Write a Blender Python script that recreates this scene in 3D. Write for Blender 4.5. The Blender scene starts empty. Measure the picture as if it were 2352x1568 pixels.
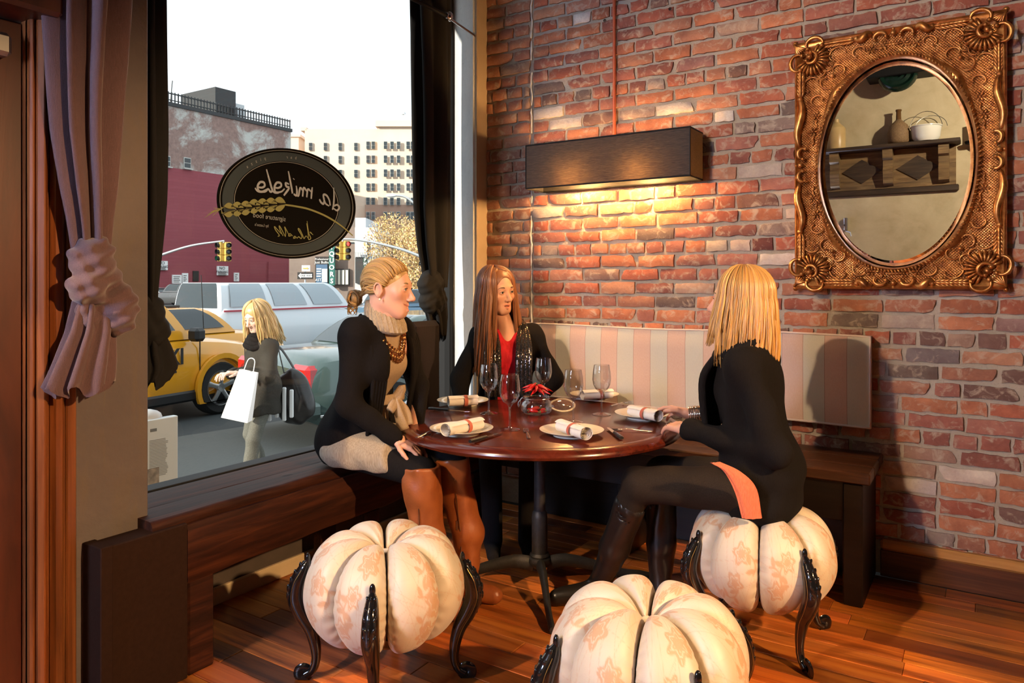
import bpy, math, random
import numpy as np
from mathutils import Vector, Matrix, Euler
# ------------------------------------------------------------------ scene, camera, world, lights
S = bpy.context.scene
COL = S.collection
R = math.radians
F = 1690.0; HOR = 648.0; CH = 1.40; YAW = R(32.72)
cd = bpy.data.cameras.new('camera'); cam = bpy.data.objects.new('camera', cd); COL.objects.link(cam)
cd.sensor_width = 36; cd.lens = F / 2352 * 36; cd.shift_y = -(784 - HOR) / 2352
cd.clip_start = .05; cd.clip_end = 400
cam.location = (0, 0, CH); cam.rotation_euler = (R(90), 0, YAW)
S.camera = cam
S.view_settings.view_transform = 'Standard'; S.view_settings.look = 'None'
S.view_settings.exposure = 0.12; S.view_settings.gamma = 1; S.view_settings.use_curve_mapping = False
W = bpy.data.worlds.new('sky'); S.world = W; W.use_nodes = True
bg = W.node_tree.nodes['Background']; bg.inputs[0].default_value = (.86, .95, 1, 1); bg.inputs[1].default_value = 1.5
def light(name, kind, loc, target, power, col, size=.25, spot=None, blend=.4):
    d = bpy.data.lights.new(name, kind); o = bpy.data.objects.new(name, d); COL.objects.link(o)
    d.energy = power; d.color = col; o.location = loc
    if kind == 'SUN': d.angle = size
    elif kind == 'AREA': d.size = size
    else: d.shadow_soft_size = size
    if spot: d.spot_size = R(spot); d.spot_blend = blend
    o.rotation_euler = (Vector(target) - Vector(loc)).to_track_quat('-Z', 'Y').to_euler()
    return o
light('sun', 'SUN', (0, 0, 0), (.22, .92, -.36), 7.0, (1, .90, .74), R(.6))
# photographer's lamps and ceiling spots of the dining room
light('ceiling_spot_key', 'SPOT', (-2.3, -2.0, 3.5), (-.7, 3.6, .85), 800, (1, .70, .42), .05, 48, .55)
light('cool_fill_lamp', 'AREA', (-2.3, -2.46, 2.1), (-2.1, 3.5, 2.0), 190, (.50, .64, 1), .8)  # cool fill lamp, added; the wall behind it has no opening
light('ceiling_spot_side', 'SPOT', (2.4, 1.4, 2.6), (-1.75, 1.95, .3), 950, (1, .60, .28), .05, 56, .5)
light('ceiling_spot_shelf', 'SPOT', (1.2, -.2, 3.7), (-1.6, -2.5, 2.7), 380, (1, .82, .58), .06, 85, .6)

def ray(px): 
    r = (px - 1176) / F
    return Vector((math.cos(YAW) * r - math.sin(YAW), math.sin(YAW) * r + math.cos(YAW), 0))
def P(px, py, d):
    v = ray(px) * d; v.z = CH - (py - HOR) * d / F; return v
def PX(px, py, X): return P(px, py, X / ray(px).x)
def PY(px, py, Y): return P(px, py, Y / ray(px).y)
def PZ(px, py, z): return P(px, py, (CH - z) * F / (py - HOR))
def proj(p):
    p = Vector(p); f = -math.sin(YAW) * p.x + math.cos(YAW) * p.y; r = math.cos(YAW) * p.x + math.sin(YAW) * p.y
    return (1176 + F * r / f, HOR + F * (CH - p.z) / f, f)

# ------------------------------------------------------------------ mesh builder
ORG = {}
rnd = random.Random(7)
def V3(*a): return np.array(a, float)
class MB:
    def __init__(s): s.v = []; s.f = []; s.t = []; s.n = 0
    def add(s, V, Fc, tint=None):
        V = np.asarray(V, float).reshape(-1, 3); s.v.append(V)
        o = s.n; s.f += [tuple(i + o for i in q) for q in Fc]; s.n += len(V)
        s.t.append(np.tile(np.array(tint if tint is not None else (1, 1, 1), float), (len(V), 1)) if np.ndim(tint) < 2 else np.asarray(tint, float))
        return s
    def box(s, lo, hi, c=0, M=None, tint=None):
        lo = V3(*lo); hi = V3(*hi); m = (lo + hi) / 2; h = np.abs(hi - lo) / 2; c = min(c, h.min() * .95)
        if c <= 0:
            V = [m + h * V3(x, y, z) for x in (-1, 1) for y in (-1, 1) for z in (-1, 1)]
            Fc = [(0, 1, 3, 2), (4, 6, 7, 5), (0, 4, 5, 1), (2, 3, 7, 6), (0, 2, 6, 4), (1, 5, 7, 3)]
        else:
            V = []; idx = {}
            for x in (-1, 1):
                for y in (-1, 1):
                    for z in (-1, 1):
                        for a in range(3):
                            d = V3(1, 1, 1) * c; d[a] = 0; idx[(x, y, z, a)] = len(V)
                            V.append(m + V3(x, y, z) * (h - d))
            Fc = []
            for a in range(3):
                b, e = (a + 1) % 3, (a + 2) % 3
                for sg in (-1, 1):
                    q = []
                    for u, w in ((-1, -1), (1, -1), (1, 1), (-1, 1)):
                        k = [0, 0, 0]; k[a] = sg; k[b] = u; k[e] = w; q.append(idx[(*k, a)])
                    Fc.append(q if sg > 0 else q[::-1])
                for u in (-1, 1):
                    for w in (-1, 1):
                        k0 = [0, 0, 0]; k0[a] = -1; k0[b] = u; k0[e] = w; k1 = list(k0); k1[a] = 1
                        q = [idx[(*k0, b)], idx[(*k0, e)], idx[(*k1, e)], idx[(*k1, b)]]
                        Fc.append(q if u * w < 0 else q[::-1])
            for x in (-1, 1):
                for y in (-1, 1):
                    for z in (-1, 1):
                        q = [idx[(x, y, z, a)] for a in range(3)]; Fc.append(q if x * y * z > 0 else q[::-1])
        V = np.array(V)
        if M is not None: V = xf(V, M)
        return s.add(V, Fc, tint)
    def tube(s, pts, r, n=8, cap=True, flat=None, up=(0, 0, 1), closed=False, tint=None):
        pts = np.array([tuple(p) for p in pts], float); m = len(pts)
        r = np.full(m, r, float) if np.ndim(r) == 0 else np.asarray(r, float)
        if len(r) != m: r = np.interp(np.linspace(0, 1, m), np.linspace(0, 1, len(r)), r)
        T = np.gradient(pts, axis=0) if not closed else np.roll(pts, -1, 0) - np.roll(pts, 1, 0)
        T /= np.linalg.norm(T, axis=1)[:, None] + 1e-12
        u = np.array(up, float); u = u - T[0] * u.dot(T[0])
        if np.linalg.norm(u) < 1e-3: u = V3(1, 0, 0) - T[0] * T[0][0]
        if np.linalg.norm(u) < 1e-3: u = V3(0, 1, 0) - T[0] * T[0][1]
        V = []; a = np.linspace(0, 2 * math.pi, n, endpoint=False); fa, fb = flat or (1, 1)
        for i in range(m):
            u = u - T[i] * u.dot(T[i]); u /= np.linalg.norm(u) + 1e-12; w = np.cross(T[i], u)
            V.append(pts[i] + r[i] * (fa * np.cos(a)[:, None] * u + fb * np.sin(a)[:, None] * w))
        V = np.concatenate(V); Fc = []
        for i in range(m if closed else m - 1):
            j = (i + 1) % m
            for k in range(n):
                l = (k + 1) % n; Fc.append((i * n + k, i * n + l, j * n + l, j * n + k))
        if cap and not closed: Fc += [tuple(range(n))[::-1], tuple(range((m - 1) * n, m * n))]
        return s.add(V, Fc, tint)
    def lathe(s, prof, n=32, c=(0, 0, 0), M=None, sx=1, sy=1, closed=False, tint=None):
        a = np.linspace(0, 2 * math.pi, n, endpoint=False); V = []; m = len(prof)
        for r, z in prof: V.append(np.stack([r * sx * np.cos(a), r * sy * np.sin(a), np.full(n, z)], 1))
        V = np.concatenate(V); Fc = []
        for i in range(m if closed else m - 1):
            j = (i + 1) % m
            for k in range(n):
                l = (k + 1) % n; Fc.append((i * n + k, i * n + l, j * n + l, j * n + k))
        if M is not None: V = xf(V, M)
        return s.add(V + V3(*c), Fc, tint)
    def ell(s, c, r, nu=16, nv=10, M=None, tint=None):
        r = (r, r, r) if np.ndim(r) == 0 else r
        V = [(0, 0, -1)]
        for i in range(1, nv):
            p = -math.pi / 2 + math.pi * i / nv
            V += [(math.cos(p) * math.cos(2 * math.pi * k / nu), math.cos(p) * math.sin(2 * math.pi * k / nu), math.sin(p)) for k in range(nu)]
        V.append((0, 0, 1)); V = np.array(V) * V3(*r); Fc = []
        for k in range(nu):
            l = (k + 1) % nu; Fc.append((0, 1 + l, 1 + k)); Fc.append((len(V) - 1, len(V) - 1 - nu + k, len(V) - 1 - nu + l))
        for i in range(nv - 2):
            for k in range(nu):
                l = (k + 1) % nu; b = 1 + i * nu; Fc.append((b + k, b + l, b + nu + l, b + nu + k))
        if M is not None: V = xf(V, M)
        return s.add(V + V3(*c), Fc, tint)
    def grid(s, G, closed_u=False, closed_v=False, tint=None):
        G = np.asarray(G, float); a, b = G.shape[:2]; Fc = []
        for i in range(a if closed_u else a - 1):
            for j in range(b if closed_v else b - 1):
                i2, j2 = (i + 1) % a, (j + 1) % b; Fc.append((i * b + j, i2 * b + j, i2 * b + j2, i * b + j2))
        return s.add(G.reshape(-1, 3), Fc, tint)
    def prism(s, poly, o, u, v, d, tint=None):
        """polygon (list of 2d) in plane origin o axes u,v, extruded by vector d"""
        o, u, v, d = (np.array(tuple(x), float) for x in (o, u, v, d)); n = len(poly)
        A = np.array([o + u * p[0] + v * p[1] for p in poly]); V = np.concatenate([A, A + d])
        Fc = [tuple(range(n))[::-1], tuple(range(n, 2 * n))] + [(i, (i + 1) % n, n + (i + 1) % n, n + i) for i in range(n)]
        return s.add(V, Fc, tint)
    def build(s, name, mat, parent=None, org=None, smooth=None, world=True, sub=0):
        V = np.concatenate(s.v) if s.v else np.zeros((0, 3))
        if parent is not None:
            o3 = V3(*ORG.get(parent.name, (0, 0, 0))) if world else V3(0, 0, 0)
        else: o3 = V3(*(org if org is not None else (0, 0, 0)))
        me = bpy.data.meshes.new(name); me.from_pydata((V - o3).tolist(), [], s.f); me.update()
        T = np.concatenate(s.t) if s.t else np.zeros((0, 3))
        if len(T) and np.abs(T - 1).max() > 1e-6:
            at = me.color_attributes.new('tint', 'FLOAT_COLOR', 'POINT')
            at.data.foreach_set('color', np.concatenate([T, np.ones((len(T), 1))], 1).ravel())
        if smooth is not None:
            me.polygons.foreach_set('use_smooth', [True] * len(me.polygons))
            if smooth < 180: me.set_sharp_from_angle(angle=R(smooth))
        me.materials.append(M_(mat))
        return link(name, me, parent, o3 if parent is None else None, o3, sub)
def link(name, me, parent=None, loc=None, worg=(0, 0, 0), sub=0):
    o = bpy.data.objects.new(name, me); COL.objects.link(o)
    if parent is not None: o.parent = parent
    elif loc is not None: o.location = tuple(loc)
    ORG[o.name] = tuple(worg)
    if sub:
        m = o.modifiers.new('sub', 'SUBSURF'); m.levels = sub; m.render_levels = sub
    return o
def xf(V, M):
    M = np.array(M); V = np.asarray(V, float)
    return V @ M[:3, :3].T + (M[:3, 3] if M.shape[1] > 3 else 0)
def rot(ax, deg): return np.array(Matrix.Rotation(R(deg), 4, ax))
def trs(t=(0, 0, 0), rz=0, ry=0, rx=0, s=1):
    return np.array(Matrix.Translation(t) @ Euler((R(rx), R(ry), R(rz))).to_matrix().to_4x4() @ Matrix.Scale(s, 4))
def tag(o, label, cat, group=None):
    o['label'] = label; o['category'] = cat
    if group: o['group'] = group
    return o
def root(name, label, cat, loc, rz=0, group=None):
    o = bpy.data.objects.new(name, None); COL.objects.link(o); o.location = tuple(loc); o.rotation_euler = (0, 0, R(rz))
    o.empty_display_size = .05; ORG[o.name] = tuple(loc); return tag(o, label, cat, group)
def struct(o): o['kind'] = 'structure'; return o
def stuff(o): o['kind'] = 'stuff'; return o
def copy_tree(o, parent=None, loc=None, rz=None, label=None):
    c = o.copy(); COL.objects.link(c); c.parent = parent
    if loc is not None: c.location = tuple(loc)
    if rz is not None: c.rotation_euler = (0, 0, R(rz))
    if label: c['label'] = label
    for ch in o.children: copy_tree(ch, c)
    return c
def bez(pts, n=24):
    """Catmull-Rom through pts"""
    p = np.array([tuple(q) for q in pts], float); p = np.concatenate([[2 * p[0] - p[1]], p, [2 * p[-1] - p[-2]]])
    out = []; m = len(p) - 3
    for t in np.linspace(0, m, n):
        i = min(int(t), m - 1); u = t - i; a, b, c, d = p[i:i + 4]
        out.append(.5 * (2 * b + (c - a) * u + (2 * a - 5 * b + 4 * c - d) * u * u + (3 * b - a - 3 * c + d) * u ** 3))
    return np.array(out)
def vnoise(Pn, seed=0):
    """smooth value noise -1..1 for (N,3) points"""
    Pn = np.asarray(Pn, float); i = np.floor(Pn).astype(np.int64); f = Pn - i; f = f * f * (3 - 2 * f)
    def h(x, y, z):
        n = (x * 374761393 + y * 668265263 + z * 2147483647 + seed * 974711) & 0xffffffff
        n = ((n ^ (n >> 13)) * 1274126177) & 0xffffffff; return ((n ^ (n >> 16)) & 0xffff) / 32767.5 - 1
    o = 0
    for a in (0, 1):
        for b in (0, 1):
            for c in (0, 1):
                w = (f[:, 0] if a else 1 - f[:, 0]) * (f[:, 1] if b else 1 - f[:, 1]) * (f[:, 2] if c else 1 - f[:, 2])
                o = o + w * h(i[:, 0] + a, i[:, 1] + b, i[:, 2] + c)
    return o
# ------------------------------------------------------------------ signed distance sculpting
def sd_prim(p, Q):
    k = p[0]
    if k == 'e':
        c, r = p[1], np.array(p[2], np.float32); q = Q - np.array(c, np.float32)
        if len(p) > 3 and p[3] is not None: q = q @ np.array(p[3], np.float32)[:3, :3]
        a = np.sqrt(((q / r) ** 2).sum(1)); b = np.sqrt(((q / (r * r)) ** 2).sum(1)) + 1e-9
        return a * (a - 1) / b
    if k == 'c':
        a, b, ra, rb = np.array(p[1], np.float32), np.array(p[2], np.float32), p[3], p[4]
        ab = b - a; h = np.clip(((Q - a) @ ab) / (ab @ ab + 1e-12), 0, 1)
        q = Q - a - h[:, None] * ab
        if len(p) > 5:   # flattened capsule: (axis, factor)
            ax, fc = np.array(p[5], np.float32), p[6]; ax = ax / np.linalg.norm(ax)
            q = q + (q @ ax)[:, None] * ax * (1 / fc - 1)
        return np.sqrt((q * q).sum(1)) - (ra + (rb - ra) * h)
    if k == 'b':
        c, h, rr = np.array(p[1], np.float32), np.array(p[2], np.float32), p[3]; q = Q - c
        if len(p) > 4: q = q @ np.array(p[4], np.float32)[:3, :3]
        q = np.abs(q) - h + rr
        return np.sqrt((np.maximum(q, 0) ** 2).sum(1)) + np.minimum(q.max(1), 0) - rr
    if k == 'p':   # half space: inside where (x-c).n < 0
        return (Q - np.array(p[1], np.float32)) @ np.array(p[2], np.float32)
def sd_eval(ops, Q):
    d = None
    for op, p, k in ops:
        if callable(p): e = p(Q)
        else: e = sd_prim(p, Q)
        if d is None: d = e; continue
        if op == '+':
            if k <= 0: d = np.minimum(d, e)
            else: h = np.maximum(k - np.abs(d - e), 0) / k; d = np.minimum(d, e) - h * h * k * .25
        elif op == '-':
            e = -e
            if k <= 0: d = np.maximum(d, e)
            else: h = np.maximum(k - np.abs(d - e), 0) / k; d = np.maximum(d, e) + h * h * k * .25
        elif op == '&':
            if k <= 0: d = np.maximum(d, e)
            else: h = np.maximum(k - np.abs(d - e), 0) / k; d = np.maximum(d, e) + h * h * k * .25
        elif op == 'n': d = d + e
    return d
def sd_mesh(ops, lo, hi, res):
    lo = np.array(lo, float); hi = np.array(hi, float); B = 8
    nb = np.ceil((hi - lo) / res / B).astype(int); n = nb * B
    bc = np.stack(np.meshgrid(*[np.arange(k) for k in nb], indexing='ij'), -1).reshape(-1, 3)
    dc = sd_eval(ops, (lo + (bc + .5) * B * res).astype(np.float32))
    act = np.abs(dc) < B * res * 1.25
    D = np.repeat(np.repeat(np.repeat(np.sign(dc).reshape(nb).astype(np.float32), B, 0), B, 1), B, 2)
    loc = np.stack(np.meshgrid(*[np.arange(B)] * 3, indexing='ij'), -1).reshape(-1, 3)
    ij = (bc[act][:, None, :] * B + loc[None]).reshape(-1, 3)
    D[ij[:, 0], ij[:, 1], ij[:, 2]] = sd_eval(ops, (lo + ij * res).astype(np.float32))
    D[0] = D[-1] = 1; D[:, 0] = D[:, -1] = 1; D[:, :, 0] = D[:, :, -1] = 1
    neg = D < 0; sh = tuple(k - 1 for k in D.shape)
    cnt = np.zeros(sh, np.int8)
    for dx in (0, 1):
        for dy in (0, 1):
            for dz in (0, 1): cnt += neg[dx:sh[0] + dx, dy:sh[1] + dy, dz:sh[2] + dz]
    ci = np.argwhere((cnt > 0) & (cnt < 8)); idx = np.full(sh, -1, np.int64); idx[ci[:, 0], ci[:, 1], ci[:, 2]] = np.arange(len(ci))
    acc = np.zeros((len(ci), 3)); num = np.zeros(len(ci))
    cor = [(a, b, c) for a in (0, 1) for b in (0, 1) for c in (0, 1)]
    val = {c: D[ci[:, 0] + c[0], ci[:, 1] + c[1], ci[:, 2] + c[2]] for c in cor}
    for c in cor:
        for ax in range(3):
            if c[ax]: continue
            e = list(c); e[ax] = 1; e = tuple(e); a, b = val[c], val[e]; m = (a < 0) != (b < 0)
            t = np.where(m, a / (a - b + 1e-20), 0); pos = np.tile(np.array(c, float), (len(ci), 1)); pos[:, ax] = t
            acc[m] += pos[m]; num += m
    Vv = lo + (ci + acc / num[:, None]) * res; Fc = []
    for ax in range(3):
        b, c = (ax + 1) % 3, (ax + 2) % 3
        s0 = [slice(None)] * 3; s1 = [slice(None)] * 3; s0[ax] = slice(0, -1); s1[ax] = slice(1, None)
        A, Bn = neg[tuple(s0)], neg[tuple(s1)]; e = np.argwhere(A != Bn)
        ok = (e[:, b] > 0) & (e[:, c] > 0) & (e[:, b] < sh[b]) & (e[:, c] < sh[c]) & (e[:, ax] < sh[ax]); e = e[ok]
        def cell(ob, oc):
            q = e.copy(); q[:, b] -= ob; q[:, c] -= oc; return idx[q[:, 0], q[:, 1], q[:, 2]]
        q = np.stack([cell(1, 1), cell(0, 1), cell(0, 0), cell(1, 0)], 1)
        fl = Bn[e[:, 0], e[:, 1], e[:, 2]]; q[fl] = q[fl][:, ::-1]
        Fc.append(q[(q >= 0).all(1)])
    return Vv, np.concatenate(Fc)
def np_obj(name, V, Fc, mat, parent=None, org=None, smooth=180, tint=None):
    b = MB(); b.v = [np.asarray(V)]; b.f = np.asarray(Fc).tolist(); b.n = len(V); b.t = [np.ones((len(V), 3)) if tint is None else tint]
    return b.build(name, mat, parent, org, smooth)
def sd_obj(name, ops, lo, hi, res, mat, parent=None, org=None, M=None, tintf=None):
    V, Fc = sd_mesh(ops, lo, hi, res); t = tintf(V) if tintf else None
    if M is not None: V = xf(V, M)
    return np_obj(name, V, Fc, mat, parent, org, 180, t)
# ------------------------------------------------------------------ materials
MATS = {}; MDEF = {}
def M_(n):
    if n not in MATS: MATS[n] = MDEF[n](n)
    return MATS[n]
class NT:
    def __init__(s, name):
        m = bpy.data.materials.new(name); m.use_nodes = True; s.m = m; s.t = m.node_tree; s.b = s.t.nodes['Principled BSDF']
    def n(s, typ, **kw):
        x = s.t.nodes.new(typ)
        for k, v in kw.items():
            if k.startswith('_'): setattr(x, k[1:], v)
            else:
                key = int(k[1:]) if k[0] == 'i' and k[1:].isdigit() else k.replace('_', ' ')
                s.set(x.inputs[key], v)
        return x
    def set(s, inp, v):
        if isinstance(v, bpy.types.NodeSocket): s.t.links.new(v, inp)
        elif isinstance(v, bpy.types.Node): s.t.links.new(v.outputs[0], inp)
        else:
            if np.ndim(v) and len(v) == 3 and inp.type == 'RGBA': v = (*v, 1)
            inp.default_value = v
    def bs(s, **kw):
        for k, v in kw.items(): s.set(s.b.inputs[k.replace('_', ' ')], v)
    def co(s, scale=(1, 1, 1), kind='Object', rot=(0, 0, 0)):
        c = s.n('ShaderNodeTexCoord'); m = s.n('ShaderNodeMapping', Scale=scale, Rotation=rot); s.t.links.new(c.outputs[kind], m.inputs[0]); return m.outputs[0]
    def noise(s, co, scale, detail=4, rough=.55, dist=0): return s.n('ShaderNodeTexNoise', Vector=co, Scale=scale, Detail=detail, Roughness=rough, Distortion=dist)
    def ramp(s, fac, stops):
        x = s.n('ShaderNodeValToRGB', Fac=fac); e = x.color_ramp.elements
        while len(e) < len(stops): e.new(.5)
        for el, (p, c) in zip(e, stops): el.position = p; el.color = (*c, 1) if len(c) == 3 else c
        return x.outputs[0]
    def mix(s, f, a, b, mode='MIX'):
        x = s.n('ShaderNodeMix', _data_type='RGBA', _blend_type=mode); s.set(x.inputs[0], f); s.set(x.inputs[6], a); s.set(x.inputs[7], b); return x.outputs[2]
    def math(s, op, a, b=0.0): x = s.n('ShaderNodeMath', _operation=op); s.set(x.inputs[0], a); s.set(x.inputs[1], b); return x.outputs[0]
    def bump(s, h, st=.3, dist=.01):
        x = s.n('ShaderNodeBump', Strength=st, Distance=dist, Height=h); s.set(s.b.inputs['Normal'], x.outputs[0]); return x
    def tint(s, col):
        a = s.n('ShaderNodeAttribute', _attribute_name='tint'); return s.mix(1.0, col, a.outputs['Color'], 'MULTIPLY')
def mdef(n):
    def d(f): MDEF[n] = f; return f
    return d
def simple(n, col, rough=.5, metal=0, col2=None, scale=20, bump=None, tint=False, **kw):
    """plain principled material with noise variation col->col2 and optional fine bump (scale, strength)"""
    def f(_):
        t = NT(n); c = (*col, 1)
        if col2 is not None or bump:
            co = t.co()
        if col2 is not None: c = t.ramp(t.noise(co, scale, 5), [(.3, col), (.7, col2)])
        if tint: c = t.tint(c)
        t.bs(Base_Color=c, Roughness=rough, Metallic=metal)
        for k, v in kw.items(): t.bs(**{k: v})
        if bump: t.bump(t.noise(co, bump[0], 3), bump[1], .004)
        return t.m
    MDEF[n] = f
def wood(n, c1, c2, c3, scale=(2, 40, 40), rough=.35, bump=.15, tint=False, **kw):
    def f(_):
        t = NT(n); co = t.co(scale); a = t.noise(co, 1.0, 8, .62, .6); b = t.noise(t.co(tuple(x * .35 for x in scale)), 1.3, 3)
        c = t.ramp(a, [(.28, c1), (.5, c2), (.74, c3)]); c = t.mix(.5, c, t.ramp(b, [(.3, c1), (.7, c3)]), 'OVERLAY')
        if tint: c = t.tint(c)
        t.bs(Base_Color=c, Roughness=rough, **kw); t.bump(a, bump, .004); return t.m
    MDEF[n] = f
# ------------------------------------------------------------------ material library
BW = 3.94
@mdef('brick')
def _(n):
    t = NT(n); co = t.co(); a = t.noise(co, 9, 6, .7); b = t.noise(co, 60, 5, .7); c3 = t.noise(co, 22, 4, .6, .8)
    at = t.n('ShaderNodeAttribute', _attribute_name='tint').outputs['Color']
    c = t.mix(t.ramp(a, [(.35, (0, 0, 0)), (.7, (1, 1, 1))]), at, t.mix(1.0, at, (.60, .52, .55), 'MULTIPLY'))
    c = t.mix(t.ramp(c3, [(.52, (0, 0, 0)), (.70, (.75, .75, .75))]), c, (.50, .40, .30))
    c = t.mix(t.ramp(b, [(.62, (0, 0, 0)), (.72, (.5, .5, .5))]), c, (.10, .06, .05))
    t.bs(Base_Color=c, Roughness=.85); t.bump(t.math('ADD', t.math('MULTIPLY', b, .6), c3), .55, .006); return t.m
@mdef('mortar')
def _(n):
    t = NT(n); co = t.co(); a = t.noise(co, 120, 4, .8); b = t.noise(co, 4, 5)
    c = t.ramp(b, [(.3, (.50, .42, .31)), (.7, (.60, .53, .43))]); c = t.mix(t.ramp(a, [(.25, (.45, .45, .45)), (.45, (0, 0, 0))]), c, (.22, .17, .13))
    t.bs(Base_Color=c, Roughness=.95); t.bump(t.math('ADD', a, t.noise(co, 35, 4)), .9, .01); return t.m
@mdef('plaster')
def _(n):
    t = NT(n); co = t.co(); a = t.noise(co, 2.2, 6, .6, .5); b = t.noise(t.co((8, 8, 1.6)), 1.4, 5, .6, 1.2)
    c = t.ramp(a, [(.3, (.10, .082, .085)), (.7, (.15, .125, .12))]); c = t.mix(t.ramp(b, [(.52, (0, 0, 0)), (.75, (.5, .5, .5))]), c, (.15, .11, .07))
    t.bs(Base_Color=c, Roughness=.8); t.bump(t.noise(co, 14, 6), .35, .02); return t.m
@mdef('white_paint')
def _(n):
    t = NT(n); co = t.co(); a = t.noise(t.co((6, 6, 2)), 3, 6, .65); v = t.n('ShaderNodeTexVoronoi', Vector=t.co((14, 14, 5)), _feature='DISTANCE_TO_EDGE')
    c = t.ramp(a, [(.3, (.58, .62, .66)), (.7, (.70, .73, .76))]); c = t.mix(t.ramp(v.outputs[0], [(0, (.5, .5, .5)), (.012, (0, 0, 0))]), c, (.3, .3, .32))
    t.bs(Base_Color=c, Roughness=.55); t.bump(t.noise(co, 18, 5), .2, .01); return t.m
@mdef('ochre_plaster')
def _(n):
    t = NT(n); co = t.co(); a = t.noise(co, 1.3, 7, .65, 1.0); b = t.noise(co, 4.5, 6, .6, .4)
    c = t.ramp(a, [(.3, (.42, .34, .2)), (.5, (.54, .45, .29)), (.7, (.62, .53, .36))]); c = t.mix(.35, c, t.ramp(b, [(.3, (.36, .29, .17)), (.7, (.66, .58, .42))]))
    t.bs(Base_Color=c, Roughness=.75); t.bump(b, .15, .02); return t.m
wood('floor_wood', (.17, .045, .011), (.56, .22, .05), (.75, .38, .10), (1.6, 26, 26), .36, .12, True)
wood('bench_wood', (.012, .005, .003), (.06, .018, .009), (.15, .046, .018), (40, 2.2, 30), .6, .3, Specular_IOR_Level=.2)
wood('bench_wood_dark', (.004, .003, .002), (.012, .007, .005), (.03, .017, .012), (2.2, 40, 30), .45, .3)
wood('wall_bench_wood', (.03, .012, .006), (.10, .04, .018), (.2, .085, .038), (2.2, 40, 30), .35, .25)
wood('door_wood', (.055, .014, .007), (.12, .032, .014), (.19, .055, .022), (14, 9, 1.4), .38, .1)
wood('trim_wood', (.09, .03, .009), (.27, .10, .03), (.42, .18, .06), (30, 30, 1.3), .3, .15)
wood('table_wood', (.05, .008, .004), (.13, .022, .009), (.22, .042, .015), (1.3, 24, 24), .24, .02, Coat_Weight=.25, Coat_Roughness=.12)
wood('base_wood', (.05, .015, .007), (.13, .045, .016), (.24, .09, .03), (2, 40, 40), .4, .15)
wood('pale_wood', (.36, .2, .07), (.5, .29, .1), (.58, .36, .14), (2, 40, 40), .5, .15)
simple('brown_panel', (.022, .010, .006), .7, col2=(.028, .013, .008), scale=60, bump=(300, .2), Specular_IOR_Level=.1)
simple('under_bench_wall', (.06, .045, .035), .8, col2=(.09, .065, .05), scale=8)
simple('beige_board', (.55, .42, .24), .7, col2=(.6, .48, .3), scale=12)
simple('black_iron', (.02, .02, .021), .5, .3, col2=(.035, .033, .032), scale=60, bump=(150, .25))
simple('black_paint', (.006, .006, .007), .6, Specular_IOR_Level=.25)
simple('steel', (.6, .6, .6), .22, 1); simple('chrome', (.75, .75, .76), .08, 1)
simple('brushed_metal', (.45, .44, .42), .4, 1)
simple('ceiling_paint', (.12, .10, .085), .9, col2=(.15, .125, .1), scale=3)
simple('copper_pipe', (.45, .10, .04), .45, .1, col2=(.38, .075, .03), scale=10)
simple('white_metal', (.8, .8, .78), .4)
simple('gasket_beige', (.6, .5, .33), .6)
@mdef('glass_clear')
def _(n):
    t = NT(n); fr = t.n('ShaderNodeFresnel', IOR=1.5); tr = t.n('ShaderNodeBsdfTransparent', Color=(.97, .98, .98, 1)); gl = t.n('ShaderNodeBsdfGlossy', Roughness=.02)
    mx = t.n('ShaderNodeMixShader', i0=fr.outputs[0]); t.t.links.new(tr.outputs[0], mx.inputs[1]); t.t.links.new(gl.outputs[0], mx.inputs[2])
    t.t.links.new(mx.outputs[0], t.t.nodes['Material Output'].inputs[0]); return t.m
def _wg(n, base=.06):
    t = NT(n); lw = t.n('ShaderNodeLayerWeight', Blend=.32); f = t.math('MULTIPLY', t.math('POWER', lw.outputs['Facing'], 1.7), .85); f = t.math('ADD', f, base)
    tr = t.n('ShaderNodeBsdfTransparent', Color=(.95, .955, .955, 1)); gl = t.n('ShaderNodeBsdfGlossy', Roughness=.015)
    mx = t.n('ShaderNodeMixShader', i0=f); t.t.links.new(tr.outputs[0], mx.inputs[1]); t.t.links.new(gl.outputs[0], mx.inputs[2])
    t.t.links.new(mx.outputs[0], t.t.nodes['Material Output'].inputs[0]); return t.m
MDEF['wine_glass'] = _wg; MDEF['glass_stem'] = lambda n: _wg(n, .17)
# ------------------------------------------------------------------ structure
def sbox(name, lo, hi, mat, c=0, parent=None): return struct(MB().box(lo, hi, c).build(name, mat, parent))
m = MB(); m.box((-3.3, -2.7, -.35), (3.8, 4.2, -.02)); floor = struct(m.build('floor', 'base_wood'))
sbox('ceiling', (-3.3, -2.7, 4.1), (3.8, 4.2, 4.3), 'ceiling_paint')
sbox('wall_right', (3.6, -2.7, 0), (3.8, 4.2, 4.1), 'brown_panel')
sbox('wall_front', (-3.0, -2.7, 0), (3.6, -2.5, 4.1), 'ochre_plaster')
wall_back = sbox('wall_back', (-3.0, BW + .006, 0), (3.6, 4.2, 4.1), 'mortar')
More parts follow.
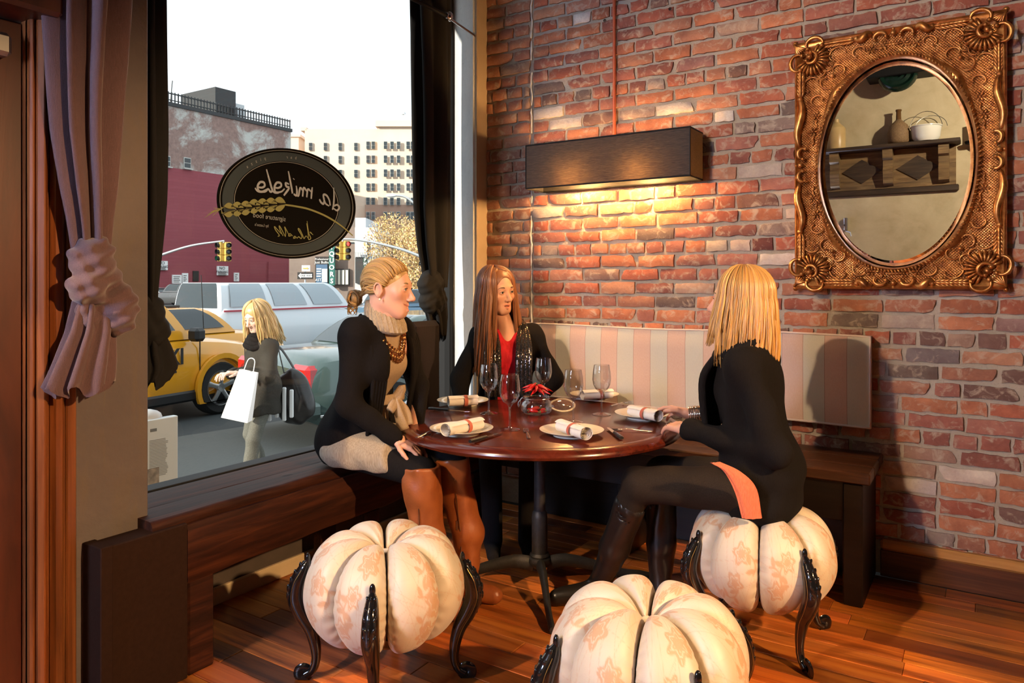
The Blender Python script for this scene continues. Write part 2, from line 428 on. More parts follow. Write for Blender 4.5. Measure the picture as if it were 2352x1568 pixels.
# window wall: plaster pier, bulkhead, spandrel, right pier with white painted reveal
m = MB(); m.box((-3.25, 1.236, 0), (-2.48, 1.49, 4.1), .006); m.box((-3.25, -2.5, 2.5), (-2.48, 1.236, 4.1)); m.box((-3.25, -2.5, 0), (-2.48, .2, 2.5))
wall_left = struct(m.build('wall_left', 'plaster'))
sbox('wall_bulkhead', (-3.1, 1.49, -.02), (-2.82, 3.82, .5), 'under_bench_wall')
sbox('wall_spandrel', (-3.25, 1.49, 3.62), (-2.7, 3.82, 4.1), 'plaster')
m = MB(); m.box((-3.0, 3.815, 0), (-2.735, 3.94, 4.1), .012); sbox_ = struct(m.build('wall_pier', 'white_paint'))
# tan side face of the pier
simple('tan_plaster', (.36, .28, .2), .8, col2=(.42, .33, .25), scale=4, bump=(30, .2)); m = MB(); m.box((-2.737, 3.822, 0), (-2.722, 3.945, 4.1), .003); struct(m.build('trim_1', 'tan_plaster'))
sbox('baseboard_left', (-2.82, 1.49, 0), (-2.80, 3.82, .075), 'beige_board', .004)
bb = sbox('baseboard_back', (-.42, 3.905, 0), (3.6, 3.945, .125), 'base_wood', .004)
MB().box((-.42, 3.9, .125), (3.6, 3.945, .175), .012).build('cap_strip', 'pale_wood', bb)
# window
win = struct(MB().box((-2.99, 1.49, .5), (-2.9, 1.53, 3.62), .004).build('window_1', 'black_paint'))
MB().box((-2.99, 3.775, .5), (-2.9, 3.815, 3.62), .004).build('frame_side', 'black_paint', win)
MB().box((-2.99, 1.53, .5), (-2.9, 3.775, .54), .004).build('frame_sill', 'black_paint', win)
MB().box((-2.99, 1.53, 3.58), (-2.9, 3.775, 3.62), .004).build('frame_head', 'black_paint', win)
MB().grid([[(-2.945, y, z) for z in (.54, 3.58)] for y in (1.53, 3.775)]).build('pane', 'glass_clear', win)
# added frame bars that make the cool fill lamp look like a window
lampfr_ = struct(MB().box((-2.46, -2.5, 1.58), (-1.78, -2.45, 1.64), .004).build('fill_lamp_frame', 'white_metal'))
for lo, hi in (((-1.86, -2.5, 1.64), (-1.8, -2.45, 2.56)), ((-2.46, -2.5, 2.56), (-1.8, -2.45, 2.62))): MB().box(lo, hi, .004).build('frame_bar', 'white_metal', lampfr_)
# door with casing
d1 = struct(MB().box((-2.56, .2, 0), (-2.515, 1.095, 2.2), .003).build('door_1', 'door_wood'))
for (y0, y1, z0, z1) in ((.2, .32, 0, 2.2), (1.015, 1.095, 0, 2.2), (.32, 1.015, 0, .24), (.32, 1.015, 2.0, 2.2), (.32, 1.015, .9, 1.05)):
    MB().box((-2.515, y0, z0), (-2.503, y1, z1), .004).build('door_rail', 'door_wood', d1)
tr = struct(MB().box((-2.52, 1.096, 0), (-2.47, 1.24, 2.5), .004).build('trim_2', 'trim_wood'))
for (y0, y1, x1, c) in ((1.096, 1.112, -2.452, .006), (1.112, 1.14, -2.43, .012), (1.145, 1.152, -2.458, .003), (1.157, 1.2, -2.452, .012), (1.205, 1.238, -2.462, .005)):
    MB().box((-2.49, y0, 0), (x1, y1, 2.5), c).build('moulding', 'trim_wood', tr)
hd = struct(MB().box((-2.56, -.2, 2.205), (-2.36, 1.15, 2.34), .012).build('trim_3', 'door_wood'))
MB().box((-2.56, -.2, 2.34), (-2.30, 1.2, 2.46), .02).build('cornice', 'door_wood', hd)
m = MB().box((-2.5, .80, 2.075), (-2.45, 1.048, 2.145), .012); dc = tag(m.build('door_closer', 'brushed_metal', None, (-2.47, .92, 2.075), 30), 'brushed metal door closer box at top of the wooden door', 'door closer')
# bricks ------------------------------------------------------------
reds = [tuple(min(.6, c * f) for c, f in zip(q, (1.15, 1.3, 1.3))) for q in [(.36, .10, .055), (.32, .085, .05), (.40, .13, .065), (.30, .095, .065), (.38, .15, .09), (.26, .085, .06), (.43, .15, .075), (.33, .12, .085)]]
odd = [(.20, .11, .085), (.17, .12, .10), (.42, .27, .19), (.30, .22, .18), (.48, .24, .14)]
white = (.66, .60, .52)
marks = [(1270, 272, white), (1540, 262, (.62, .54, .45)), (1680, 274, white), (1790, 262, white), (1240, 485, (.55, .47, .38)), (1740, 388, (.6, .52, .42)), (1815, 490, (.5, .43, .36)), (1756, 562, (.15, .045, .035)), (1705, 562, (.6, .5, .4)), (1640, 562, (.55, .45, .33)), (1790, 592, white), (1345, 40, white), (1245, 600, (.19, .12, .09)), (1370, 635, (.28, .17, .13)), (1940, 740, (.19, .14, .11)), (2100, 745, (.45, .36, .28)), (2250, 965, (.32, .28, .24)), (2215, 1095, (.7, .6, .48)), (2060, 865, (.6, .5, .4)), (2075, 920, (.6, .5, .38)), (2140, 850, (.18, .13, .1)), (1700, 510, (.30, .14, .10)), (1780, 450, (.22, .11, .08)), (2320, 1100, (.16, .1, .08)), (2100, 690, (.4, .16, .09)), (2300, 740, (.33, .2, .17)), (2250, 880, (.36, .12, .08)), (2180, 815, (.2, .16, .15)), (1600, 130, (.30, .15, .13)), (2140, 1050, (.4, .24, .17)), (2080, 1110, (.6, .52, .45)), (1240, 640, (.36, .1, .06))]
bricks = []
pit = .077; rb = random.Random(11)
for k in range(-19, 33):
    z0 = 1.568 + k * pit
    if z0 + pit < .175: continue
    if z0 > 4.08: break
    hdr = k % 6 == 0; L = .115 if hdr else .23
    for seg0, seg1 in ((-2.735, -2.39), (-2.376, 3.6)):
        x = seg0 - (rb.uniform(0, L) if seg0 < -2.5 else (0 if k % 2 else L * .5))
        while x < seg1:
            a, b = max(x, seg0), min(x + L + rb.uniform(-.008, .008), seg1)
            if not hdr and rb.random() < .07: b = min(a + L * .5, seg1)
            if b - a > .03: bricks.append((a + .008, b - .008, max(z0 + rb.uniform(-.003, .003), .178), z0 + pit - .018 + rb.uniform(-.004, .004)))
            x = b
def brick_geo(m, a, b, z0, z1, col):
    nx, nz = (9 if b - a > .15 else 5), 4
    out = rb.uniform(.006, .014); tl = rb.uniform(-.004, .004); sd = rb.randrange(9999); G = []
    for i in range(nx):
        for j in range(nz):
            u, w = i / (nx - 1), j / (nz - 1); e = (i in (0, nx - 1)) + (j in (0, nz - 1))
            G.append((a + (b - a) * u, BW - out - tl * (u - .5) + (.0035 if e == 1 else .008 if e == 2 else 0), z0 + (z1 - z0) * w))
    G = np.array(G); G += V3(.006, .002, .0055) * np.stack([vnoise(G * 45 + sd, q) for q in range(3)], 1)
    if rb.random() < .22:   # knocked off corner
        ci = rb.choice([0, nz - 1, (nx - 1) * nz, nx * nz - 1]); cpt = G[ci].copy(); w = np.exp(-((G - cpt) ** 2).sum(1) / .0006)[:, None]; G = G + w * ((G.mean(0) - cpt) * .16 + V3(0, .006, 0))
    n = len(G); Fc = [(i * nz + j, (i + 1) * nz + j, (i + 1) * nz + j + 1, i * nz + j + 1) for i in range(nx - 1) for j in range(nz - 1)]
    rim = [i * nz for i in range(nx)] + [(nx - 1) * nz + j for j in range(1, nz)] + [i * nz + nz - 1 for i in range(nx - 2, -1, -1)] + [j for j in range(nz - 2, 0, -1)]
    B = G[rim] + V3(0, .022, 0); Fc += [(rim[q], n + q, n + (q + 1) % len(rim), rim[(q + 1) % len(rim)]) for q in range(len(rim))]
    m.add(np.concatenate([G, B]), Fc, col)
sc = []
for q, (a, b, z0, z1) in enumerate(bricks):
    x, y, d = proj(((a + b) / 2, BW, (z0 + z1) / 2)); vis = 1100 < x < 2360 and -10 < y < 1310
    if 1840 < x < 2300 and 90 < y < 650 or 1230 < x < 2000 and 770 < y < 980 or x < 2000 and y > 980 or 1215 < x < 1600 and 320 < y < 400: vis = False
    sc.append((-(b - a) / d / d if vis else 0, q))
near = {q for s_, q in sorted(sc)[:300] if s_ < 0}
field = MB()
for q, (a, b, z0, z1) in enumerate(bricks):
    col = rb.choice(reds) if rb.random() < .83 else rb.choice(odd); f = rb.uniform(.85, 1.15); col = tuple(c * f for c in col)
    xa = proj((a, BW, z0)); xb = proj((b, BW, z1))
    for (mx, my, mc) in marks:
        if xa[2] > 0 and xa[0] < mx < xb[0] and xb[1] < my < xa[1]: col = mc
    if a < -2.39: col = tuple(.6 * c + .4 * e for c, e in zip(col, (.42, .27, .19)))
    if q in near: mm = MB(); brick_geo(mm, a, b, z0, z1, col); mm.build('brick', 'brick', wall_back, smooth=35)
    else: brick_geo(field, a, b, z0, z1, col)
stuff(field.build('brick_field', 'brick', wall_back, smooth=35))
# old plaster seam on the wall
rs = random.Random(8); z = .62
while z < 4.0:
    L = rs.uniform(.05, .3); n = max(4, int(L / .02)); zz = np.linspace(z, min(z + L, 4.05), n); w = rs.uniform(.002, .0065); m = MB()
    m.tube([(-2.383 + .003 * math.sin(q * 40) + rs.uniform(-.003, .003), BW - .006, q) for q in zz], [w * rs.uniform(.3, 1.2) for _ in zz], 5); m.build('plaster_seam', 'white_paint', wall_back); z += L + rs.choice((.0, .02, .08))
for (x, y) in ((1390, 48), (1540, 21), (1637, 2)):
    m = MB(); m.lathe([(.009, 0), (.009, .008), (.005, .008), (.004, 0)], 10, tuple(PY(x, y, BW - .012)), rot('X', 90)[:3, :3]); m.build('anchor', 'chrome', wall_back)
# floor planks ------------------------------------------------------
fieldp = MB(); rp = random.Random(5); k = 0
y = 3.905
while y > -2.45:
    w = .105; x = -2.82 - rp.uniform(0, .8)
    while x < 3.6:
        L = rp.uniform(.55, 1.25); a, b = max(x, -2.81), min(x + L, 3.59); x += L
        if b - a < .02: continue
        br = rp.choice([.35, .55, .75, .9, 1, 1.15, 1.3]); tn = (br, br * rp.uniform(.8, 1.05), br * rp.uniform(.7, 1.1)); sh = rp.uniform(-.0012, .0012)
        mm = MB() if (y > 1.0 and a < .9 and k < 290) else fieldp
        mm.box((a + .0008, y - w + .0008, -.02), (b - .0008, y - .0008, sh), .0018, tint=tn)
        if mm is not fieldp: mm.build('plank', 'floor_wood', floor); k += 1
    y -= w
stuff(fieldp.build('plank_field', 'floor_wood', floor))
# ------------------------------------------------------------------ window bench
wb = root('window_bench', 'worn dark red wooden bench running along the window under the seated woman', 'bench', (-2.55, 2.45, 0))
def nosed(m, x0, x1, y0, y1, zb, zt, r=.02, ny=40, sd=3):
    prof = [(x0, zb), (x0, zt)] + [(x1 - r + r * math.sin(a), zt - r * 1.2 + r * 1.2 * math.cos(a)) for a in np.linspace(0, math.pi * .5, 5)] + [(x1 - .004, zb + .004), (x1 - .012, zb)]
    G = np.array([[(px, y, pz) for px, pz in prof] for y in np.linspace(y0, y1, ny)]); Q = G.reshape(-1, 3)
    w = np.clip((Q[:, 0] - x1 + .06) / .06, 0, 1); Q[:, 0] += w * .006 * vnoise(Q * V3(8, 9, 8), sd); Q[:, 2] += w * .003 * vnoise(Q * V3(8, 14, 8), sd + 1)
    m.grid(Q.reshape(G.shape), closed_v=True); n = len(prof); b0 = m.n - ny * n
    m.f.append(tuple(range(b0, b0 + n))); m.f.append(tuple(range(b0 + (ny - 1) * n, b0 + ny * n))[::-1])
m = MB(); nosed(m, -2.55, -2.39, 1.45, 3.45, .53, .58); m.build('top_plank', 'bench_wood', wb, smooth=40)
m = MB(); nosed(m, -2.745, -2.556, 1.495, 3.45, .535, .578, .006); m.build('top_plank', 'bench_wood', wb, smooth=40)
pl = MB(); pl.ell((-2.5, 2.12, .579), (.02, .035, .003), 12, 6); pl.build('knot_plug', 'bench_wood', wb, smooth=180)
ys = np.linspace(1.57, 3.45, 60); bot = .345 + .012 * np.sin(ys * 2.6) + .008 * vnoise(np.stack([ys * 5, ys * 0, ys * 0], 1), 4)
m = MB(); m.grid([[(-2.425, y, b), (-2.425, y, .54), (-2.378, y, .54), (-2.372, y, .52), (-2.372, y, b + .012), (-2.38, y, b)] for y, b in zip(ys, bot)], closed_v=True); m.f += [(5, 4, 3, 2, 1, 0), tuple(m.n - 6 + i for i in range(6))]
m.build('apron', 'bench_wood', wb, smooth=40)
m = MB(); m.box((-2.48, 1.475, .5), (-2.376, 1.57, .545), .004); m.build('end_block', 'bench_wood', wb)
for (y0, y1) in ((1.575, 1.68), (2.46, 2.56), (3.3, 3.4)):
    MB().box((-2.44, y0, 0), (-2.376, y1, .35), .007).build('leg', 'bench_wood', wb)
    MB().box((-2.72, y0, 0), (-2.66, y1, .54), .007).build('leg', 'bench_wood', wb)
ep = root('end_panel', 'plain brown board boxing in the near end of the window bench', 'panel', (-2.42, 1.42, 0))
MB().box((-2.47, 1.275, 0), (-2.373, 1.572, .548), .004).build('board', 'brown_panel', ep)
MB().box((-2.475, 1.262, 0), (-2.366, 1.302, .552), .003).build('corner_strip', 'brown_panel', ep)
# dark cushion leaning in the far end of the window
m = MB(); m.box((-2.84, 3.26, .585), (-2.77, 3.53, 1.17), .03); simple('aubergine', (.007, .004, .006), .8, col2=(.012, .005, .008), scale=9, bump=(90, .2)); tag(m.build('back_cushion', 'aubergine', None, (-2.8, 3.4, .585), 40), 'dark aubergine back cushion standing in the window corner', 'cushion')
# ------------------------------------------------------------------ bench along the brick wall
wl = root('plank_bench', 'dark plank bench along the brick wall below the striped cushion', 'bench', (-1.5, 3.7, 0))
for (y0, y1) in ((3.455, 3.60), (3.603, 3.77), (3.773, 3.925)): MB().box((-2.70 if y0 > 3.5 else -2.37, y0, .532), (-.41, y1, .582), .006).build('top_plank', 'wall_bench_wood', wl)
MB().box((-2.36, 3.475, .36), (-.47, 3.5, .532), .004).build('apron', 'bench_wood_dark', wl)
MB().box((-.52, 3.465, 0), (-.44, 3.92, .53), .006).build('end_board', 'bench_wood_dark', wl)
MB().box((-1.6, 3.50, 0), (-1.53, 3.9, .53), .006).build('support_board', 'bench_wood_dark', wl)
MB().box((-2.36, 3.86, 0), (-.53, 3.89, .53), .004).build('back_board', 'bench_wood_dark', wl)
# striped cushion
@mdef('stripes')
def _(n):
    t = NT(n); co = t.n('ShaderNodeTexCoord').outputs['Object']; sx = t.n('ShaderNodeSeparateXYZ', Vector=co).outputs[0]
    f = t.math('PINGPONG', t.math('ADD', t.math('MULTIPLY', sx, 10), .0), 1.0); w = t.noise(t.co((260, 260, 90)), 1, 3)
    par = t.math('GREATER_THAN', t.math('MODULO', t.math('ADD', t.math('MULTIPLY', sx, 10), 40), 2.0), 1.0)
    c = t.mix(par, (.55, .34, .25), (.50, .475, .385)); c = t.mix(t.math('MULTIPLY', w, .35), c, (.75, .66, .56)); ln = t.math('LESS_THAN', t.math('PINGPONG', t.math('MULTIPLY', sx, 10), .5), .012); c = t.mix(ln, c, (.36, .22, .16))
    t.bs(Base_Color=c, Roughness=.85, Sheen_Weight=.2); t.bump(w, .25, .003); return t.m
simple('piping_cloth', (.62, .5, .44), .8)
cu = root('bench_cushion', 'long peach and sage striped back cushion on the brick wall behind the bench', 'cushion', (-.456, 3.89, .71))
G = []
for i, x in enumerate(np.linspace(-2.70, -.456, 46)):
    row = []
    for v in np.linspace(0, 1, 14):
        e = min(v, 1 - v); dx = min(x + 2.70, -.456 - x); bul = .012 * min(1, e * 6) * min(1, dx * 12); row.append((x, 3.845 - bul + .003 * math.sin(x * 9 + v * 5), .712 + .433 * v + .004 * math.sin(x * 5)))
    G.append(row)
G = np.array(G); m = MB(); m.grid(G); B = G.copy(); B[:, :, 1] = BW - .022; m.grid(B[:, ::-1]); m.grid([[G[i, -1], B[i, -1]] for i in range(46)]); m.grid([[B[i, 0], G[i, 0]] for i in range(46)]); m.grid([[G[-1, j], B[-1, j]] for j in range(14)][::-1]); m.grid([[G[0, j], B[0, j]] for j in range(14)])
m.build('cover', 'stripes', cu, smooth=50)
m = MB(); m.tube(np.concatenate([G[:, -1], G[-1, ::-1][1:], G[::-1, 0]]), .0055, 6); m.build('piping', 'piping_cloth', cu, smooth=180)
# ------------------------------------------------------------------ round table
TX, TY, TZ, TR = -1.75, 2.963, .76, .65
tb = root('round_table', 'round mahogany dining table on a black iron pedestal', 'table', (TX, TY, 0))
m = MB(); m.lathe([(0, TZ), (TR - .075, TZ), (TR - .066, TZ - .004), (TR - .06, TZ - .004), (TR - .045, TZ + .001), (TR - .03, TZ - .001), (TR - .012, TZ - .008), (TR - .002, TZ - .018), (TR, TZ - .028), (TR - .005, TZ - .038), (TR - .018, TZ - .045), (TR - .04, TZ - .046), (0, TZ - .046)], 96, (TX, TY, 0)); m.build('table_top', 'table_wood', tb, smooth=35)
MB().box((TX - .22, TY - .035, TZ - .07), (TX + .22, TY + .035, TZ - .044), .004).box((TX - .035, TY - .22, TZ - .07), (TX + .035, TY + .22, TZ - .044), .004).build('top_spider', 'black_iron', tb)
m = MB(); m.lathe([(.027, .33), (.025, .69), (.06, .70), (.06, .72)], 20, (TX, TY, 0)); m.build('column', 'black_iron', tb, smooth=40)
m = MB(); m.lathe([(.037, .11), (.037, .30), (.034, .325), (.028, .335)], 20, (TX, TY, 0)); m.build('sleeve', 'black_iron', tb, smooth=40)
m = MB(); m.lathe([(.03, .07), (.05, .085), (.056, .10), (.052, .115), (.044, .12), (.047, .128), (.04, .14)], 20, (TX, TY, 0)); m.build('collar', 'black_iron', tb, smooth=40)
for a in (-54, 36, 126, 216):
    ca, sa = math.cos(R(a)), math.sin(R(a)); pr = bez([(.03, .085), (.12, .10), (.25, .075), (.38, .035), (.47, .022), (.52, .018)], 16)
    m = MB(); m.tube([(TX + ca * r, TY + sa * r, z) for r, z in pr], [.035, .032, .026, .022, .024, .016], 8, flat=(1.0, .62)); m.build('foot', 'black_iron', tb, smooth=60)
# ------------------------------------------------------------------ wall lamp
@mdef('shade_cloth')
def _(n):
    t = NT(n); w = t.noise(t.co((30, 30, 500)), 1, 3); c = t.ramp(w, [(.35, (.012, .011, .012)), (.7, (.03, .027, .025))]); t.bs(Base_Color=c, Roughness=.8)
    tl = t.n('ShaderNodeBsdfTranslucent', Color=t.ramp(w, [(.35, (.002, .0012, .0008)), (.7, (.016, .010, .005))])); mx = t.n('ShaderNodeAddShader'); t.t.links.new(t.b.outputs[0], mx.inputs[0]); t.t.links.new(tl.outputs[0], mx.inputs[1]); t.t.links.new(mx.outputs[0], t.t.nodes['Material Output'].inputs[0]); t.bump(w, .2, .002); return t.m
simple('shade_lining', (.75, .6, .5), .7)
lp = root('box_lamp', 'long black fabric box lamp on the brick wall above the table', 'lamp', (-1.78, 3.92, 1.953))
x0, x1, y0, y1, z0, z1 = -2.28, -1.283, 3.70, 3.905, 1.953, 2.205
for nm, lo, hi in (('shade_front', (x0, y0, z0), (x1, y0, z1)), ('shade_back', (x0, y1, z0), (x1, y1, z1)), ('shade_end', (x0, y0, z0), (x0, y1, z1)), ('shade_end', (x1, y0, z0), (x1, y1, z1))):
    m = MB(); a, b = V3(*lo), V3(*hi); m.grid([[(a[0], a[1], z0), (a[0], a[1], z1)], [(b[0], b[1], z0), (b[0], b[1], z1)]]); m.build(nm, 'shade_cloth', lp)
m = MB()
for z in (z0, z1): m.tube([(x0, y0, z), (x1, y0, z), (x1, y1, z), (x0, y1, z)], .0045, 6, closed=True)
for x, y in ((x0, y0), (x1, y0)): m.tube([(x, y, z0), (x, y, z1)], .0035, 6)
m.build('trim_band', 'black_paint', lp, smooth=60)
m = MB(); m.tube([(-1.81, 3.915, 2.16), (-1.81, 3.915, 4.1)], .0095, 10); m.build('conduit', 'copper_pipe', lp, smooth=60)
m = MB(); m.box((-1.84, 3.85, 2.09), (-1.72, 3.925, 2.16), .006); m.build('bracket', 'white_metal', lp)
@mdef('bulb_glow')
def _(n):
    t = NT(n); t.bs(Base_Color=(1, .8, .5, 1), Emission_Color=(1, .62, .25, 1), Emission_Strength=25.0); return t.m
for x in (-1.98, -1.58):
    m = MB(); m.lathe([(.0, .0), (.02, .012), (.028, .035), (.024, .06), (.014, .08), (.013, .1), (0, .1)], 14, (x, 3.80, 2.02)); m.build('bulb', 'bulb_glow', lp, smooth=60)
    l = light('bulb_light', 'POINT', (x, 3.80, 2.0), (x, 3.8, 0), 26, (1, .52, .17), .03); l.parent = lp; l.location = Vector((x, 3.80, 1.99)) - Vector((-1.78, 3.92, 1.953))
# ------------------------------------------------------------------ pumpkin stools
@mdef('brocade')
def _(n):
    t = NT(n); at = t.n('ShaderNodeAttribute', _attribute_name='tint').outputs['Color']; w = t.noise(t.co((1, 1, 1)), 700, 2)
    f = t.n('ShaderNodeSeparateColor', Color=at).outputs[0]; c = t.mix(f, (.60, .53, .43), (.54, .31, .18)); c = t.mix(t.math('MULTIPLY', w, .25), c, (.78, .68, .56))
    t.bs(Base_Color=c, Roughness=t.math('ADD', t.math('MULTIPLY', f, .18), .42), Sheen_Weight=.25, Specular_IOR_Level=.4); t.bump(t.math('ADD', t.math('MULTIPLY', f, 1.0), t.math('MULTIPLY', w, .6)), .22, .003); return t.m
simple('black_lacquer', (.006, .006, .007), .12, Coat_Weight=.6, Coat_Roughness=.05)
simple('gilt_line', (.4, .24, .08), .35, .8)
def floral(U, Vv, seed):
    r = random.Random(seed); m = np.zeros_like(U)
    def up(x): np.maximum(m, x, out=m)
    sst = lambda x, e=.003: np.clip(x / e + .5, 0, 1)
    v = .03
    while v < .74:
        cu_ = r.uniform(-.055, .055); Rr = r.uniform(.028, .046); k = r.choice((5, 6, 7)); ph = r.uniform(0, 6); kind = r.random()
        dx, dy = U - cu_, Vv - v; rr = np.hypot(dx, dy); th = np.arctan2(dy, dx) + ph
        if kind < .6:
            f = sst(Rr * (.82 + .18 * np.cos(k * th)) - rr); ring = sst(.0019 - np.abs(rr - Rr * (.5 + .1 * np.cos(k * th))), .0015); sp = sst(.0017 - np.abs(np.sin(k * th / 2)) * rr, .0012) * sst(rr - Rr * .3); up(f * (1 - .95 * ring) * (1 - .9 * sp))
        else:   # leafy sprig
            for q in range(5):
                a = ph + q * .7; lx, ly = cu_ + math.cos(a) * Rr * .7, v + math.sin(a) * Rr * .7; ca, sa = math.cos(a), math.sin(a)
                p = (U - lx) * ca + (Vv - ly) * sa; w = -(U - lx) * sa + (Vv - ly) * ca; wd = .012 * np.clip(1 - (p / (Rr * .6)) ** 2, 0, 1) ** .7
                up(sst(wd - np.abs(w)) * (1 - .8 * sst(.0012 - np.abs(w), .0012)))
        ph2 = r.uniform(0, 6); L = .09; p0 = np.array([cu_, v]); s_ = np.linspace(0, 1, 26)   # curling stem
        for q in range(len(s_)):
            a = ph2 + s_[q] * r.choice((-1, 1)) * .0 + 2.6 * s_[q] * (1 if seed % 2 else -1); p0 = p0 + np.array([math.cos(a), math.sin(a)]) * L / 26
            up(sst(.0028 - np.hypot(U - p0[0], Vv - p0[1])))
            if q % 8 == 5:
                b = a + 1.1 * (-1) ** (q // 8); lx, ly = p0 + np.array([math.cos(b), math.sin(b)]) * .014; pp = (U - lx) * math.cos(b) + (Vv - ly) * math.sin(b); w = -(U - lx) * math.sin(b) + (Vv - ly) * math.cos(b); up(sst(.007 * np.clip(1 - (pp / .016) ** 2, 0, 1) ** .7 - np.abs(w)))
        v += r.uniform(.062, .085)
    return m
def make_stool(label, rz0):
    st = root('pumpkin_stool', label, 'stool', (0, 0, 0), 0, 'pumpkin stools with black carved legs')
    nu, nv = 80, 230; a = np.linspace(-1, 1, nu); t = np.linspace(0, 1, nv); A, T = np.meshgrid(a, t, indexing='ij')
    for k in range(8):
        lob = (1 - np.abs(A) ** 3.2) ** .42; lob = .50 + .50 * lob; phi = R(45 * k + 22.5 + rz0) + A * R(22.4)
        psi = R(172) - T * R(352) * .985; ce, se = np.cos(psi), np.sin(psi); ex = .95
        mr = lob * (1 + .015 * np.sin(k * 2.3)); rho = .135 + np.sign(ce) * np.abs(ce) ** ex * .145 * mr * np.where(se < 0, 1 - .22 * np.abs(se) ** 1.5, 1); z = .335 + np.sign(se) * np.abs(se) ** ex * .178 * mr
        rho = np.maximum(rho, .004); edge = np.abs(A) ** 6
        puck = edge * .006 * np.sin(T * 150 + 3 * np.sin(k * 5 + T * 9)) + (1 - edge) * .0035 * vnoise(np.stack([A * 2 + k * 7, T * 5, T * 0], -1).reshape(-1, 3), k).reshape(A.shape)
        rho = rho + puck; X = np.stack([rho * np.cos(phi), rho * np.sin(phi), z], -1)
        F_ = floral(A * .105, T * .76, k * 13 + 5); m = MB(); m.grid(X, tint=np.repeat(F_.reshape(-1, 1), 3, 1)); m.build('cushion_segment', 'brocade', st, smooth=180, world=False)
    m = MB(); m.ell((0, 0, .50 - .05), (.022, .022, .008), 12, 6); m.build('button', 'brocade', st, smooth=180, world=False)
    m = MB(); m.lathe([(0, .20), (.11, .20), (.12, .19), (.12, .165), (.11, .155), (0, .155)], 24); m.build('base_ring', 'black_lacquer', st, smooth=40, world=False)
    for k in range(4):
        Mz = rot('Z', 90 * k); lg = MB()
        pr = bez([(.268, .425), (.283, .39), (.305, .345), (.312, .29), (.292, .235), (.262, .18), (.246, .12), (.244, .07), (.256, .035), (.28, .018)], 40); rr = np.interp(np.linspace(0, 1, 40), [0, .08, .2, .36, .5, .62, .75, .9, 1], [.006, .022, .031, .034, .029, .023, .017, .016, .018])
        lg.tube([(p, 0, z) for p, z in pr], rr, 14, flat=(.95, .85), up=(1, 0, 0))
        lg.v = [xf(v, Mz) for v in lg.v]; L = lg.build('leg', 'black_lacquer', st, smooth=60, world=False)
        cv = MB()
        for q in range(7):   # carved acanthus on knee
            zc = .40 - q * .026; i = np.argmin(np.abs(pr[:, 1] - zc)); ro = pr[i, 0] + rr[i] * .8
            for sg in (-1, 1):
                cv.ell((ro - .004, sg * rr[i] * .36, zc), (.007, .0065, .017), 8, 6, rot('X', sg * -28)[:3, :3])
            cv.ell((ro + .003, 0, zc), (.006, .004, .016), 8, 6)
        cv.ell((.272, 0, .425), (.009, .011, .022), 10, 8)
        cv.v = [xf(v, Mz) for v in cv.v]; cv.build('carving', 'black_lacquer', L, smooth=180, world=False)
        sc_ = MB(); sp = [(.285 + .02 * math.cos(w) * (1 - w / 12), 0, .024 + .02 * math.sin(w) * (1 - w / 12)) for w in np.linspace(-2.2, 5.4, 26)]
        sc_.tube(sp, .0085, 8, flat=(.7, 2.1), up=(0, 1, 0)); sc_.v = [xf(np.maximum(v, [-9, -9, 0.0005]), Mz) for v in sc_.v]; sc_.build('foot_scroll', 'black_lacquer', L, smooth=60, world=False)
        gl = MB()
        for sg in (-1, 1): gl.tube([(pr[i, 0] + rr[i] * .35, sg * rr[i] * .80, pr[i, 1]) for i in range(4, 36)], .0011, 4)
        gl.v = [xf(v, Mz) for v in gl.v]; gl.build('gilt_edge', 'gilt_line', L, world=False)
    return st
stool = make_stool('cream brocade pumpkin stool standing alone beside the tan boots', 10)
sp1 = P(885, 648, 2.60); sp2 = P(1487, 648, 2.07); sp3 = P(1748, 648, 2.90)
stool.location = (sp1.x, sp1.y, 0); stool.rotation_euler = (0, 0, R(-57 + 1))
copy_tree(stool, None, (sp2.x, sp2.y, 0), -57 + 16, 'nearest cream brocade pumpkin stool, cut off by the picture edge')
copy_tree(stool, None, (sp3.x, sp3.y, 0), -57 + 14, 'cream brocade pumpkin stool with the woman in black boots sitting on it')
# ------------------------------------------------------------------ ornate mirror
def gold(n, lat=False):
    def f(_):
        t = NT(n); co = t.co(); a = t.noise(co, 25, 5, .6); c = t.ramp(a, [(.3, (.20, .06, .015)), (.5, (.50, .19, .045)), (.72, (.75, .38, .12))])
        t.bs(Base_Color=c, Metallic=.75, Roughness=.32)
        if lat:
            w1 = t.n('ShaderNodeTexWave', Vector=t.co((1, 1, 1), rot=(0, R(45), 0)), Scale=36, _bands_direction='X'); w2 = t.n('ShaderNodeTexWave', Vector=t.co((1, 1, 1), rot=(0, R(-45), 0)), Scale=36, _bands_direction='X'); t.bump(t.math('MULTIPLY', w1.outputs[1], w2.outputs[1]), .9, .004)
        else: t.bump(a, .15, .004)
        return t.m
    MDEF[n] = f
gold('gold'); gold('gold_lattice', True)
@mdef('mirror_glass')
def _(n): t = NT(n); t.bs(Base_Color=(.93, .94, .92, 1), Metallic=1.0, Roughness=.0); return t.m
MCX, MCZ, MA, MBz, MY = -.36, 1.982, .443, .615, BW - .03
mr_ = root('framed_mirror', 'ornate gilt framed oval mirror hanging on the brick wall', 'mirror', (MCX, BW - .02, MCZ - MBz))
OA, OB, OZ = .327, .492, -.02
def fpt(u, w, h): return (MCX + u, MY - h, MCZ + w)
def outer(th):
    c, s = math.cos(th), math.sin(th); k = min(MA / abs(c) if abs(c) > 1e-6 else 9, MBz / abs(s) if abs(s) > 1e-6 else 9); return c * k, s * k
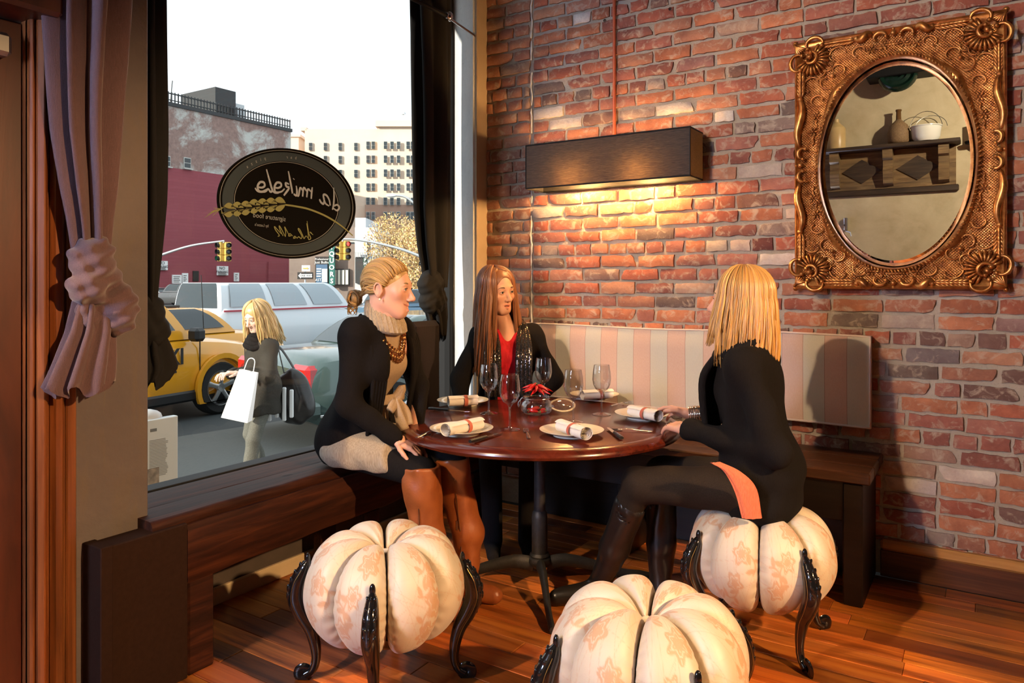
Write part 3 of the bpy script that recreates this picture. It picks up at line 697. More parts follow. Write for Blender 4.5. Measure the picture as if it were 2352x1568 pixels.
G = []; NTH = 192; hs = [(0, .004), (.02, .022), (.07, .034), (.13, .03), (.16, .018), (.2, .016), (.5, .022), (.72, .03), (.8, .034), (.86, .045), (.93, .052), (.98, .045), (1, .03), (1, -.012)]
for i in range(NTH):
    th = 2 * math.pi * i / NTH; ou, ow = outer(th); thi = math.atan2(ow / OB, ou / OA); iu, iw = OA * math.cos(thi), OB * math.sin(thi) + OZ
    G.append([fpt(iu + (ou - iu) * s, iw + (ow - iw) * s, h) for s, h in hs])
m = MB(); m.grid(np.array(G)[:, 4:9], closed_u=True); m.build('lattice_panel', 'gold_lattice', mr_, smooth=50)
m = MB(); m.grid(np.array(G)[:, :5], closed_u=True); m.build('inner_moulding', 'gold', mr_, smooth=50)
m = MB(); m.grid(np.array(G)[:, 8:], closed_u=True); m.build('outer_moulding', 'gold', mr_, smooth=50)
m = MB()
for i in range(150):
    th = 2 * math.pi * i / 150; m.ell(fpt((OA + .018) * math.cos(th), (OB + .018) * math.sin(th) + OZ, .034), (.0055, .007, .009), 6, 4, rot('Y', math.degrees(-th) + 60)[:3, :3])
m.build('bead_rim', 'gold', mr_, smooth=180)
m = MB(); m.lathe([(0, 0), (.93, 0), (.935, .0)], 72, tuple(fpt(0, OZ, .006)), np.array(Matrix.Rotation(R(90), 3, 'X')), OA, OB); m.build('glass', 'mirror_glass', mr_, smooth=30)
m = MB(); m.lathe([(.935, 0), (1.0, -.012)], 72, tuple(fpt(0, OZ, .006)), np.array(Matrix.Rotation(R(90), 3, 'X')), OA, OB); m.build('glass_bevel', 'mirror_glass', mr_, smooth=30)
m = MB()
def cscroll(m, c, r, a0, a1, rr, h, fl=(1, 1), sgn=(1, 1), ball=True, n=18):
    a = np.linspace(R(a0), R(a1), n); q = [fpt(sgn[0] * (c[0] + r * math.cos(x) * (1 - .35 * abs(2 * i / (n - 1) - 1) ** 3)), sgn[1] * (c[1] + r * math.sin(x) * (1 - .35 * abs(2 * i / (n - 1) - 1) ** 3)), h) for i, x in enumerate(a)]
    m.tube(q, [rr * .35, rr * .8, rr, rr * .8, rr * .35], 7)
    if ball: m.ell(q[0], rr * .95, 8, 6); m.ell(q[-1], rr * .95, 8, 6)
def leaf(m, u, w, ang, L, wd, h, sgn):
    M = rot('Y', -ang)[:3, :3] if sgn[0] * sgn[1] > 0 else rot('Y', ang + 180)[:3, :3]
    if sgn[0] * sgn[1] > 0 and sgn[0] < 0: M = rot('Y', -ang + 180)[:3, :3]
    if sgn[0] * sgn[1] < 0 and sgn[0] > 0: M = rot('Y', ang)[:3, :3]
    m.ell(fpt(sgn[0] * u, sgn[1] * w, h), (L, wd * .8, wd), 8, 6, M)
for su in (-1, 1):
    for sw in (-1, 1):
        sg = (su, sw); m = MB(); cu_, cw_ = MA - .085, MBz - .095
        for k in range(15):   # shell ribs fanning toward the centre
            an = R(135 + 90 - 118 + k * 236 / 14 + 0); an = R(225 - 112 + 224 * k / 14)
            m.tube([fpt(su * (cu_ + math.cos(an) * r), sw * (cw_ + math.sin(an) * r), h) for r, h in ((.022, .05), (.045, .058), (.068, .052), (.08, .04))], [.003, .0055, .0075, .004], 6)
        cscroll(m, (cu_ + .01, cw_ + .01), .034, 60 + 45, 300 + 45 - 30, .010, .062, sgn=sg)
        cscroll(m, (cu_ + .045, cw_ - .015), .055, -75, 88, .011, .058, sgn=sg); cscroll(m, (cu_ - .015, cw_ + .05), .052, 2, 165, .011, .058, sgn=sg)
        m.ell(fpt(su * (cu_ + .012), sw * (cw_ + .012), .05), .016, 10, 8)
        for q in range(5):   # pointed leaves at the outer corner
            leaf(m, MA - .028 + .004 * q, MBz - .03 - .002 * q, 20 + q * 14, .034, .007, .05, sg)
        m.ell(fpt(su * (MA - .004), sw * (MBz - .002), .03), .013, 8, 6)
        for q in range(7):   # acanthus clumps along both sides
            d = .155 + q * .017
            for o in (-1, 0, 1):
                leaf(m, MA - .03 + .012 * o, MBz - d, 88 - o * 24, .022, .0065, .052 - .008 * abs(o), sg); leaf(m, MA - d + .0, MBz - .03 + .012 * o, 2 + o * 24, .022, .0065, .052 - .008 * abs(o), sg)
        m.ell(fpt(su * (MA - .028), sw * (MBz - .285), .045), (.014, .012, .014), 8, 6); m.ell(fpt(su * (MA - .285), sw * (MBz - .028), .045), (.014, .012, .014), 8, 6)
        m.build('corner_ornament', 'gold', mr_, smooth=180)
        m = MB()   # inner C scrolls and flowers between shell and oval
        for (c, r, a0, a1, rr) in (((MA - .20, MBz - .17), .034, 20, 215, .0048), ((MA - .155, MBz - .215), .034, -125, 70, .0048), ((MA - .09, MBz - .23), .05, -40, 130, .005), ((MA - .21, MBz - .10), .05, -30, 140, .005), ((MA - .15, MBz - .13), .03, 150, 330, .004), ((MA - .115, MBz - .155), .03, 120, 300, .004), ((MA - .11, MBz - .31), .035, -20, 150, .005), ((MA - .30, MBz - .10), .035, -30, 150, .005)): cscroll(m, c, r, a0, a1, rr, .036, sgn=sg)
        m.ell(fpt(su * (MA - .175), sw * (MBz - .185), .034), .011, 10, 8)
        m.build('scrollwork', 'gold', mr_, smooth=180)
        for (fu, fw, dr) in ((MA - .10, MBz - .37, 90), (MA - .345, MBz - .085, 0), (MA - .085, MBz - .45, 90), (MA - .40, MBz - .075, 0)):
            m = MB()
            for q in range(6): leaf(m, fu + .014 * math.cos(q * 1.05), fw + .014 * math.sin(q * 1.05), 60 * q, .009, .0045, .028, sg)
            m.ell(fpt(su * fu, sw * fw, .032), .0055, 6, 5)
            for q in range(3): leaf(m, fu - (.03 + .014 * q) * (dr == 0), fw - (.03 + .014 * q) * (dr == 90), dr + (-1) ** q * 25, .012, .005, .026, sg)
            m.build('flower_spray', 'gold', mr_, smooth=180)
for su, sw, horiz in ((1, 0, 0), (-1, 0, 0), (0, 1, 1), (0, -1, 1)):
    m = MB(); e = (MBz if horiz else MA) - .03
    for s2 in (-1, 1):
        a = np.linspace(0, R(210), 16)
        q = [((.03 + .026 * (1 - math.cos(x))) * s2, e - .012 + .022 * math.sin(x)) for x in a]
        q = [fpt(u, sw * w, .055) if horiz else fpt(su * w, u, .055) for u, w in q]; m.tube(q, [.004, .009, .011, .008, .004], 7); m.ell(q[0], .009, 8, 6); m.ell(q[-1], .008, 8, 6)
    cpt = fpt(0, sw * e, .05) if horiz else fpt(su * e, 0, .05); m.ell(cpt, .013, 10, 8); m.ell((cpt[0] + (0 if horiz else su * .02), cpt[1], cpt[2] + (sw * .02 if horiz else 0)), .008, 8, 6)
    m.build('side_ornament', 'gold', mr_, smooth=180)
    for s2 in (-1, 1):   # swelling serpentine bars
        m = MB(); L0, L1 = .09, ((MA if horiz else MBz) - .28); s_ = np.linspace(0, 1, 20); rr = .006 + .013 * np.sin(s_ * math.pi) ** .7
        q = [(s2 * (L0 + (L1 - L0) * x), e + .004 + .012 * math.sin(x * 2 * math.pi)) for x in s_]; m.tube([fpt(u, sw * w, .046) if horiz else fpt(su * w, u, .046) for u, w in q], rr, 10); m.build('serpentine_bar', 'gold', mr_, smooth=180)
# ------------------------------------------------------------------ what the mirror shows: shelf wall opposite
def PM(px, py, off=0): 
    v = PY(px, py, 2 * (MY - .006) + 2.5 - off); v.y = -2.5 + off; return v
wood('old_wood', (.10, .06, .03), (.24, .16, .08), (.38, .28, .15), (3, 30, 30), .7, .4)
wood('shelf_wood', (.03, .016, .009), (.07, .04, .022), (.13, .08, .045), (3, 30, 30), .6, .3)
a, b = PM(1903, 350, .02), PM(2196, 322, .02); sz = (a.z + b.z) / 2; sx0, sx1 = a.x - .25, b.x; pxm = .00545
sh = root('bracket_shelf', 'rustic bracketed wooden shelf seen in the oval mirror', 'shelf', ((sx0 + sx1) / 2, -2.5, sz))
MB().box((sx0, -2.497, sz - .045), (sx1 + .05, -2.24, sz), .006).build('shelf_board', 'shelf_wood', sh)
MB().box((sx0, -2.499, sz - .56), (sx1, -2.47, sz - .045), .006).build('back_panel', 'old_wood', sh)
MB().box((sx0, -2.499, sz - .60), (sx1 + .03, -2.455, sz - .52), .012).build('lower_rail', 'shelf_wood', sh)
for px in (1918, 2040, 2168):
    x = PM(px, 380, .1).x; m = MB(); m.prism([(0, 0), (.17, 0), (.17, -.12), (.11, -.14), (.10, -.22), (.13, -.27), (.09, -.42), (0, -.45)], (x - .055, -2.47, sz - .045), (0, 1, 0), (0, 0, 1), (.11, 0, 0)); m.build('bracket', 'old_wood', sh)
for px in (1980, 2108):
    x = PM(px, 395, .03).x; m = MB(); m.prism([(-.23, 0), (0, .15), (.23, 0), (0, -.15)], (x, -2.472, sz - .29), (1, 0, 0), (0, 0, 1), (0, .018, 0)); m.build('diamond_panel', 'shelf_wood', sh)
simple('stoneware', (.62, .44, .2), .35, col2=(.5, .33, .14), scale=5)
x = PM(1921, 330, .13).x; m = MB(); m.lathe([(0, 0), (.105, 0), (.11, .02), (.11, .26), (.095, .285), (.05, .33), (.03, .35), (.03, .39), (.024, .39), (.02, .3), (0, .3)], 24, (x, -2.37, sz)); jug = tag(m.build('stoneware_jug', 'stoneware', None, (x, -2.37, sz), 40), 'tan stoneware jug at the left end of the mirrored shelf', 'jug')
simple('wicker', (.16, .09, .045), .7, col2=(.28, .18, .09), scale=90, bump=(140, .8))
x = PM(2064, 330, .13).x; dj = root('wicker_demijohn', 'wicker covered bottle standing on the mirrored shelf', 'bottle', (x, -2.37, sz))
m = MB(); m.lathe([(0, 0), (.09, 0), (.12, .03), (.125, .15), (.1, .23), (.05, .28), (.032, .3)], 24, (x, -2.37, sz)); m.build('wicker_cover', 'wicker', dj, smooth=50)
m = MB(); m.lathe([(.034, .29), (.03, .31), (.028, .4), (.034, .405), (.034, .425), (.026, .425)], 16, (x, -2.37, sz)); simple('brown_glass', (.12, .06, .02), .1); m.build('neck', 'brown_glass', dj, smooth=50)
simple('enamel', (.78, .78, .74), .2)
x = PM(2127, 325, .13).x; pt = root('enamel_pot', 'white enamel pot with wire handles on the mirrored shelf', 'pot', (x, -2.36, sz))
m = MB(); m.lathe([(0, .003), (.12, .003), (.15, .05), (.165, .17), (.175, .175), (.175, .185), (.16, .185), (.14, .05), (0, .02)], 28, (x, -2.36, sz)); m.build('body', 'enamel', pt, smooth=50)
m = MB(); m.tube([(x + .17 * math.cos(t), -2.36 + .03 * math.sin(t), sz + .17 + .19 * math.sin(t)) for t in np.linspace(0, math.pi, 20)], .004, 5); m.tube([(x + .05 + .17 * math.cos(t), -2.36 - .06 * math.sin(t), sz + .17 + .15 * math.sin(t)) for t in np.linspace(0, math.pi, 20)], .004, 5); m.build('wire_handle', 'brushed_metal', pt, smooth=60)
simple('green_glaze', (.006, .02, .014), .15)
c = PM(2062, 172, .22); hp = root('hanging_pan', 'round dark green ribbed lamp dish seen at the top of the mirror', 'lamp', (c.x, c.y, c.z))
m = MB(); m.lathe([(0, .03), (.05, .03), (.06, .06), (.1, .05), (.11, .075), (.15, .06), (.19, .09), (.215, .06), (.22, 0), (.2, -.02), (0, -.02)], 32, (c.x, c.y, c.z), rot('X', -80)[:3, :3]); m.build('dish', 'green_glaze', hp, smooth=40)
m = MB(); m.tube([(c.x, c.y - .02, c.z), (c.x, c.y - .1, 4.1)], .02, 8); m.build('stem', 'black_paint', hp)
a, b = PM(1992, 150, .2), PM(2200, 185, .2); be = MB().box((a.x, -2.5, 3.9), (b.x + .3, -2.15, 4.1), .01); struct(be.build('trim_4', 'black_paint'))
a = PM(1942, 525, .06); m = MB(); m.box((a.x - .02, -2.5, a.z - .02), (a.x + .02, -2.44, a.z + .14), .004).box((a.x - .14, -2.46, a.z + .03), (a.x, -2.44, a.z + .06), .003); m.tube([(a.x, -2.45, a.z - .03), (a.x + .06, -2.42, a.z - .05), (a.x + .07, -2.42, a.z - .1)], .008, 6); tag(m.build('coat_hook', 'brushed_metal', None, (a.x, -2.47, a.z)), 'small metal wall hook low in the oval mirror', 'hook')
a = PM(2233, 330, .1); cn = root('candle_sconce', 'white candle on a dark sconce at the right edge of the mirror glass', 'candle', (a.x, -2.4, a.z))
MB().lathe([(0, 0), (.035, 0), (.035, .22), (0, .22)], 16, (a.x, -2.4, a.z + .02)).build('candle', 'enamel', cn, smooth=40)
MB().lathe([(0, -.01), (.07, 0), (.08, .03), (.03, .02), (0, .02)], 16, (a.x, -2.4, a.z)).tube([(a.x, -2.4, a.z), (a.x, -2.5, a.z - .08)], .012, 6).build('holder', 'black_paint', cn, smooth=40)
# ------------------------------------------------------------------ curtains
@mdef('purple_cloth')
def _(n):
    t = NT(n); w = t.noise(t.co((60, 500, 500)), 1, 3); w2 = t.noise(t.co((500, 500, 40)), 1, 3); h = t.math('ADD', w, w2); c = t.ramp(t.math('MULTIPLY', h, .5), [(.35, (.075, .04, .046)), (.65, (.135, .073, .08))]); t.bs(Base_Color=c, Roughness=.85, Sheen_Weight=.35); t.bump(h, .3, .003); return t.m
simple('black_velvet', (.004, .004, .005), .9)
def curtain(mat, label, X, xs, knot, tail, lobes, seed, thick=.05, ztop=3.3, kn_r=None):
    """xs: list of (py, px_left, px_right) outline of the hanging part; knot (px,py,rpx,rpy) list; tail outline"""
    c0 = PX(knot[0][0], knot[0][1], X); o = root('knotted_curtain', label, 'curtain', (X, c0.y, c0.z - .3))
    def lobed(rows, nl, ph, dep, endj=0):
        G = []
        for i, (py, l, r_) in enumerate(rows):
            A, B = PX(l, py, X), PX(r_, py, X); cy, hw = (A.y + B.y) / 2, abs(B.y - A.y) / 2; ring = []
            for q in range(72):
                a = 2 * math.pi * q / 72; c_ = math.cos(nl * a + ph + .5 * math.sin(i * .22 + seed) + .8 * math.sin(2 * a + seed)); f = 1 + dep * (1.6 * abs(c_) ** .6 * (1 if c_ > 0 else -1)) * .75 + .08 * math.cos(3 * a + seed)
                zz = A.z + (endj * math.cos(nl * a + ph) * (i == len(rows) - 1)); ring.append((X + thick * (.5 + .5 * hw / .12) * f * math.sin(a), cy + hw * f * math.cos(a) / (1 + dep * .6), zz))
            G.append(ring)
        return G
    ys = [k[0] for k in xs]; zt = CH + (HOR - ys[0]) * X / ray((xs[0][1] + xs[0][2]) / 2).x / F
    n = 26; rows = []
    for t in np.linspace(ys[0], ys[-1], n): rows.append((t, np.interp(t, ys, [k[1] for k in xs]), np.interp(t, ys, [k[2] for k in xs])))
    G = lobed(rows, lobes, seed, .42); top = [(p[0], p[1], ztop) for p in G[0]]; m = MB(); m.grid(np.array([top] + G), closed_v=True); m.build('drape', mat, o, smooth=180)
    ops = []; pts = []
    for (px, py, rx, ry, *e) in knot:
        c = PX(px, py, X); s_ = (PX(px + 50, py, X).y - c.y) / 50; sz_ = abs(PX(px, py + 50, X).z - c.z) / 50; th = e[0] if e else thick * 1.25; c = (X + (e[1] if len(e) > 1 else 0), c.y, c.z); pts.append(c)
        ops.append(('+', ('e', c, (th, rx * s_, ry * sz_), rot('X', e[2] if len(e) > 2 else 0)), .018))
    sd = seed * 3.1; am = 1.0 if mat == 'purple_cloth' else .5; ops.append(('n', lambda Q: am * (.005 * np.sin((Q[:, 2] * 60 + Q[:, 1] * 95 + 25 * Q[:, 0]) + 2.5 * np.sin(Q[:, 1] * 22 + sd)) + .004 * np.sin(Q[:, 2] * 130 - Q[:, 1] * 70)).astype(np.float32), 0))
    pa = np.array(pts); V, Fc = sd_mesh(ops, pa.min(0) - .2, pa.max(0) + .2, .005); np_obj('knot', V, Fc, mat, o)
    ys = [k[0] for k in tail]; rows = [(t, np.interp(t, ys, [k[1] for k in tail]), np.interp(t, ys, [k[2] for k in tail])) for t in np.linspace(ys[0], ys[-1], 18)]
    G = lobed(rows, 7, seed * 2 + 1, .24, .02); m = MB(); m.grid(np.array(G), closed_v=True); m.build('tail', mat, o, smooth=180)
    return o
curtain('purple_cloth', 'mauve curtain tied in a knot over the plaster pier beside the door', -2.39, [(-60, 112, 292), (100, 122, 285), (300, 135, 272), (420, 150, 262), (500, 163, 252), (575, 172, 246)],
        [(205, 600, 50, 58, .062, .02), (190, 655, 42, 45, .06, .03), (228, 640, 50, 55, .05, .0), (262, 710, 38, 58, .055, .03), (215, 725, 40, 40, .04, 0)], [(690, 175, 245), (760, 158, 262), (840, 125, 262), (895, 100, 258), (905, 104, 256)], 7, 2)
curtain('black_velvet', 'black curtain knotted at the left edge of the window', -2.72, [(-200, 300, 372), (300, 300, 378), (450, 300, 375), (560, 305, 366), (640, 315, 358), (720, 318, 352)],
        [(345, 720, 30, 45), (350, 760, 36, 40)], [(740, 310, 365), (800, 305, 392), (850, 300, 410), (890, 300, 380)], 6, 3, .045)
curtain('black_velvet', 'black curtain knotted at the right edge of the window by the white pier', -2.83, [(-120, 950, 1022), (300, 955, 1022), (470, 958, 1022), (560, 966, 1022), (620, 976, 1020), (660, 982, 1018)],
        [(990, 655, 24, 36), (995, 690, 26, 34)], [(690, 975, 1018), (730, 985, 1022), (760, 992, 1020), (778, 1000, 1018)], 6, 5, .05)
rd = root('curtain_rod', 'dark curtain rod over the window ending in a chrome ball', 'curtain rod', (-2.68, 2.6, 3.1))
a = PX(1030, 38, -2.70); MB().tube([(-2.70, 1.5, a.z), (-2.70, a.y - .02, a.z)], .012, 10).build('rod', 'black_paint', rd, smooth=60)
MB().ell(tuple(a), .03, 16, 12).build('finial', 'chrome', rd, smooth=180)
MB().tube([(-2.70, a.y - .03, a.z), (-2.70, a.y - .02, a.z)], .02, 12).tube([(-2.70, a.y - .06, a.z), (-2.735, 3.83, a.z - .02)], .008, 8).build('bracket', 'chrome', rd, smooth=60)
# ------------------------------------------------------------------ table settings
simple('porcelain', (.80, .73, .58), .18, Coat_Weight=.3)
simple('napkin_cloth', (.80, .76, .70), .85, col2=(.76, .71, .65), scale=30, bump=(300, .25))
simple('napkin_band', (.50, .13, .08), .85)
simple('knife_handle', (.012, .011, .010), .35)
simple('chilli_red', (.55, .012, .01), .25, col2=(.38, .008, .008), scale=30)
simple('chilli_stem', (.10, .13, .02), .5)
# stripes of light are only reflections; cutlery is plain polished steel
pld = [(1063, 922, 'white plate with a rolled napkin at the far left of the table'), (1060, 987, 'white plate with a rolled napkin near the seated woman in beige'), (1313, 991, 'white plate with a rolled napkin at the front edge of the table'), (1365, 908, 'white plate at the back of the table toward the striped cushion'), (1478, 952, 'white plate under the hands of the woman on the stool')]
plates = []
for i, (px, py, lab) in enumerate(pld):
    c = PZ(px, py, .775)
    if i == 0:
        p0 = MB(); p0.lathe([(0, .004), (.07, .004), (.085, .007), (.125, .022), (.134, .025), (.135, .027), (.131, .0275), (.10, .018), (.084, .0105), (.07, .009), (0, .009)], 48); p0.lathe([(.078, .006), (.078, 0), (.072, 0), (.072, .006)], 32)
        o = p0.build('plate', 'porcelain', None, None, 40); o.location = (c.x, c.y, TZ); tag(o, lab, 'plate', 'plates on the round table'); pl0 = o
    else: o = copy_tree(pl0, None, (c.x, c.y, TZ), None, lab)
    plates.append(o)
def napkin(c, ang, label, L=.17, r=.032):
    o = root('rolled_napkin', label, 'napkin', c, ang, 'rolled napkins with a red band'); m = MB(); s_ = np.linspace(0, 1, 90); th = s_ * 2 * math.pi * 3.4; rr = r * (.25 + .75 * s_); G = []
    for x in np.linspace(-L / 2, L / 2, 16):
        q = np.stack([np.full(90, x + .004 * math.sin(9 * x)) + .012 * (s_ - 1) * np.sign(x) * (abs(x) > L * .45), rr * np.cos(th) * 1.06 * (1 + .03 * math.sin(x * 40)), rr * np.sin(th) * .88 + r * .88], 1); G.append(q)
    m.grid(np.array(G)); m.build('cloth', 'napkin_cloth', o, smooth=60, world=False)
    m = MB(); b0 = .012; m.grid(np.array([[(x, (r * 1.02) * 1.06 * math.cos(t), r * 1.02 * .88 * math.sin(t) + r * .88) for t in np.linspace(0, 2 * math.pi, 40)] for x in (b0 - .009, b0 + .009)])); m.build('band', 'napkin_band', o, smooth=60, world=False); return o
for (ax, ay, bx, by, lab) in ((1030, 917, 1096, 914, 'rolled white napkin with red band on the far left plate'), (1018, 985, 1108, 966, 'rolled white napkin with red band on the plate nearest the seated woman in beige'), (1288, 972, 1346, 992, 'rolled white napkin with spiral end on the front plate'), (1338, 903, 1404, 899, 'folded white napkin on the rear plate'), (1450, 938, 1512, 951, 'rolled white napkin held by the woman on the stool')):
    A, B = PZ(ax, ay + 5, .80), PZ(bx, by + 5, .80); mid = (A + B) / 2; mid.z = TZ + .0125; L = min(max((B - A).length, .14), .2); napkin(mid, math.degrees(math.atan2(B.y - A.y, B.x - A.x)), lab, L)
gl = None
for (px, py, lab) in ((1123, 948, 'empty wine glass left of the jar in front of the woman in red'), (1171, 985, 'empty wine glass nearest the camera, left of the chilli jar'), (1248, 926, 'empty wine glass standing behind the chilli jar'), (1317, 968, 'empty wine glass behind the front plate'), (1382, 950, 'empty wine glass on the right toward the woman on the stool')):
    c = PZ(px, py, .763)
    if gl is None:
        gl = root('wine_glass', lab, 'wine glass', (c.x, c.y, TZ), 0, 'wine glasses on the round table')
        m = MB(); m.lathe([(.0, .108), (.012, .110), (.03, .122), (.042, .145), (.0455, .17), (.043, .205), (.0375, .24), (.0368, .2405), (.0362, .24), (.0416, .205), (.0441, .17), (.0405, .146), (.029, .124), (0, .1125)], 32); m.build('bowl', 'wine_glass', gl, smooth=50, world=False)
        m = MB(); m.lathe([(.006, .012), (.0042, .03), (.004, .08), (.006, .1), (.013, .111)], 14); m.build('stem', 'glass_stem', gl, smooth=50, world=False)
        m = MB(); m.lathe([(0, .0005), (.044, .0005), (.045, .002), (.03, .006), (.01, .011), (.006, .014)], 32); m.build('foot', 'glass_stem', gl, smooth=40, world=False)
    else: copy_tree(gl, None, (c.x, c.y, TZ), 0, lab)
def knife(a, b, label):
    A, B = PZ(*a, TZ + .01), PZ(*b, TZ + .005); L = max((B - A).length, .2); an = math.degrees(math.atan2(B.y - A.y, B.x - A.x)); o = root('steak_knife', label, 'knife', (A.x, A.y, TZ), an, 'steak knives with dark handles')
    m = MB(); m.tube([(0, 0, .011), (.02, 0, .0115), (.06, 0, .0105), (.11, 0, .0105)], [.009, .011, .0095, .009], 10, flat=(.72, 1.0)); m.build('handle', 'knife_handle', o, smooth=50, world=False)
    m = MB(); m.prism([(0, -.009), (.09, -.009), (.115, -.004), (.12, .003), (.1, .008), (0, .008)], (.108, 0, .008), (1, 0, 0), (0, 1, 0), (0, 0, .0016)); m.build('blade', 'steel', o, world=False)
    m = MB()
    for x in (.03, .055, .08): m.tube([(x, 0, .0005), (x, 0, .0195)], .0022, 6)
    m.build('rivet', 'steel', o, world=False)
knife((985, 938), (1080, 947), 'steak knife by the far left plate'); knife((1080, 1014), (1166, 990), 'steak knife between the two nearest plates on the left'); knife((1428, 1006), (1376, 968), 'steak knife right of the front plate')
def fork(a, b, label):
    A, B = PZ(*a, TZ + .004), PZ(*b, TZ + .004); an = math.degrees(math.atan2(B.y - A.y, B.x - A.x)); o = root('fork', label, 'fork', (A.x, A.y, TZ), an, 'steel forks on the round table')
    m = MB(); pr = bez([(0, 0, .008), (.03, 0, .0035), (.06, 0, .006), (.09, 0, .011), (.14, 0, .006), (.19, 0, .004)], 20); m.tube(pr[6:], [.006, .003, .0032, .005, .0075, .006], 8, flat=(.35, 1)); m.build('handle', 'steel', o, smooth=60, world=False)
    m = MB(); m.box((.042, -.011, .004), (.064, .011, .0062), .001)
    for q in range(4): m.tube([(.044, -.0093 + q * .0062, .005), (.02, -.0096 + q * .0064, .0035), (0, -.0093 + q * .0062, .0085)], [.0018, .0016, .0008], 5)
    m.build('tines', 'steel', o, smooth=60, world=False)
fork((1207, 985), (1222, 1026), 'fork lying at the front centre of the table'); fork((1396, 985), (1496, 991), 'fork beside the hand of the woman on the stool'); fork((1450, 922), (1408, 931), 'fork by the rear plate'); fork((1010, 985), (974, 998), 'fork mostly hidden under the plate rim at the table left')
# chilli jar
c = PZ(1232, 948, .765); jr = root('glass_jar', 'squat clip top glass jar holding red chillies in the middle of the table', 'jar', (c.x, c.y, TZ)); jc = (c.x, c.y, TZ)
m = MB(); m.lathe([(0, .001), (.055, .001), (.072, .012), (.078, .035), (.072, .06), (.06, .07), (.063, .075), (.063, .088), (.058, .09), (.056, .074), (.067, .058), (.073, .035), (.067, .015), (0, .007)], 36, jc); m.build('body', 'wine_glass', jr, smooth=50)
m = MB(); m.tube([(jc[0] + .066 * math.cos(t), jc[1] + .066 * math.sin(t), TZ + .078) for t in np.linspace(0, 2 * math.pi, 40)][:-1], .0016, 5, closed=True); m.tube(bez([(jc[0] - .066, jc[1] - .02, TZ + .078), (jc[0] - .085, jc[1] - .03, TZ + .05), (jc[0] - .08, jc[1] - .03, TZ + .03), (jc[0] - .075, jc[1] - .02, TZ + .075)], 14), .0016, 5); m.build('wire_clip', 'steel', jr, smooth=60)
c2 = PZ(1292, 930, .79); m = MB(); Mx = np.array(Matrix.Rotation(R(-57), 3, 'Z') @ Matrix.Rotation(R(20), 3, 'Y')); m.lathe([(0, .012), (.05, .012), (.062, .006), (.066, 0), (.06, -.004), (.0, .004)], 32, (c2.x, c2.y, .792), Mx); m.build('lid', 'wine_glass', jr, smooth=50)
m = MB(); m.lathe([(.056, -.004), (.064, -.004), (.064, .0), (.056, .0)], 32, (c2.x, c2.y, .792), Mx, closed=True); m.build('gasket', 'gasket_beige', jr, smooth=50)
def chilli(p, d, L, r, label, curl=.3):
    d = Vector(d).normalized(); s_ = Vector((0, 0, 1)).cross(d); s_ = s_.normalized() if s_.length > .01 else Vector((1, 0, 0)); o = root('red_chilli', label, 'chilli', p, 0, 'red chillies in and on the glass jar'); p = Vector(p)
    q = [p + d * L * t + s_ * curl * L * .3 * math.sin(t * 2.4) + Vector((0, 0, -.15 * L * t * t)) for t in np.linspace(0, 1, 9)]; m = MB(); m.tube(q, [r * .6, r, r * 1.05, r, r * .85, r * .65, r * .45, r * .25, r * .05], 8); m.build('pod', 'chilli_red', o, smooth=180)
    m = MB(); m.tube([p - d * .001, p - d * .006, p - d * .014 + s_ * .004], [r * .65, r * .35, r * .22], 6); m.build('stalk', 'chilli_stem', o, smooth=60)
rc = random.Random(3)
for i in range(16):
    a = i * 2.4; e = .35 + .5 * rc.random(); d = (math.cos(a) * math.cos(e), math.sin(a) * math.cos(e), -math.sin(e) * .35 + .1); k = .012
    chilli((jc[0] + .01 * math.cos(a), jc[1] + .01 * math.sin(a), TZ + .115 + .002 * i), d, .06 + .015 * rc.random(), .0085, 'glossy red chilli in the bunch heaped on the mouth of the jar')
for i in range(5):
    a = i * 1.3 + .5; chilli((jc[0] + .045 * math.cos(a), jc[1] + .045 * math.sin(a), TZ + .018 + .004 * (i % 2)), (-math.sin(a + .4), math.cos(a + .4), .03), .055, .009, 'red chilli lying on the bottom of the jar', .5)
# ------------------------------------------------------------------ people
@mdef('skin')
def _(n):
    t = NT(n); at = t.n('ShaderNodeAttribute', _attribute_name='tint').outputs['Color']; w = t.noise(t.co(), 90, 4); c = t.mix(t.math('MULTIPLY', w, .18), at, (.75, .36, .26))
    t.bs(Base_Color=c, Roughness=.48, Subsurface_Weight=.12, Subsurface_Radius=(.02, .008, .004), Subsurface_Scale=.3); t.bump(w, .05, .001); return t.m
@mdef('hair')
def _(n):
    t = NT(n); at = t.n('ShaderNodeAttribute', _attribute_name='tint').outputs['Color']; w = t.noise(t.co((420, 420, 25)), 1, 3); c = t.mix(t.math('MULTIPLY', w, .55), at, t.mix(1.0, at, (.35, .28, .22), 'MULTIPLY')); t.bs(Base_Color=c, Roughness=.36, Anisotropic=.5, Specular_IOR_Level=.6); t.bump(w, .35, .002); return t.m
@mdef('eye')
def _(n):
    t = NT(n); at = t.n('ShaderNodeAttribute', _attribute_name='tint').outputs['Color']; t.bs(Base_Color=at, Roughness=.08); return t.m
def knit(n, c, sc=420, st=.5, axis=(1, 1, .15), rough=.95, c2=None):
    def f(_):
        t = NT(n); w = t.noise(t.co(tuple(a * sc for a in axis)), 1, 2); col = t.ramp(w, [(.35, c), (.7, c2 or tuple(x * 1.7 for x in c))]); t.bs(Base_Color=col, Roughness=rough, Specular_IOR_Level=.15); t.bump(w, st, .004); return t.m
    MDEF[n] = f
knit('black_knit', (.006, .005, .005)); knit('black_scarf', (.007, .006, .006), 200, .7, (1, 1, .2)); knit('oatmeal_knit', (.30, .235, .165), 260, .6, (1, 1, .1), .95, (.44, .36, .26))
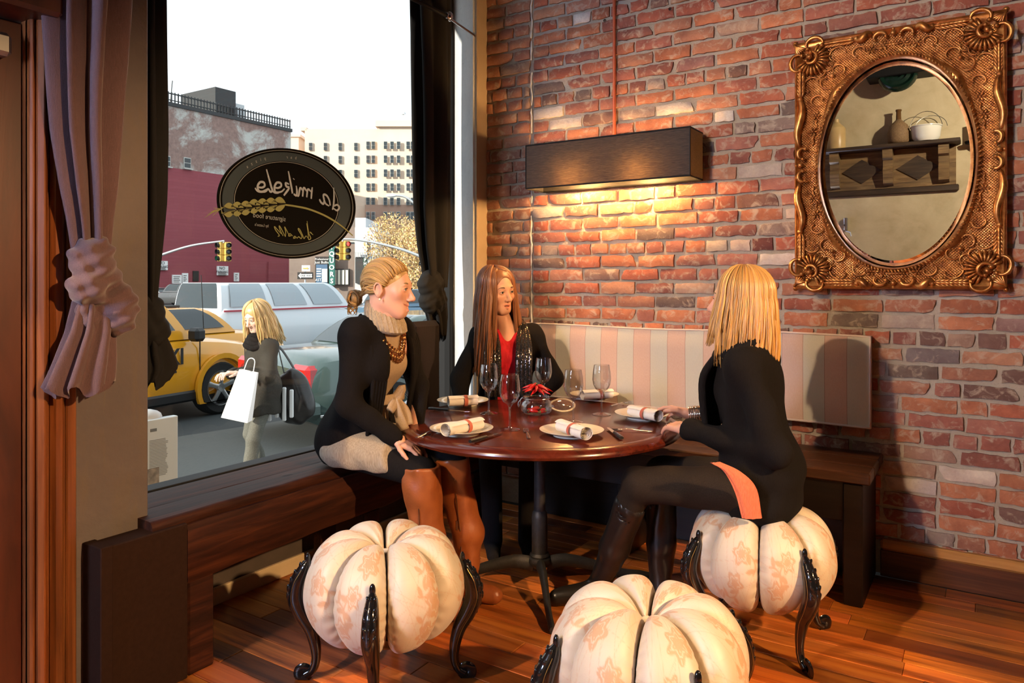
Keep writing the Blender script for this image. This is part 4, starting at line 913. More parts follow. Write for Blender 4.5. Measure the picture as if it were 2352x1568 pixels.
knit('beige_wool', (.33, .235, .15), 300, .3, (1, 1, 1), .9, (.42, .31, .20)); knit('black_legging', (.007, .006, .006), 300, .15); knit('brown_trouser', (.016, .011, .008), 300, .15, (1, 1, 1), .8); knit('red_top', (.45, .012, .02), 60, .4, (1, 1, .3), .7, (.62, .02, .035)); knit('coral_top', (.62, .16, .09), 300, .3, (1, 1, .2), .8, (.72, .22, .13))
simple('tan_leather', (.33, .095, .025), .38, col2=(.24, .062, .016), scale=16, bump=(90, .25)); simple('black_leather', (.008, .007, .007), .3, col2=(.014, .012, .011), scale=20, bump=(60, .15))
simple('gold_bead', (.55, .28, .1), .2, .9, col2=(.25, .1, .04), scale=60); simple('silver', (.7, .68, .64), .15, 1); simple('pearl', (.85, .75, .6), .15); simple('teeth', (.85, .8, .72), .25)
@mdef('sequin_cloth')
def _(n):
    t = NT(n); v = t.n('ShaderNodeTexVoronoi', Vector=t.co((1, 1, 1)), Scale=170); w = t.n('ShaderNodeTexWave', Vector=t.co((1, 1, 1)), Scale=9, Distortion=3, Detail=2); sq = t.math('GREATER_THAN', t.n('ShaderNodeSeparateColor', Color=v.outputs['Color']).outputs[0], .6)
    t.bs(Base_Color=t.mix(sq, (.008, .007, .007), (.16, .12, .1)), Metallic=t.math('MULTIPLY', sq, .9), Roughness=t.mix(sq, (.9, .9, .9), (.18, .18, .18))); nm = t.n('ShaderNodeBump', Strength=.9, Distance=.006, Height=v.outputs['Color']); t.set(t.b.inputs['Normal'], nm.outputs[0]); return t.m
class Person:
    def __init__(s, label, org, az, name='person'):
        s.o = root(name, label, 'person', org); s.M = trs(org, az); s.Mi = np.linalg.inv(s.M); s.V = []; s.F = []; s.T = []; s.n = 0; s.az = az
    def L(s, p): return tuple((s.Mi @ np.array([*p, 1.0]))[:3])
    def W(s, p): return tuple((s.M @ np.array([*p, 1.0]))[:3])
    def flesh(s, ops, lo, hi, res, M, skin, tintf=None):
        V, Fc = sd_mesh(ops, lo, hi, res); T = np.tile(np.array(skin), (len(V), 1))
        if tintf: T = tintf(V, T)
        s.V.append(xf(V, M)); s.F.append(Fc + s.n); s.T.append(T); s.n += len(V)
    def body(s, fat=1.0):
        V, Fc, T = np.concatenate(s.V), np.concatenate(s.F), np.concatenate(s.T); return np_obj('body', V, Fc, 'skin', s.o, None, 180, T)
    def cloth(s, name, mat, ops, res=.006, pad=.03, fold=None):
        pts = []
        for op, p, k in ops:
            if op == '+' and not callable(p):
                if p[0] == 'e': c, r = np.array(p[1]), np.full(3, max(p[2])); pts += [c - r, c + r]
                elif p[0] == 'c': r = max(p[3], p[4]); pts += [np.array(p[1]) - r, np.array(p[1]) + r, np.array(p[2]) - r, np.array(p[2]) + r]
                elif p[0] == 'b': r = np.full(3, max(p[2]) * 1.3); pts += [np.array(p[1]) - r, np.array(p[1]) + r]
        pts = np.array(pts); o2 = list(ops)
        if fold:
            a, f1 = fold; o2.append(('n', lambda Q: (a * (np.sin(Q[:, 2] * f1 + 3 * np.sin(Q[:, 0] * 17 + Q[:, 1] * 11)) * .6 + np.sin(Q[:, 0] * f1 * 1.1 - Q[:, 1] * f1 * .8 + Q[:, 2] * 13))).astype(np.float32), 0))
        V, Fc = sd_mesh(o2, pts.min(0) - pad, pts.max(0) + pad, res); return np_obj(name, xf(V, s.M), Fc, mat, s.o)
    def mb(s, m, name, mat, parent=None, smooth=180):
        m.v = [xf(v, s.M) for v in m.v]; return m.build(name, mat, parent or s.o, smooth=smooth)
def cap(a, b, ra, rb, *e): return ('c', a, b, ra, rb, *e)
def head(pr, c, yaw, pitch, roll, skin, lips, iris, hairc, mouth='calm', sc=1.0, brow=True):
    """head local: +X forward? uses +Y forward, +Z up; c is the head centre in world coordinates, yaw = world azimuth of the face"""
    M = np.array(Matrix.Translation(c) @ Matrix.Rotation(R(yaw - 90), 4, 'Z') @ Matrix.Rotation(R(pitch), 4, 'X') @ Matrix.Rotation(R(roll), 4, 'Y') @ Matrix.Scale(sc, 4)); sm = mouth == 'smile'; op = mouth in ('smile', 'open'); cz = .013 if sm else 0
    ops = [('+', ('e', (0, -.012, .03), (.073, .096, .087)), 0), ('+', ('e', (0, .022, -.03), (.057, .068, .088)), .03), ('+', ('e', (0, .05, -.092), (.026, .026, .022)), .035)]
    for q in (-1, 1):
        ops += [('+', cap((q * .043, .0, -.058), (q * .015, .058, -.10), .015, .013), .03), ('+', ('e', (q * .04, .058, -.026 + cz), (.022, .019, .017 + cz * .5)), .024)]
    ops += [('+', cap((-.034, .076, .019), (.034, .076, .019), .011, .011), .02)]
    for q in (-1, 1): ops.append(('-', ('e', (q * .031, .094, -.001), (.018, .0135, .011)), .014))
    ops += [('+', cap((0, .082, .008), (0, .107, -.035), .0075, .0105), .012), ('+', ('e', (0, .105, -.040), (.0115, .0115, .0095)), .008)]
    for q in (-1, 1):
        ops += [('+', ('e', (q * .0115, .096, -.043), (.0075, .0095, .0065)), .006), ('+', ('e', (q * .031, .0765, 0), (.0155, .0138, .0128)), .006), ('-', ('e', (q * .031, .094, -.0008), (.0132, .0135, .0050 if not sm else .0040)), .002)]
    ops += [('-', ('e', (q * .006, .104, -.0495), (.0032, .0055, .0032)), .002) for q in (-1, 1)]
    mw = .031 if sm else .0205
    yc = .068 if sm else .0775
    up_ = [cap((-mw, yc, -.067 + cz), (0, .0885 - .001 * sm, -.0655), .0028, .0052 - .0012 * sm), cap((mw, yc, -.067 + cz), (0, .0885 - .001 * sm, -.0655), .0028, .0052 - .0012 * sm)]
    dz = (-.009 if sm else -.005) if op else 0
    lo_ = [cap((-mw * .88, yc, -.0725 + cz + dz * .4), (0, .0865, -.0775 + dz), .0028, .0058), cap((mw * .88, yc, -.0725 + cz + dz * .4), (0, .0865, -.0775 + dz), .0028, .0058)]
    ops += [('+', p, .006) for p in up_ + lo_]
    if sm: ops += [('-', cap((q * mw * .95, yc + .004, -.0690 + cz), (0, .092, -.0725 + dz * .45), .0008, .0058), .002) for q in (-1, 1)]
    else: ops.append(('-', ('e', (0, .094, -.0715 + dz * .5 + cz * .25), (mw * 1.0, .022, .0012 if not op else (.0075 if sm else .0046))), .002))
    for q in (-1, 1):
        Rm = np.array((Matrix.Rotation(R(q * -18), 3, 'Z') @ Matrix.Rotation(R(-8), 3, 'X'))); ops += [('+', ('e', (q * .078, -.012, -.008), (.0075, .019, .031), Rm), .006), ('-', ('e', (q * .0865, -.010, -.004), (.0075, .0115, .020), Rm), .002), ('+', ('e', (q * .080, .004, -.010), (.004, .004, .009), Rm), .003)]
    for q in (-1, 1):
        hx = [(q * (.0835 + .004 * math.sin(a)), -.014 - .0165 * math.cos(a) * (1 if math.sin(a) > -.3 else .7), -.006 + .028 * math.sin(a)) for a in np.linspace(R(-70), R(215), 9)]
        ops += [('+', cap(hx[i], hx[i + 1], .0032, .0032), .002) for i in range(8)]
    ops += [('+', cap((0, -.028, -.07), (0, -.05, -.22), .050, .052), .03)]
    lipd = up_ + lo_; lc = np.array(lips); sk = np.array(skin)
    def tf(V, T):
        Q = V.astype(np.float32); d = np.min([sd_prim(p, Q) for p in lipd], 0); w = np.clip(1 - d / .0025, 0, 1)[:, None] * (V[:, 1:2] > .075); T = T * (1 - w) + lc * w
        bl = np.exp(-(((V - V3(.042, .07, -.03)) ** 2).sum(1)) / .0006) + np.exp(-(((V - V3(-.042, .07, -.03)) ** 2).sum(1)) / .0006); T = T * (1 - .25 * bl[:, None]) + .25 * bl[:, None] * sk * V3(1.05, .72, .7)
        ns = np.exp(-(((V - V3(0, .108, -.042)) ** 2).sum(1)) / .0003)[:, None]; return T * (1 - .15 * ns) + .15 * ns * sk * V3(1.05, .75, .7)
    pr.flesh(ops, (-.10, -.13, -.25), (.10, .135, .13), .0026, M, skin, tf)
    eb = MB()
    for q in (-1, 1):
        e = MB(); e.ell((0, 0, 0), .0125, 20, 14, rot('X', -90)[:3, :3]); v = e.v[0]; cs = v[:, 1] / .0125; tt = np.tile(V3(.78, .75, .72), (len(v), 1)); tt[cs > .88] = iris; tt[cs > .965] = (.01, .01, .01); e.t = [tt]; e.v = [xf(v + V3(q * .031, .0765, 0), M)]; e.build('eyeball', 'eye', pr.o, smooth=180)
    for q in (-1, 1):
        m = MB(); m.tube(bez([(q * .013, .0885, .020), (q * .026, .0905, .0255), (q * .040, .085, .025), (q * .05, .074, .019)], 12), [.0026, .0038, .0032, .001], 6, flat=(1, .6), tint=tuple(x * .55 for x in hairc))
        m.v = [xf(v, M) for v in m.v]; m.build('eyebrow', 'hair', pr.o, smooth=180)
    for q in (-1, 1):
        m = MB(); m.tube(bez([(q * .018, .0885, .001), (q * .026, .0918, .0052), (q * .036, .0905, .005), (q * .0455, .084, .0005)], 12), [.0006, .0014, .0014, .0008], 5)
        m.v = [xf(v, M) for v in m.v]; m.build('eyelash', 'black_paint', pr.o, smooth=180)
    if op:
        m = MB()
        for k in range(-4, 5): m.ell((k * .0048, (.0815 if sm else .0785) - abs(k) ** 1.6 * .0009, -.0695 + cz * .1 + (cz * .13) * abs(k) * sm), (.0023, .003, .0048), 8, 6)
        m.v = [xf(v, M) for v in m.v]; m.build('teeth', 'teeth', pr.o, smooth=180)
    return M
def lockset(pr, M, locks, hairc, name='hair', seed=1, cap_ops=None, sides=7):
    r = random.Random(seed); m = MB()
    for pts, rad in locks:
        f = r.uniform(.72, 1.25); m.tube(pts, rad, sides, flat=(.55, 1.25), up=(0, 1, 0.2), tint=tuple(c * f * g for c, g in zip(hairc, (1, r.uniform(.92, 1.05), r.uniform(.85, 1.08)))))
    if cap_ops:
        V, Fc = sd_mesh(cap_ops, (-.14, -.16, -.3), (.14, .14, .15), .004); m.add(V, [tuple(q) for q in Fc.tolist()], hairc)
    m.v = [xf(v, M) for v in m.v]; return m.build(name, 'hair', pr.o, smooth=180)
def fall(seed, n, th0, th1, zend, part=.0, flare=.02, rad=.006, lay=.016, wave=.004, curl=0, fwd=0, sweep=None):
    """long hair falling from a parting; th is degrees from the face direction (negative = left)"""
    r = random.Random(seed); out = []
    for k in range(n):
        th = r.uniform(th0, th1); a = R(th); d = V3(math.sin(a), math.cos(a), 0); ly = r.uniform(.004, lay); rx, ry, rz = .075 + ly, .098 + ly, .089 + ly; pts = []; ph = r.uniform(0, 6)
        y0 = .045 * math.cos(a)
        for f in np.linspace(R(4), R(92), 9):
            s_ = math.sin(f)
            if sweep is not None: u_ = min(1, f / R(62)); u_ = u_ * u_ * (3 - 2 * u_); a2 = R(th + (sweep - th) * u_); d = V3(math.sin(a2), math.cos(a2), 0)
            pts.append((part * (1 - s_) + rx * d[0] * s_, -.012 + ry * d[1] * s_ + (y0 * .3) * (1 - s_), .03 + rz * math.cos(f)))
        ze = zend(th) + r.uniform(-.025, .02); x0, yy, z0 = pts[-1]
        for t in np.linspace(.12, 1, 10):
            fl = flare * t - curl * t ** 4; pts.append((x0 + d[0] * fl + wave * math.sin(ph + t * 6), yy + d[1] * fl + fwd * t + wave * math.cos(ph + t * 5), z0 + (ze - z0) * t))
        rr = rad * r.uniform(.7, 1.2); out.append((np.array(pts), [rr * .5, rr, rr * 1.1, rr, rr * .8, rr * .25]))
    return out
def hand(pr, wrist, fdir, palm, side, curl, skin, sc=1.0, thumb=0, spread=1.0):
    """wrist/fdir/palm are world vectors; side +1 puts the thumb on local +X"""
    y = Vector(fdir).normalized(); z = -Vector(palm); z = (z - y * z.dot(y)).normalized(); x = y.cross(z); M = np.array(Matrix(((x.x, y.x, z.x, wrist[0]), (x.y, y.y, z.y, wrist[1]), (x.z, y.z, z.z, wrist[2]), (0, 0, 0, 1))) @ Matrix.Scale(sc, 4))
    ops = [('+', ('b', (0, .048, 0), (.036, .044, .0125), .011), 0), ('+', ('e', (side * .022, .032, -.006), (.018, .03, .013)), .012), ('+', cap((0, -.03, 0), (0, .015, 0), .024, .023, (0, 0, 1), .75), .02)]
    for i, (fx, fy, L) in enumerate(((.028, .086, .070), (.0095, .091, .079), (-.0095, .088, .073), (-.028, .079, .056))):
        p = V3(side * fx, fy, .001); sp = side * (1.5 - i) * R(4.5) * spread; cu = 0; seg = (L * .45, L * .31, L * .26); rr = (.0088, .0078, .007, .0058); ops.append(('+', cap(p - V3(0, .03, 0), p, .0085, rr[0]), .006))
        for j in range(3):
            cu += R(curl[i] * (.8, 1, .7)[j]); d = V3(math.sin(sp) * math.cos(cu), math.cos(sp) * math.cos(cu), -math.sin(cu)); q = p + d * seg[j]; ops.append(('+', cap(p, q, rr[j], rr[j + 1]), .0025)); p = q
    p = V3(side * .024, .022, -.004)
    for j, (d, L, ra, rb) in enumerate(((V3(.72 * side, .66, -.2), .035, .0125, .0105), (V3(.45 * side, .85, -.25 - thumb), .03, .0105, .0095), (V3(.25 * side, .92, -.3 - thumb), .024, .0092, .007))):
        d = d / np.linalg.norm(d); q = p + d * L; ops.append(('+', cap(p, q, ra, rb), .004)); p = q
    def tf(V, T):
        w = np.clip((V[:, 1] - .09) / .08, 0, 1)[:, None] * .18; return T * (1 - w) + w * np.array(skin) * V3(1.05, .8, .75)
    pr.flesh(ops, (-.085, -.10, -.10), (.085, .19, .05), .0024, M, skin, tf); return M
def torso_ops(pel, waist, chest, nb, sh, g=0, bust=.0):
    """pel,waist,chest,nb: centre points; sh: two shoulder points; g grows the shell"""
    o = [('+', ('e', pel, (.13 + g, .165 + g, .11 + g)), 0), ('+', ('e', waist, (.095 + g, .122 + g, .14 + g)), .08), ('+', ('e', chest, (.10 + g, .128 + g, .15 + g)), .08), ('+', cap(sh[0], sh[1], .048 + g, .048 + g), .06), ('+', cap(chest, nb, .065 + g, .05 + g), .06)]
    if bust: o += [('+', ('e', (chest[0] + .06, chest[1] + q * .06, chest[2] - .02), (.045 + g, .05 + g, .055 + g)), .06) for q in (-1, 1)]
    return o
# ---- woman on the window bench -------------------------------------------------
SK1 = (.66, .36, .25)
w1 = Person('smiling blonde woman with a bun, black cardigan and beige turtleneck on the window bench', (-2.42, 2.44, 0), 0)
Hc = P(893, 662, 3.24)
M1 = head(w1, Hc, 20, -3, 0, SK1, (.55, .16, .13), (.12, .2, .26), (.52, .33, .13), 'smile', 1.06)
hl = []; rr_ = random.Random(4); bun = V3(0, -.128, -.045)
for k in range(230):
    th = rr_.uniform(-1, 1); e0 = rr_.random(); a = V3(.078 * math.sin(th * 1.5), .074 * math.cos(th * 1.5) * (.75 + .25 * math.cos(th)), .062 * (1 - abs(th) ** 2.2 * 1.5) + .012)
    if abs(th) > .86: a = V3(.08 * np.sign(th), -.005 - .035 * rr_.random(), .0 - .05 * rr_.random() + .03)
    a = a * (1 - .0 * e0) + V3(0, -.02 * e0, .0); pts = []
    for t in np.linspace(0, 1, 12):
        q = a * (1 - t) + bun * t + V3(0, 0, .11 * math.sin(math.pi * t) * (1 - abs(th)) ** .5); c0 = V3(0, -.012, .03); d = (q - c0); s_ = np.sqrt(((d / V3(.082, .105, .097)) ** 2).sum()); 
        if t < .86: q = c0 + d / max(s_, 1e-3) * (1.0 + .025 * math.sin(k) + (.0 if t > .08 else -.05))
        pts.append(q)
    hl.append((np.array(pts), [.0028, .0045, .0048, .0045, .004]))
for k in range(26):   # curls of the bun
    a0 = rr_.uniform(0, 6.28); rr0 = rr_.uniform(.012, .03); ax = rr_.uniform(-.022, .022); hl.append((np.array([bun + V3(ax + .010 * math.sin(2 * t), -.022 + rr0 * math.cos(a0 + t), -.006 + rr0 * 1.15 * math.sin(a0 + t)) for t in np.linspace(0, 4.2, 14)]), [.0045, .0065, .006, .0035]))
for k in range(8): hl.append((np.array([bun + V3(.006 * math.sin(k + 3 * t), -.03 - .018 * math.sin(t * 2 + k), -.03 - .045 * t) for t in np.linspace(0, 1, 8)]), [.004, .0045, .001]))
lockset(w1, M1, hl, (.55, .34, .125), 'hair', 5, [('+', ('e', (0, -.016, .034), (.077, .099, .091)), 0), ('-', ('e', (0, .125, -.045), (.085, .098, .118)), .012), ('-', ('e', (0, .02, -.11), (.12, .085, .085)), .01), ('+', ('e', tuple(bun + V3(0, -.018, -.004)), (.026, .022, .026)), .012)], 6)
for q in (-1, 1): m = MB(); m.ell((q * .083, -.003, -.044), .0055, 10, 8); m.v = [xf(v, M1) for v in m.v]; m.build('earring', 'pearl', w1.o, smooth=180)
pel, wai, che, nb = (.03, 0, .69), (.055, 0, .86), (.125, 0, 1.06), (.165, 0, 1.22); sh = ((.14, -.135, 1.175), (.14, .135, 1.175))
eR, wR, eL, wL = (.155, -.195, .885), (.30, -.065, .735), (.20, .21, .92), (.26, .11, .68)
hw = Vector(w1.W(wR)); hand(w1, hw, (.75, .42, -.42), (.2, .3, -1), 1, (18, 22, 26, 30), SK1, .98)
hand(w1, Vector(w1.W(wL)), (.9, -.3, -.2), (0, 0, -1), -1, (25, 28, 30, 32), SK1, .98)
kN, kF, aN, aF = (.43, -.045, .60), (.45, .14, .60), (.455, -.02, .10), (.50, .19, .10)
bo = torso_ops(pel, wai, che, nb, sh, -.02) + [('+', cap(nb, w1.L(Hc - Vector((0, 0, .1))), .05, .05), .03)]
for a, b, c in ((sh[0], eR, wR), (sh[1], eL, wL)): bo += [('+', cap(a, b, .045, .036), .03), ('+', cap(b, c, .036, .022), .02)]
for q, k, a in ((-.09, kN, aN), (.09, kF, aF)): bo += [('+', cap((.03, q, .67), k, .078, .052), .04), ('+', cap(k, a, .05, .035), .02), ('+', cap((a[0], a[1], .055), (a[0] + .10, a[1] + .012, .042), .03, .024), .02)]
w1.flesh(bo, (-.25, -.35, 0), (.8, .4, 1.4), .009, w1.M, SK1); w1.body()
w1.cloth('tunic', 'beige_wool', torso_ops((.03, 0, .68), wai, che, nb, sh, .004, .01) , .0065, .03, (.0022, 38))
w1.cloth('tunic_hem', 'oatmeal_knit', [('+', ('e', (.02, 0, .66), (.165, .195, .095)), 0), ('+', cap((.05, -.085, .665), (.27, -.06, .645), .10, .088), .05), ('+', cap((.05, .085, .665), (.27, .10, .645), .10, .088), .05), ('-', ('p', (.33, 0, .66), (-.93, .2, -.3)), .01), ('-', ('p', (0, 0, .592), (0, 0, 1)), .008)], .0065, .03, (.002, 60))
lg = []
for q, k in ((-.09, kN), (.09, kF)): lg += [('+', cap((.03, q, .665), k, .083, .062), .04 if lg else 0), ('+', cap(k, (k[0] + .005, k[1], .45), .06, .04), .02)]
w1.cloth('leggings', 'black_legging', lg, .007)
co_ = torso_ops((.01, 0, .72), wai, che, (.155, 0, 1.21), sh, .024, .012) + [('+', ('e', (.0, 0, .66), (.12, .19, .10)), .06)]
for a, b, c in ((sh[0], eR, wR), (sh[1], eL, wL)): co_ += [('+', cap(a, b, .056, .05), .04), ('+', cap(b, c, .049, .038), .03)]
co_ += [('-', ('b', (.26, .045, .98), (.15, .085, .40), .05, rot('Z', -6)), .03), ('-', cap((.155, 0, 1.2), (.2, 0, 1.5), .075, .1), .02), ('-', cap(wR, (wR[0] + .15, wR[1] + .14, wR[2] - .14), .03, .05), .004), ('-', ('p', (0, 0, .60), (0, 0, 1)), .01)]
w1.cloth('cardigan', 'black_knit', co_, .0065, .03, (.004, 34))
m = MB()   # ribbed shawl collar
for q, x in ((-1, -.055), (1, .13)):
    for k in range(5): m.tube(bez([(.10 + .004 * k, q * .07, 1.255 - .006 * k), (.19, x * 1.0 + q * (.01 + .012 * k), 1.17), (.235 - .004 * k, x + q * .014 * k, 1.02), (.21 - .004 * k, x + q * .012 * k, .85), (.17, x + q * .012 * k, .70)], 22), [.010, .012, .012, .011, .009], 6)
w1.mb(m, 'collar', 'black_knit')
m = MB()   # ribbed cowl neck
n_ = 54; G = []; cc = V3(.185, -.0, 1.235)
for rr0, dz in ((.052, .075), (.068, .07), (.084, .035), (.092, -.005), (.088, -.035), (.065, -.05)):
    G.append([cc + V3((rr0 + .003 * (-1) ** i) * .95 * math.cos(2 * math.pi * i / n_) - dz * .35, (rr0 + .003 * (-1) ** i) * math.sin(2 * math.pi * i / n_), dz - .25 * rr0 * math.cos(2 * math.pi * i / n_)) for i in range(n_)])
m.grid(np.array(G), closed_v=True); w1.mb(m, 'cowl_neck', 'oatmeal_knit', None, 60)
nk = root('bead_necklace', 'chunky gold bead necklace over the beige turtleneck', 'necklace', w1.W((.27, 0, 1.1)))
for k in range(15):
    t = (k - 7) / 7; p = w1.W((.248 - .04 * t * t, .08 * t + .01, 1.09 + .075 * abs(t) ** 1.8)); b = MB(); b.ell(p, (.017, .012, .017), 10, 8, rot('X', 60 * t)[:3, :3]); b.build('bead', 'gold_bead', nk, smooth=180)
    if abs(k - 7) < 5: b = MB(); q = V3(*p) + V3(.004, 0, -.028); b.ell(q, (.012, .009, .02), 8, 6, rot('X', 30 * t)[:3, :3]); b.build('drop', 'gold_bead', nk, smooth=180)
m = MB(); m.tube(bez([(.20, -.10, .885), (.225, .0, .885), (.21, .09, .89)], 12), .018, 8, flat=(1.3, .5)); m.tube(bez([(.225, .01, .885), (.24, .05, .93), (.235, .03, .885), (.24, -.03, .84), (.23, .01, .885)], 20), .02, 8, flat=(1, .5)); m.tube(bez([(.235, .01, .885), (.25, .015, .82), (.265, .03, .75)], 12), [.012, .022, .03], 8, flat=(1, .35)); m.tube(bez([(.235, .02, .885), (.255, .05, .83), (.275, .045, .77)], 12), [.012, .022, .028], 8, flat=(1, .35)); w1.mb(m, 'sash', 'beige_wool')
for k, a in ((kN, aN), (kF, aF)):
    ops = [('+', cap((k[0] + .0, k[1], .625), (k[0] + .004, k[1], .52), .078, .074), 0), ('+', cap((k[0] + .002, k[1], .54), (a[0] - .005, a[1], .30), .074, .067), .03), ('+', cap((a[0] - .005, a[1], .30), (a[0], a[1], .09), .066, .048), .03), ('+', cap((a[0] - .01, a[1], .055), (a[0] + .13, a[1] + .015, .04), .045, .034), .03), ('-', ('p', (0, 0, .002), (0, 0, 1)), .004), ('-', ('p', (0, 0, .63), (0, 0, -1)), .004)]
    bt = w1.cloth('boot', 'tan_leather', ops, .006, .02, (.0035, 45))
    m = MB(); zp = [(a[0] - .0 + .01, a[1] - .0665 - .0035 * (z > .33) + (k[1] - a[1]) * max(0, (z - .3) / .3), z) for z in np.linspace(.56, .16, 14)]; m.tube(zp, .0022, 5); m.box((zp[4][0] - .004, zp[4][1] - .008, .335), (zp[4][0] + .004, zp[4][1] - .001, .375), .001); w1.mb(m, 'zip', 'steel', bt, 60)
    m = MB(); m.box((a[0] - .05, a[1] - .03, 0), (a[0] - .005, a[1] + .03, .04), .006); w1.mb(m, 'heel', 'black_leather', bt, 40)
# ---- woman in the corner behind the table -----------------------------------------
SK2 = (.60, .31, .19)
Hc2 = P(1143, 668, 4.08); O2 = Vector((Hc2.x - .02, Hc2.y + .12, 0))
w2 = Person('woman with long auburn hair, black cardigan and red top, in the corner behind the table', O2, -54)
M2 = head(w2, Hc2, -20, -4, 4, SK2, (.5, .13, .10), (.10, .09, .05), (.22, .09, .035), 'open', 1.04)
lk = fall(3, 150, -172, -62, lambda t: -.40 - .03 * math.sin(t), .018, .055, .0065, .02, .007, .0, .02) + fall(4, 150, 58, 172, lambda t: -.42, .018, .05, .0065, .02, .007, 0, .02) + fall(5, 60, 110, 250, lambda t: -.4, .01, .04, .008, .016)
lk += fall(8, 26, -62, -40, lambda t: -.34, .02, .03, .005, .008, .006, -.01, -.01) + fall(9, 30, 42, 60, lambda t: -.36, .02, .03, .005, .008, .006, -.01, -.01)
lk += fall(31, 60, 8, 55, lambda t: -.36, .018, .03, .006, .010, .005, 0, 0, 64) + fall(32, 60, -55, -4, lambda t: -.34, .018, .03, .006, .010, .005, 0, 0, -66)
lockset(w2, M2, lk, (.27, .105, .04), 'hair', 6, [('+', ('e', (0, -.016, .036), (.079, .10, .092)), 0), ('-', ('e', (0, .11, -.05), (.066, .09, .136)), .012)], 6)
pel, wai, che, nb = (0, 0, .69), (.02, 0, .86), (.05, 0, 1.0), (.07, 0, 1.14); sh = ((.05, -.135, 1.095), (.05, .135, 1.095))
def lw2(p): return w2.L(p)
hA, hB = P(1060, 940, 4.05), P(1222, 940, 4.05); eA, eB = (.06, -.26, .86), (.06, .26, .86); wA, wB = lw2(hA), lw2(hB)
for h, s_ in ((hA, 1), (hB, -1)): hand(w2, h, Vector((.62, -.6, -.1)) + Vector((.5, .5, 0)) * (.5 * s_), (0, 0, -1), -s_, (20, 22, 25, 28), SK2, .95)
bo = torso_ops(pel, wai, che, nb, sh, -.015, .01) + [('+', cap(nb, lw2(Hc2 - Vector((0, 0, .1))), .047, .047), .03)]
for a, b, c in ((sh[0], eA, wA), (sh[1], eB, wB)): bo += [('+', cap(a, b, .045, .036), .03), ('+', cap(b, c, .036, .022), .02)]
for q in (-.09, .09): bo += [('+', cap((0, q, .67), (.40, q * 1.2, .62), .08, .055), .04), ('+', cap((.40, q * 1.2, .62), (.40, q, .1), .05, .036), .02), ('+', cap((.40, q, .06), (.52, q, .04), .035, .028), .02)]
w2.flesh(bo, (-.25, -.4, 0), (.8, .4, 1.35), .008, w2.M, SK2); w2.body()
w2.cloth('red_top', 'red_top', torso_ops((0, 0, .70), wai, che, (.05, 0, 1.10), sh, .004, .012) + [('-', cap((.21, 0, .955), (.13, 0, 1.27), .006, .105), .01), ('-', cap((.05, 0, 1.13), (.08, 0, 1.32), .07, .09), .01)], .006, .03, (.003, 50))
co_ = torso_ops((0, 0, .70), wai, che, (.06, 0, 1.12), sh, .02, .012)
for a, b, c in ((sh[0], eA, wA), (sh[1], eB, wB)): co_ += [('+', cap(a, b, .062, .055), .04), ('+', cap(b, c, .052, .036), .03)]
co_ += [('-', ('b', (.22, 0, .95), (.15, .055, .4), .04), .02), ('-', cap((.08, 0, 1.12), (.14, 0, 1.4), .07, .13), .02), ('-', ('p', (0, 0, .60), (0, 0, 1)), .01)]
w2.cloth('cardigan', 'black_knit', co_, .007, .03, (.003, 40))
sc2 = MB()
for q in (-1, 1):
    for k in range(4): sc2.tube(bez([(-.02, q * .02, 1.20), (.06, q * (.075 + .006 * k), 1.165), (.165, q * (.055 + .02 * k), 1.06), (.20, q * (.05 + .022 * k), .92), (.19, q * (.05 + .022 * k), .78)], 20), [.016, .02, .02, .018, .016], 8, flat=(1, .75))
w2.mb(sc2, 'sequin_scarf', 'sequin_cloth')
tr = []
for q in (-.09, .09): tr += [('+', cap((0, q, .67), (.40, q * 1.2, .62), .088, .065), .04 if tr else 0), ('+', cap((.40, q * 1.2, .62), (.40, q, .08), .062, .05), .02), ('+', cap((.39, q, .05), (.53, q, .04), .042, .034), .02)]
w2.cloth('trousers_and_boots', 'black_legging', tr, .008)
# ---- woman on the stool, seen from behind ----------------------------------------
SK3 = (.64, .34, .24)
Hc3 = P(1698, 690, 2.95)
w3 = Person('blonde woman with shoulder length hair, black scarf and black boots, on the right stool', (-.755, 2.97, 0), 180)
M3 = head(w3, Hc3, 189, 2, 0, SK3, (.5, .16, .13), (.12, .2, .26), (.5, .3, .12), 'calm', 1.06)
lk = fall(13, 330, 50, 190, lambda t: -.215 - .03 * math.sin(R(t - 40)), .0, .035, .005, .018, .004, .018, 0) + fall(14, 330, 170, 310, lambda t: -.215 - .03 * math.sin(R(320 - t)), .0, .035, .005, .018, .004, .018, 0) + fall(15, 40, 38, 56, lambda t: -.15, .0, .02, .006, .012, .003, .0, .02) + fall(16, 40, -56, -38, lambda t: -.15, .0, .02, .006, .012, .003, .0, .02)
lk += fall(33, 40, 15, 50, lambda t: -.19, 0, .03, .006, .012, .003, 0, 0, 56) + fall(34, 40, -50, -15, lambda t: -.19, 0, .03, .006, .012, .003, 0, 0, -56)
lockset(w3, M3, lk, (.62, .36, .115), 'hair', 8, [('+', ('e', (0, -.016, .036), (.081, .102, .094)), 0), ('+', ('e', (0, -.045, -.07), (.08, .075, .13)), .04), ('-', ('e', (0, .115, -.06), (.066, .085, .13)), .012)], 6)
pel, wai, che, nb = (-.01, 0, .60), (-.0, 0, .78), (.035, 0, .98), (.06, 0, 1.13); sh = ((.02, -.135, 1.08), (.02, .135, 1.08))
eL = w3.L((-.645, 2.80, .775)); wL = w3.L((-1.0, 2.885, .805)); eR = (.13, -.27, .84); wR = w3.L(P(1592, 952, 3.27))
hL0 = Vector(w3.W(wL)); hR0 = Vector(w3.W(wR)); hd_ = hand(w3, hL0 + Vector((-.015, .008, 0)), Vector((-.80, .55, -.02)), (.1, .15, -1), 1, (10, 13, 16, 20), SK3, 1.04, .05, 1.3)
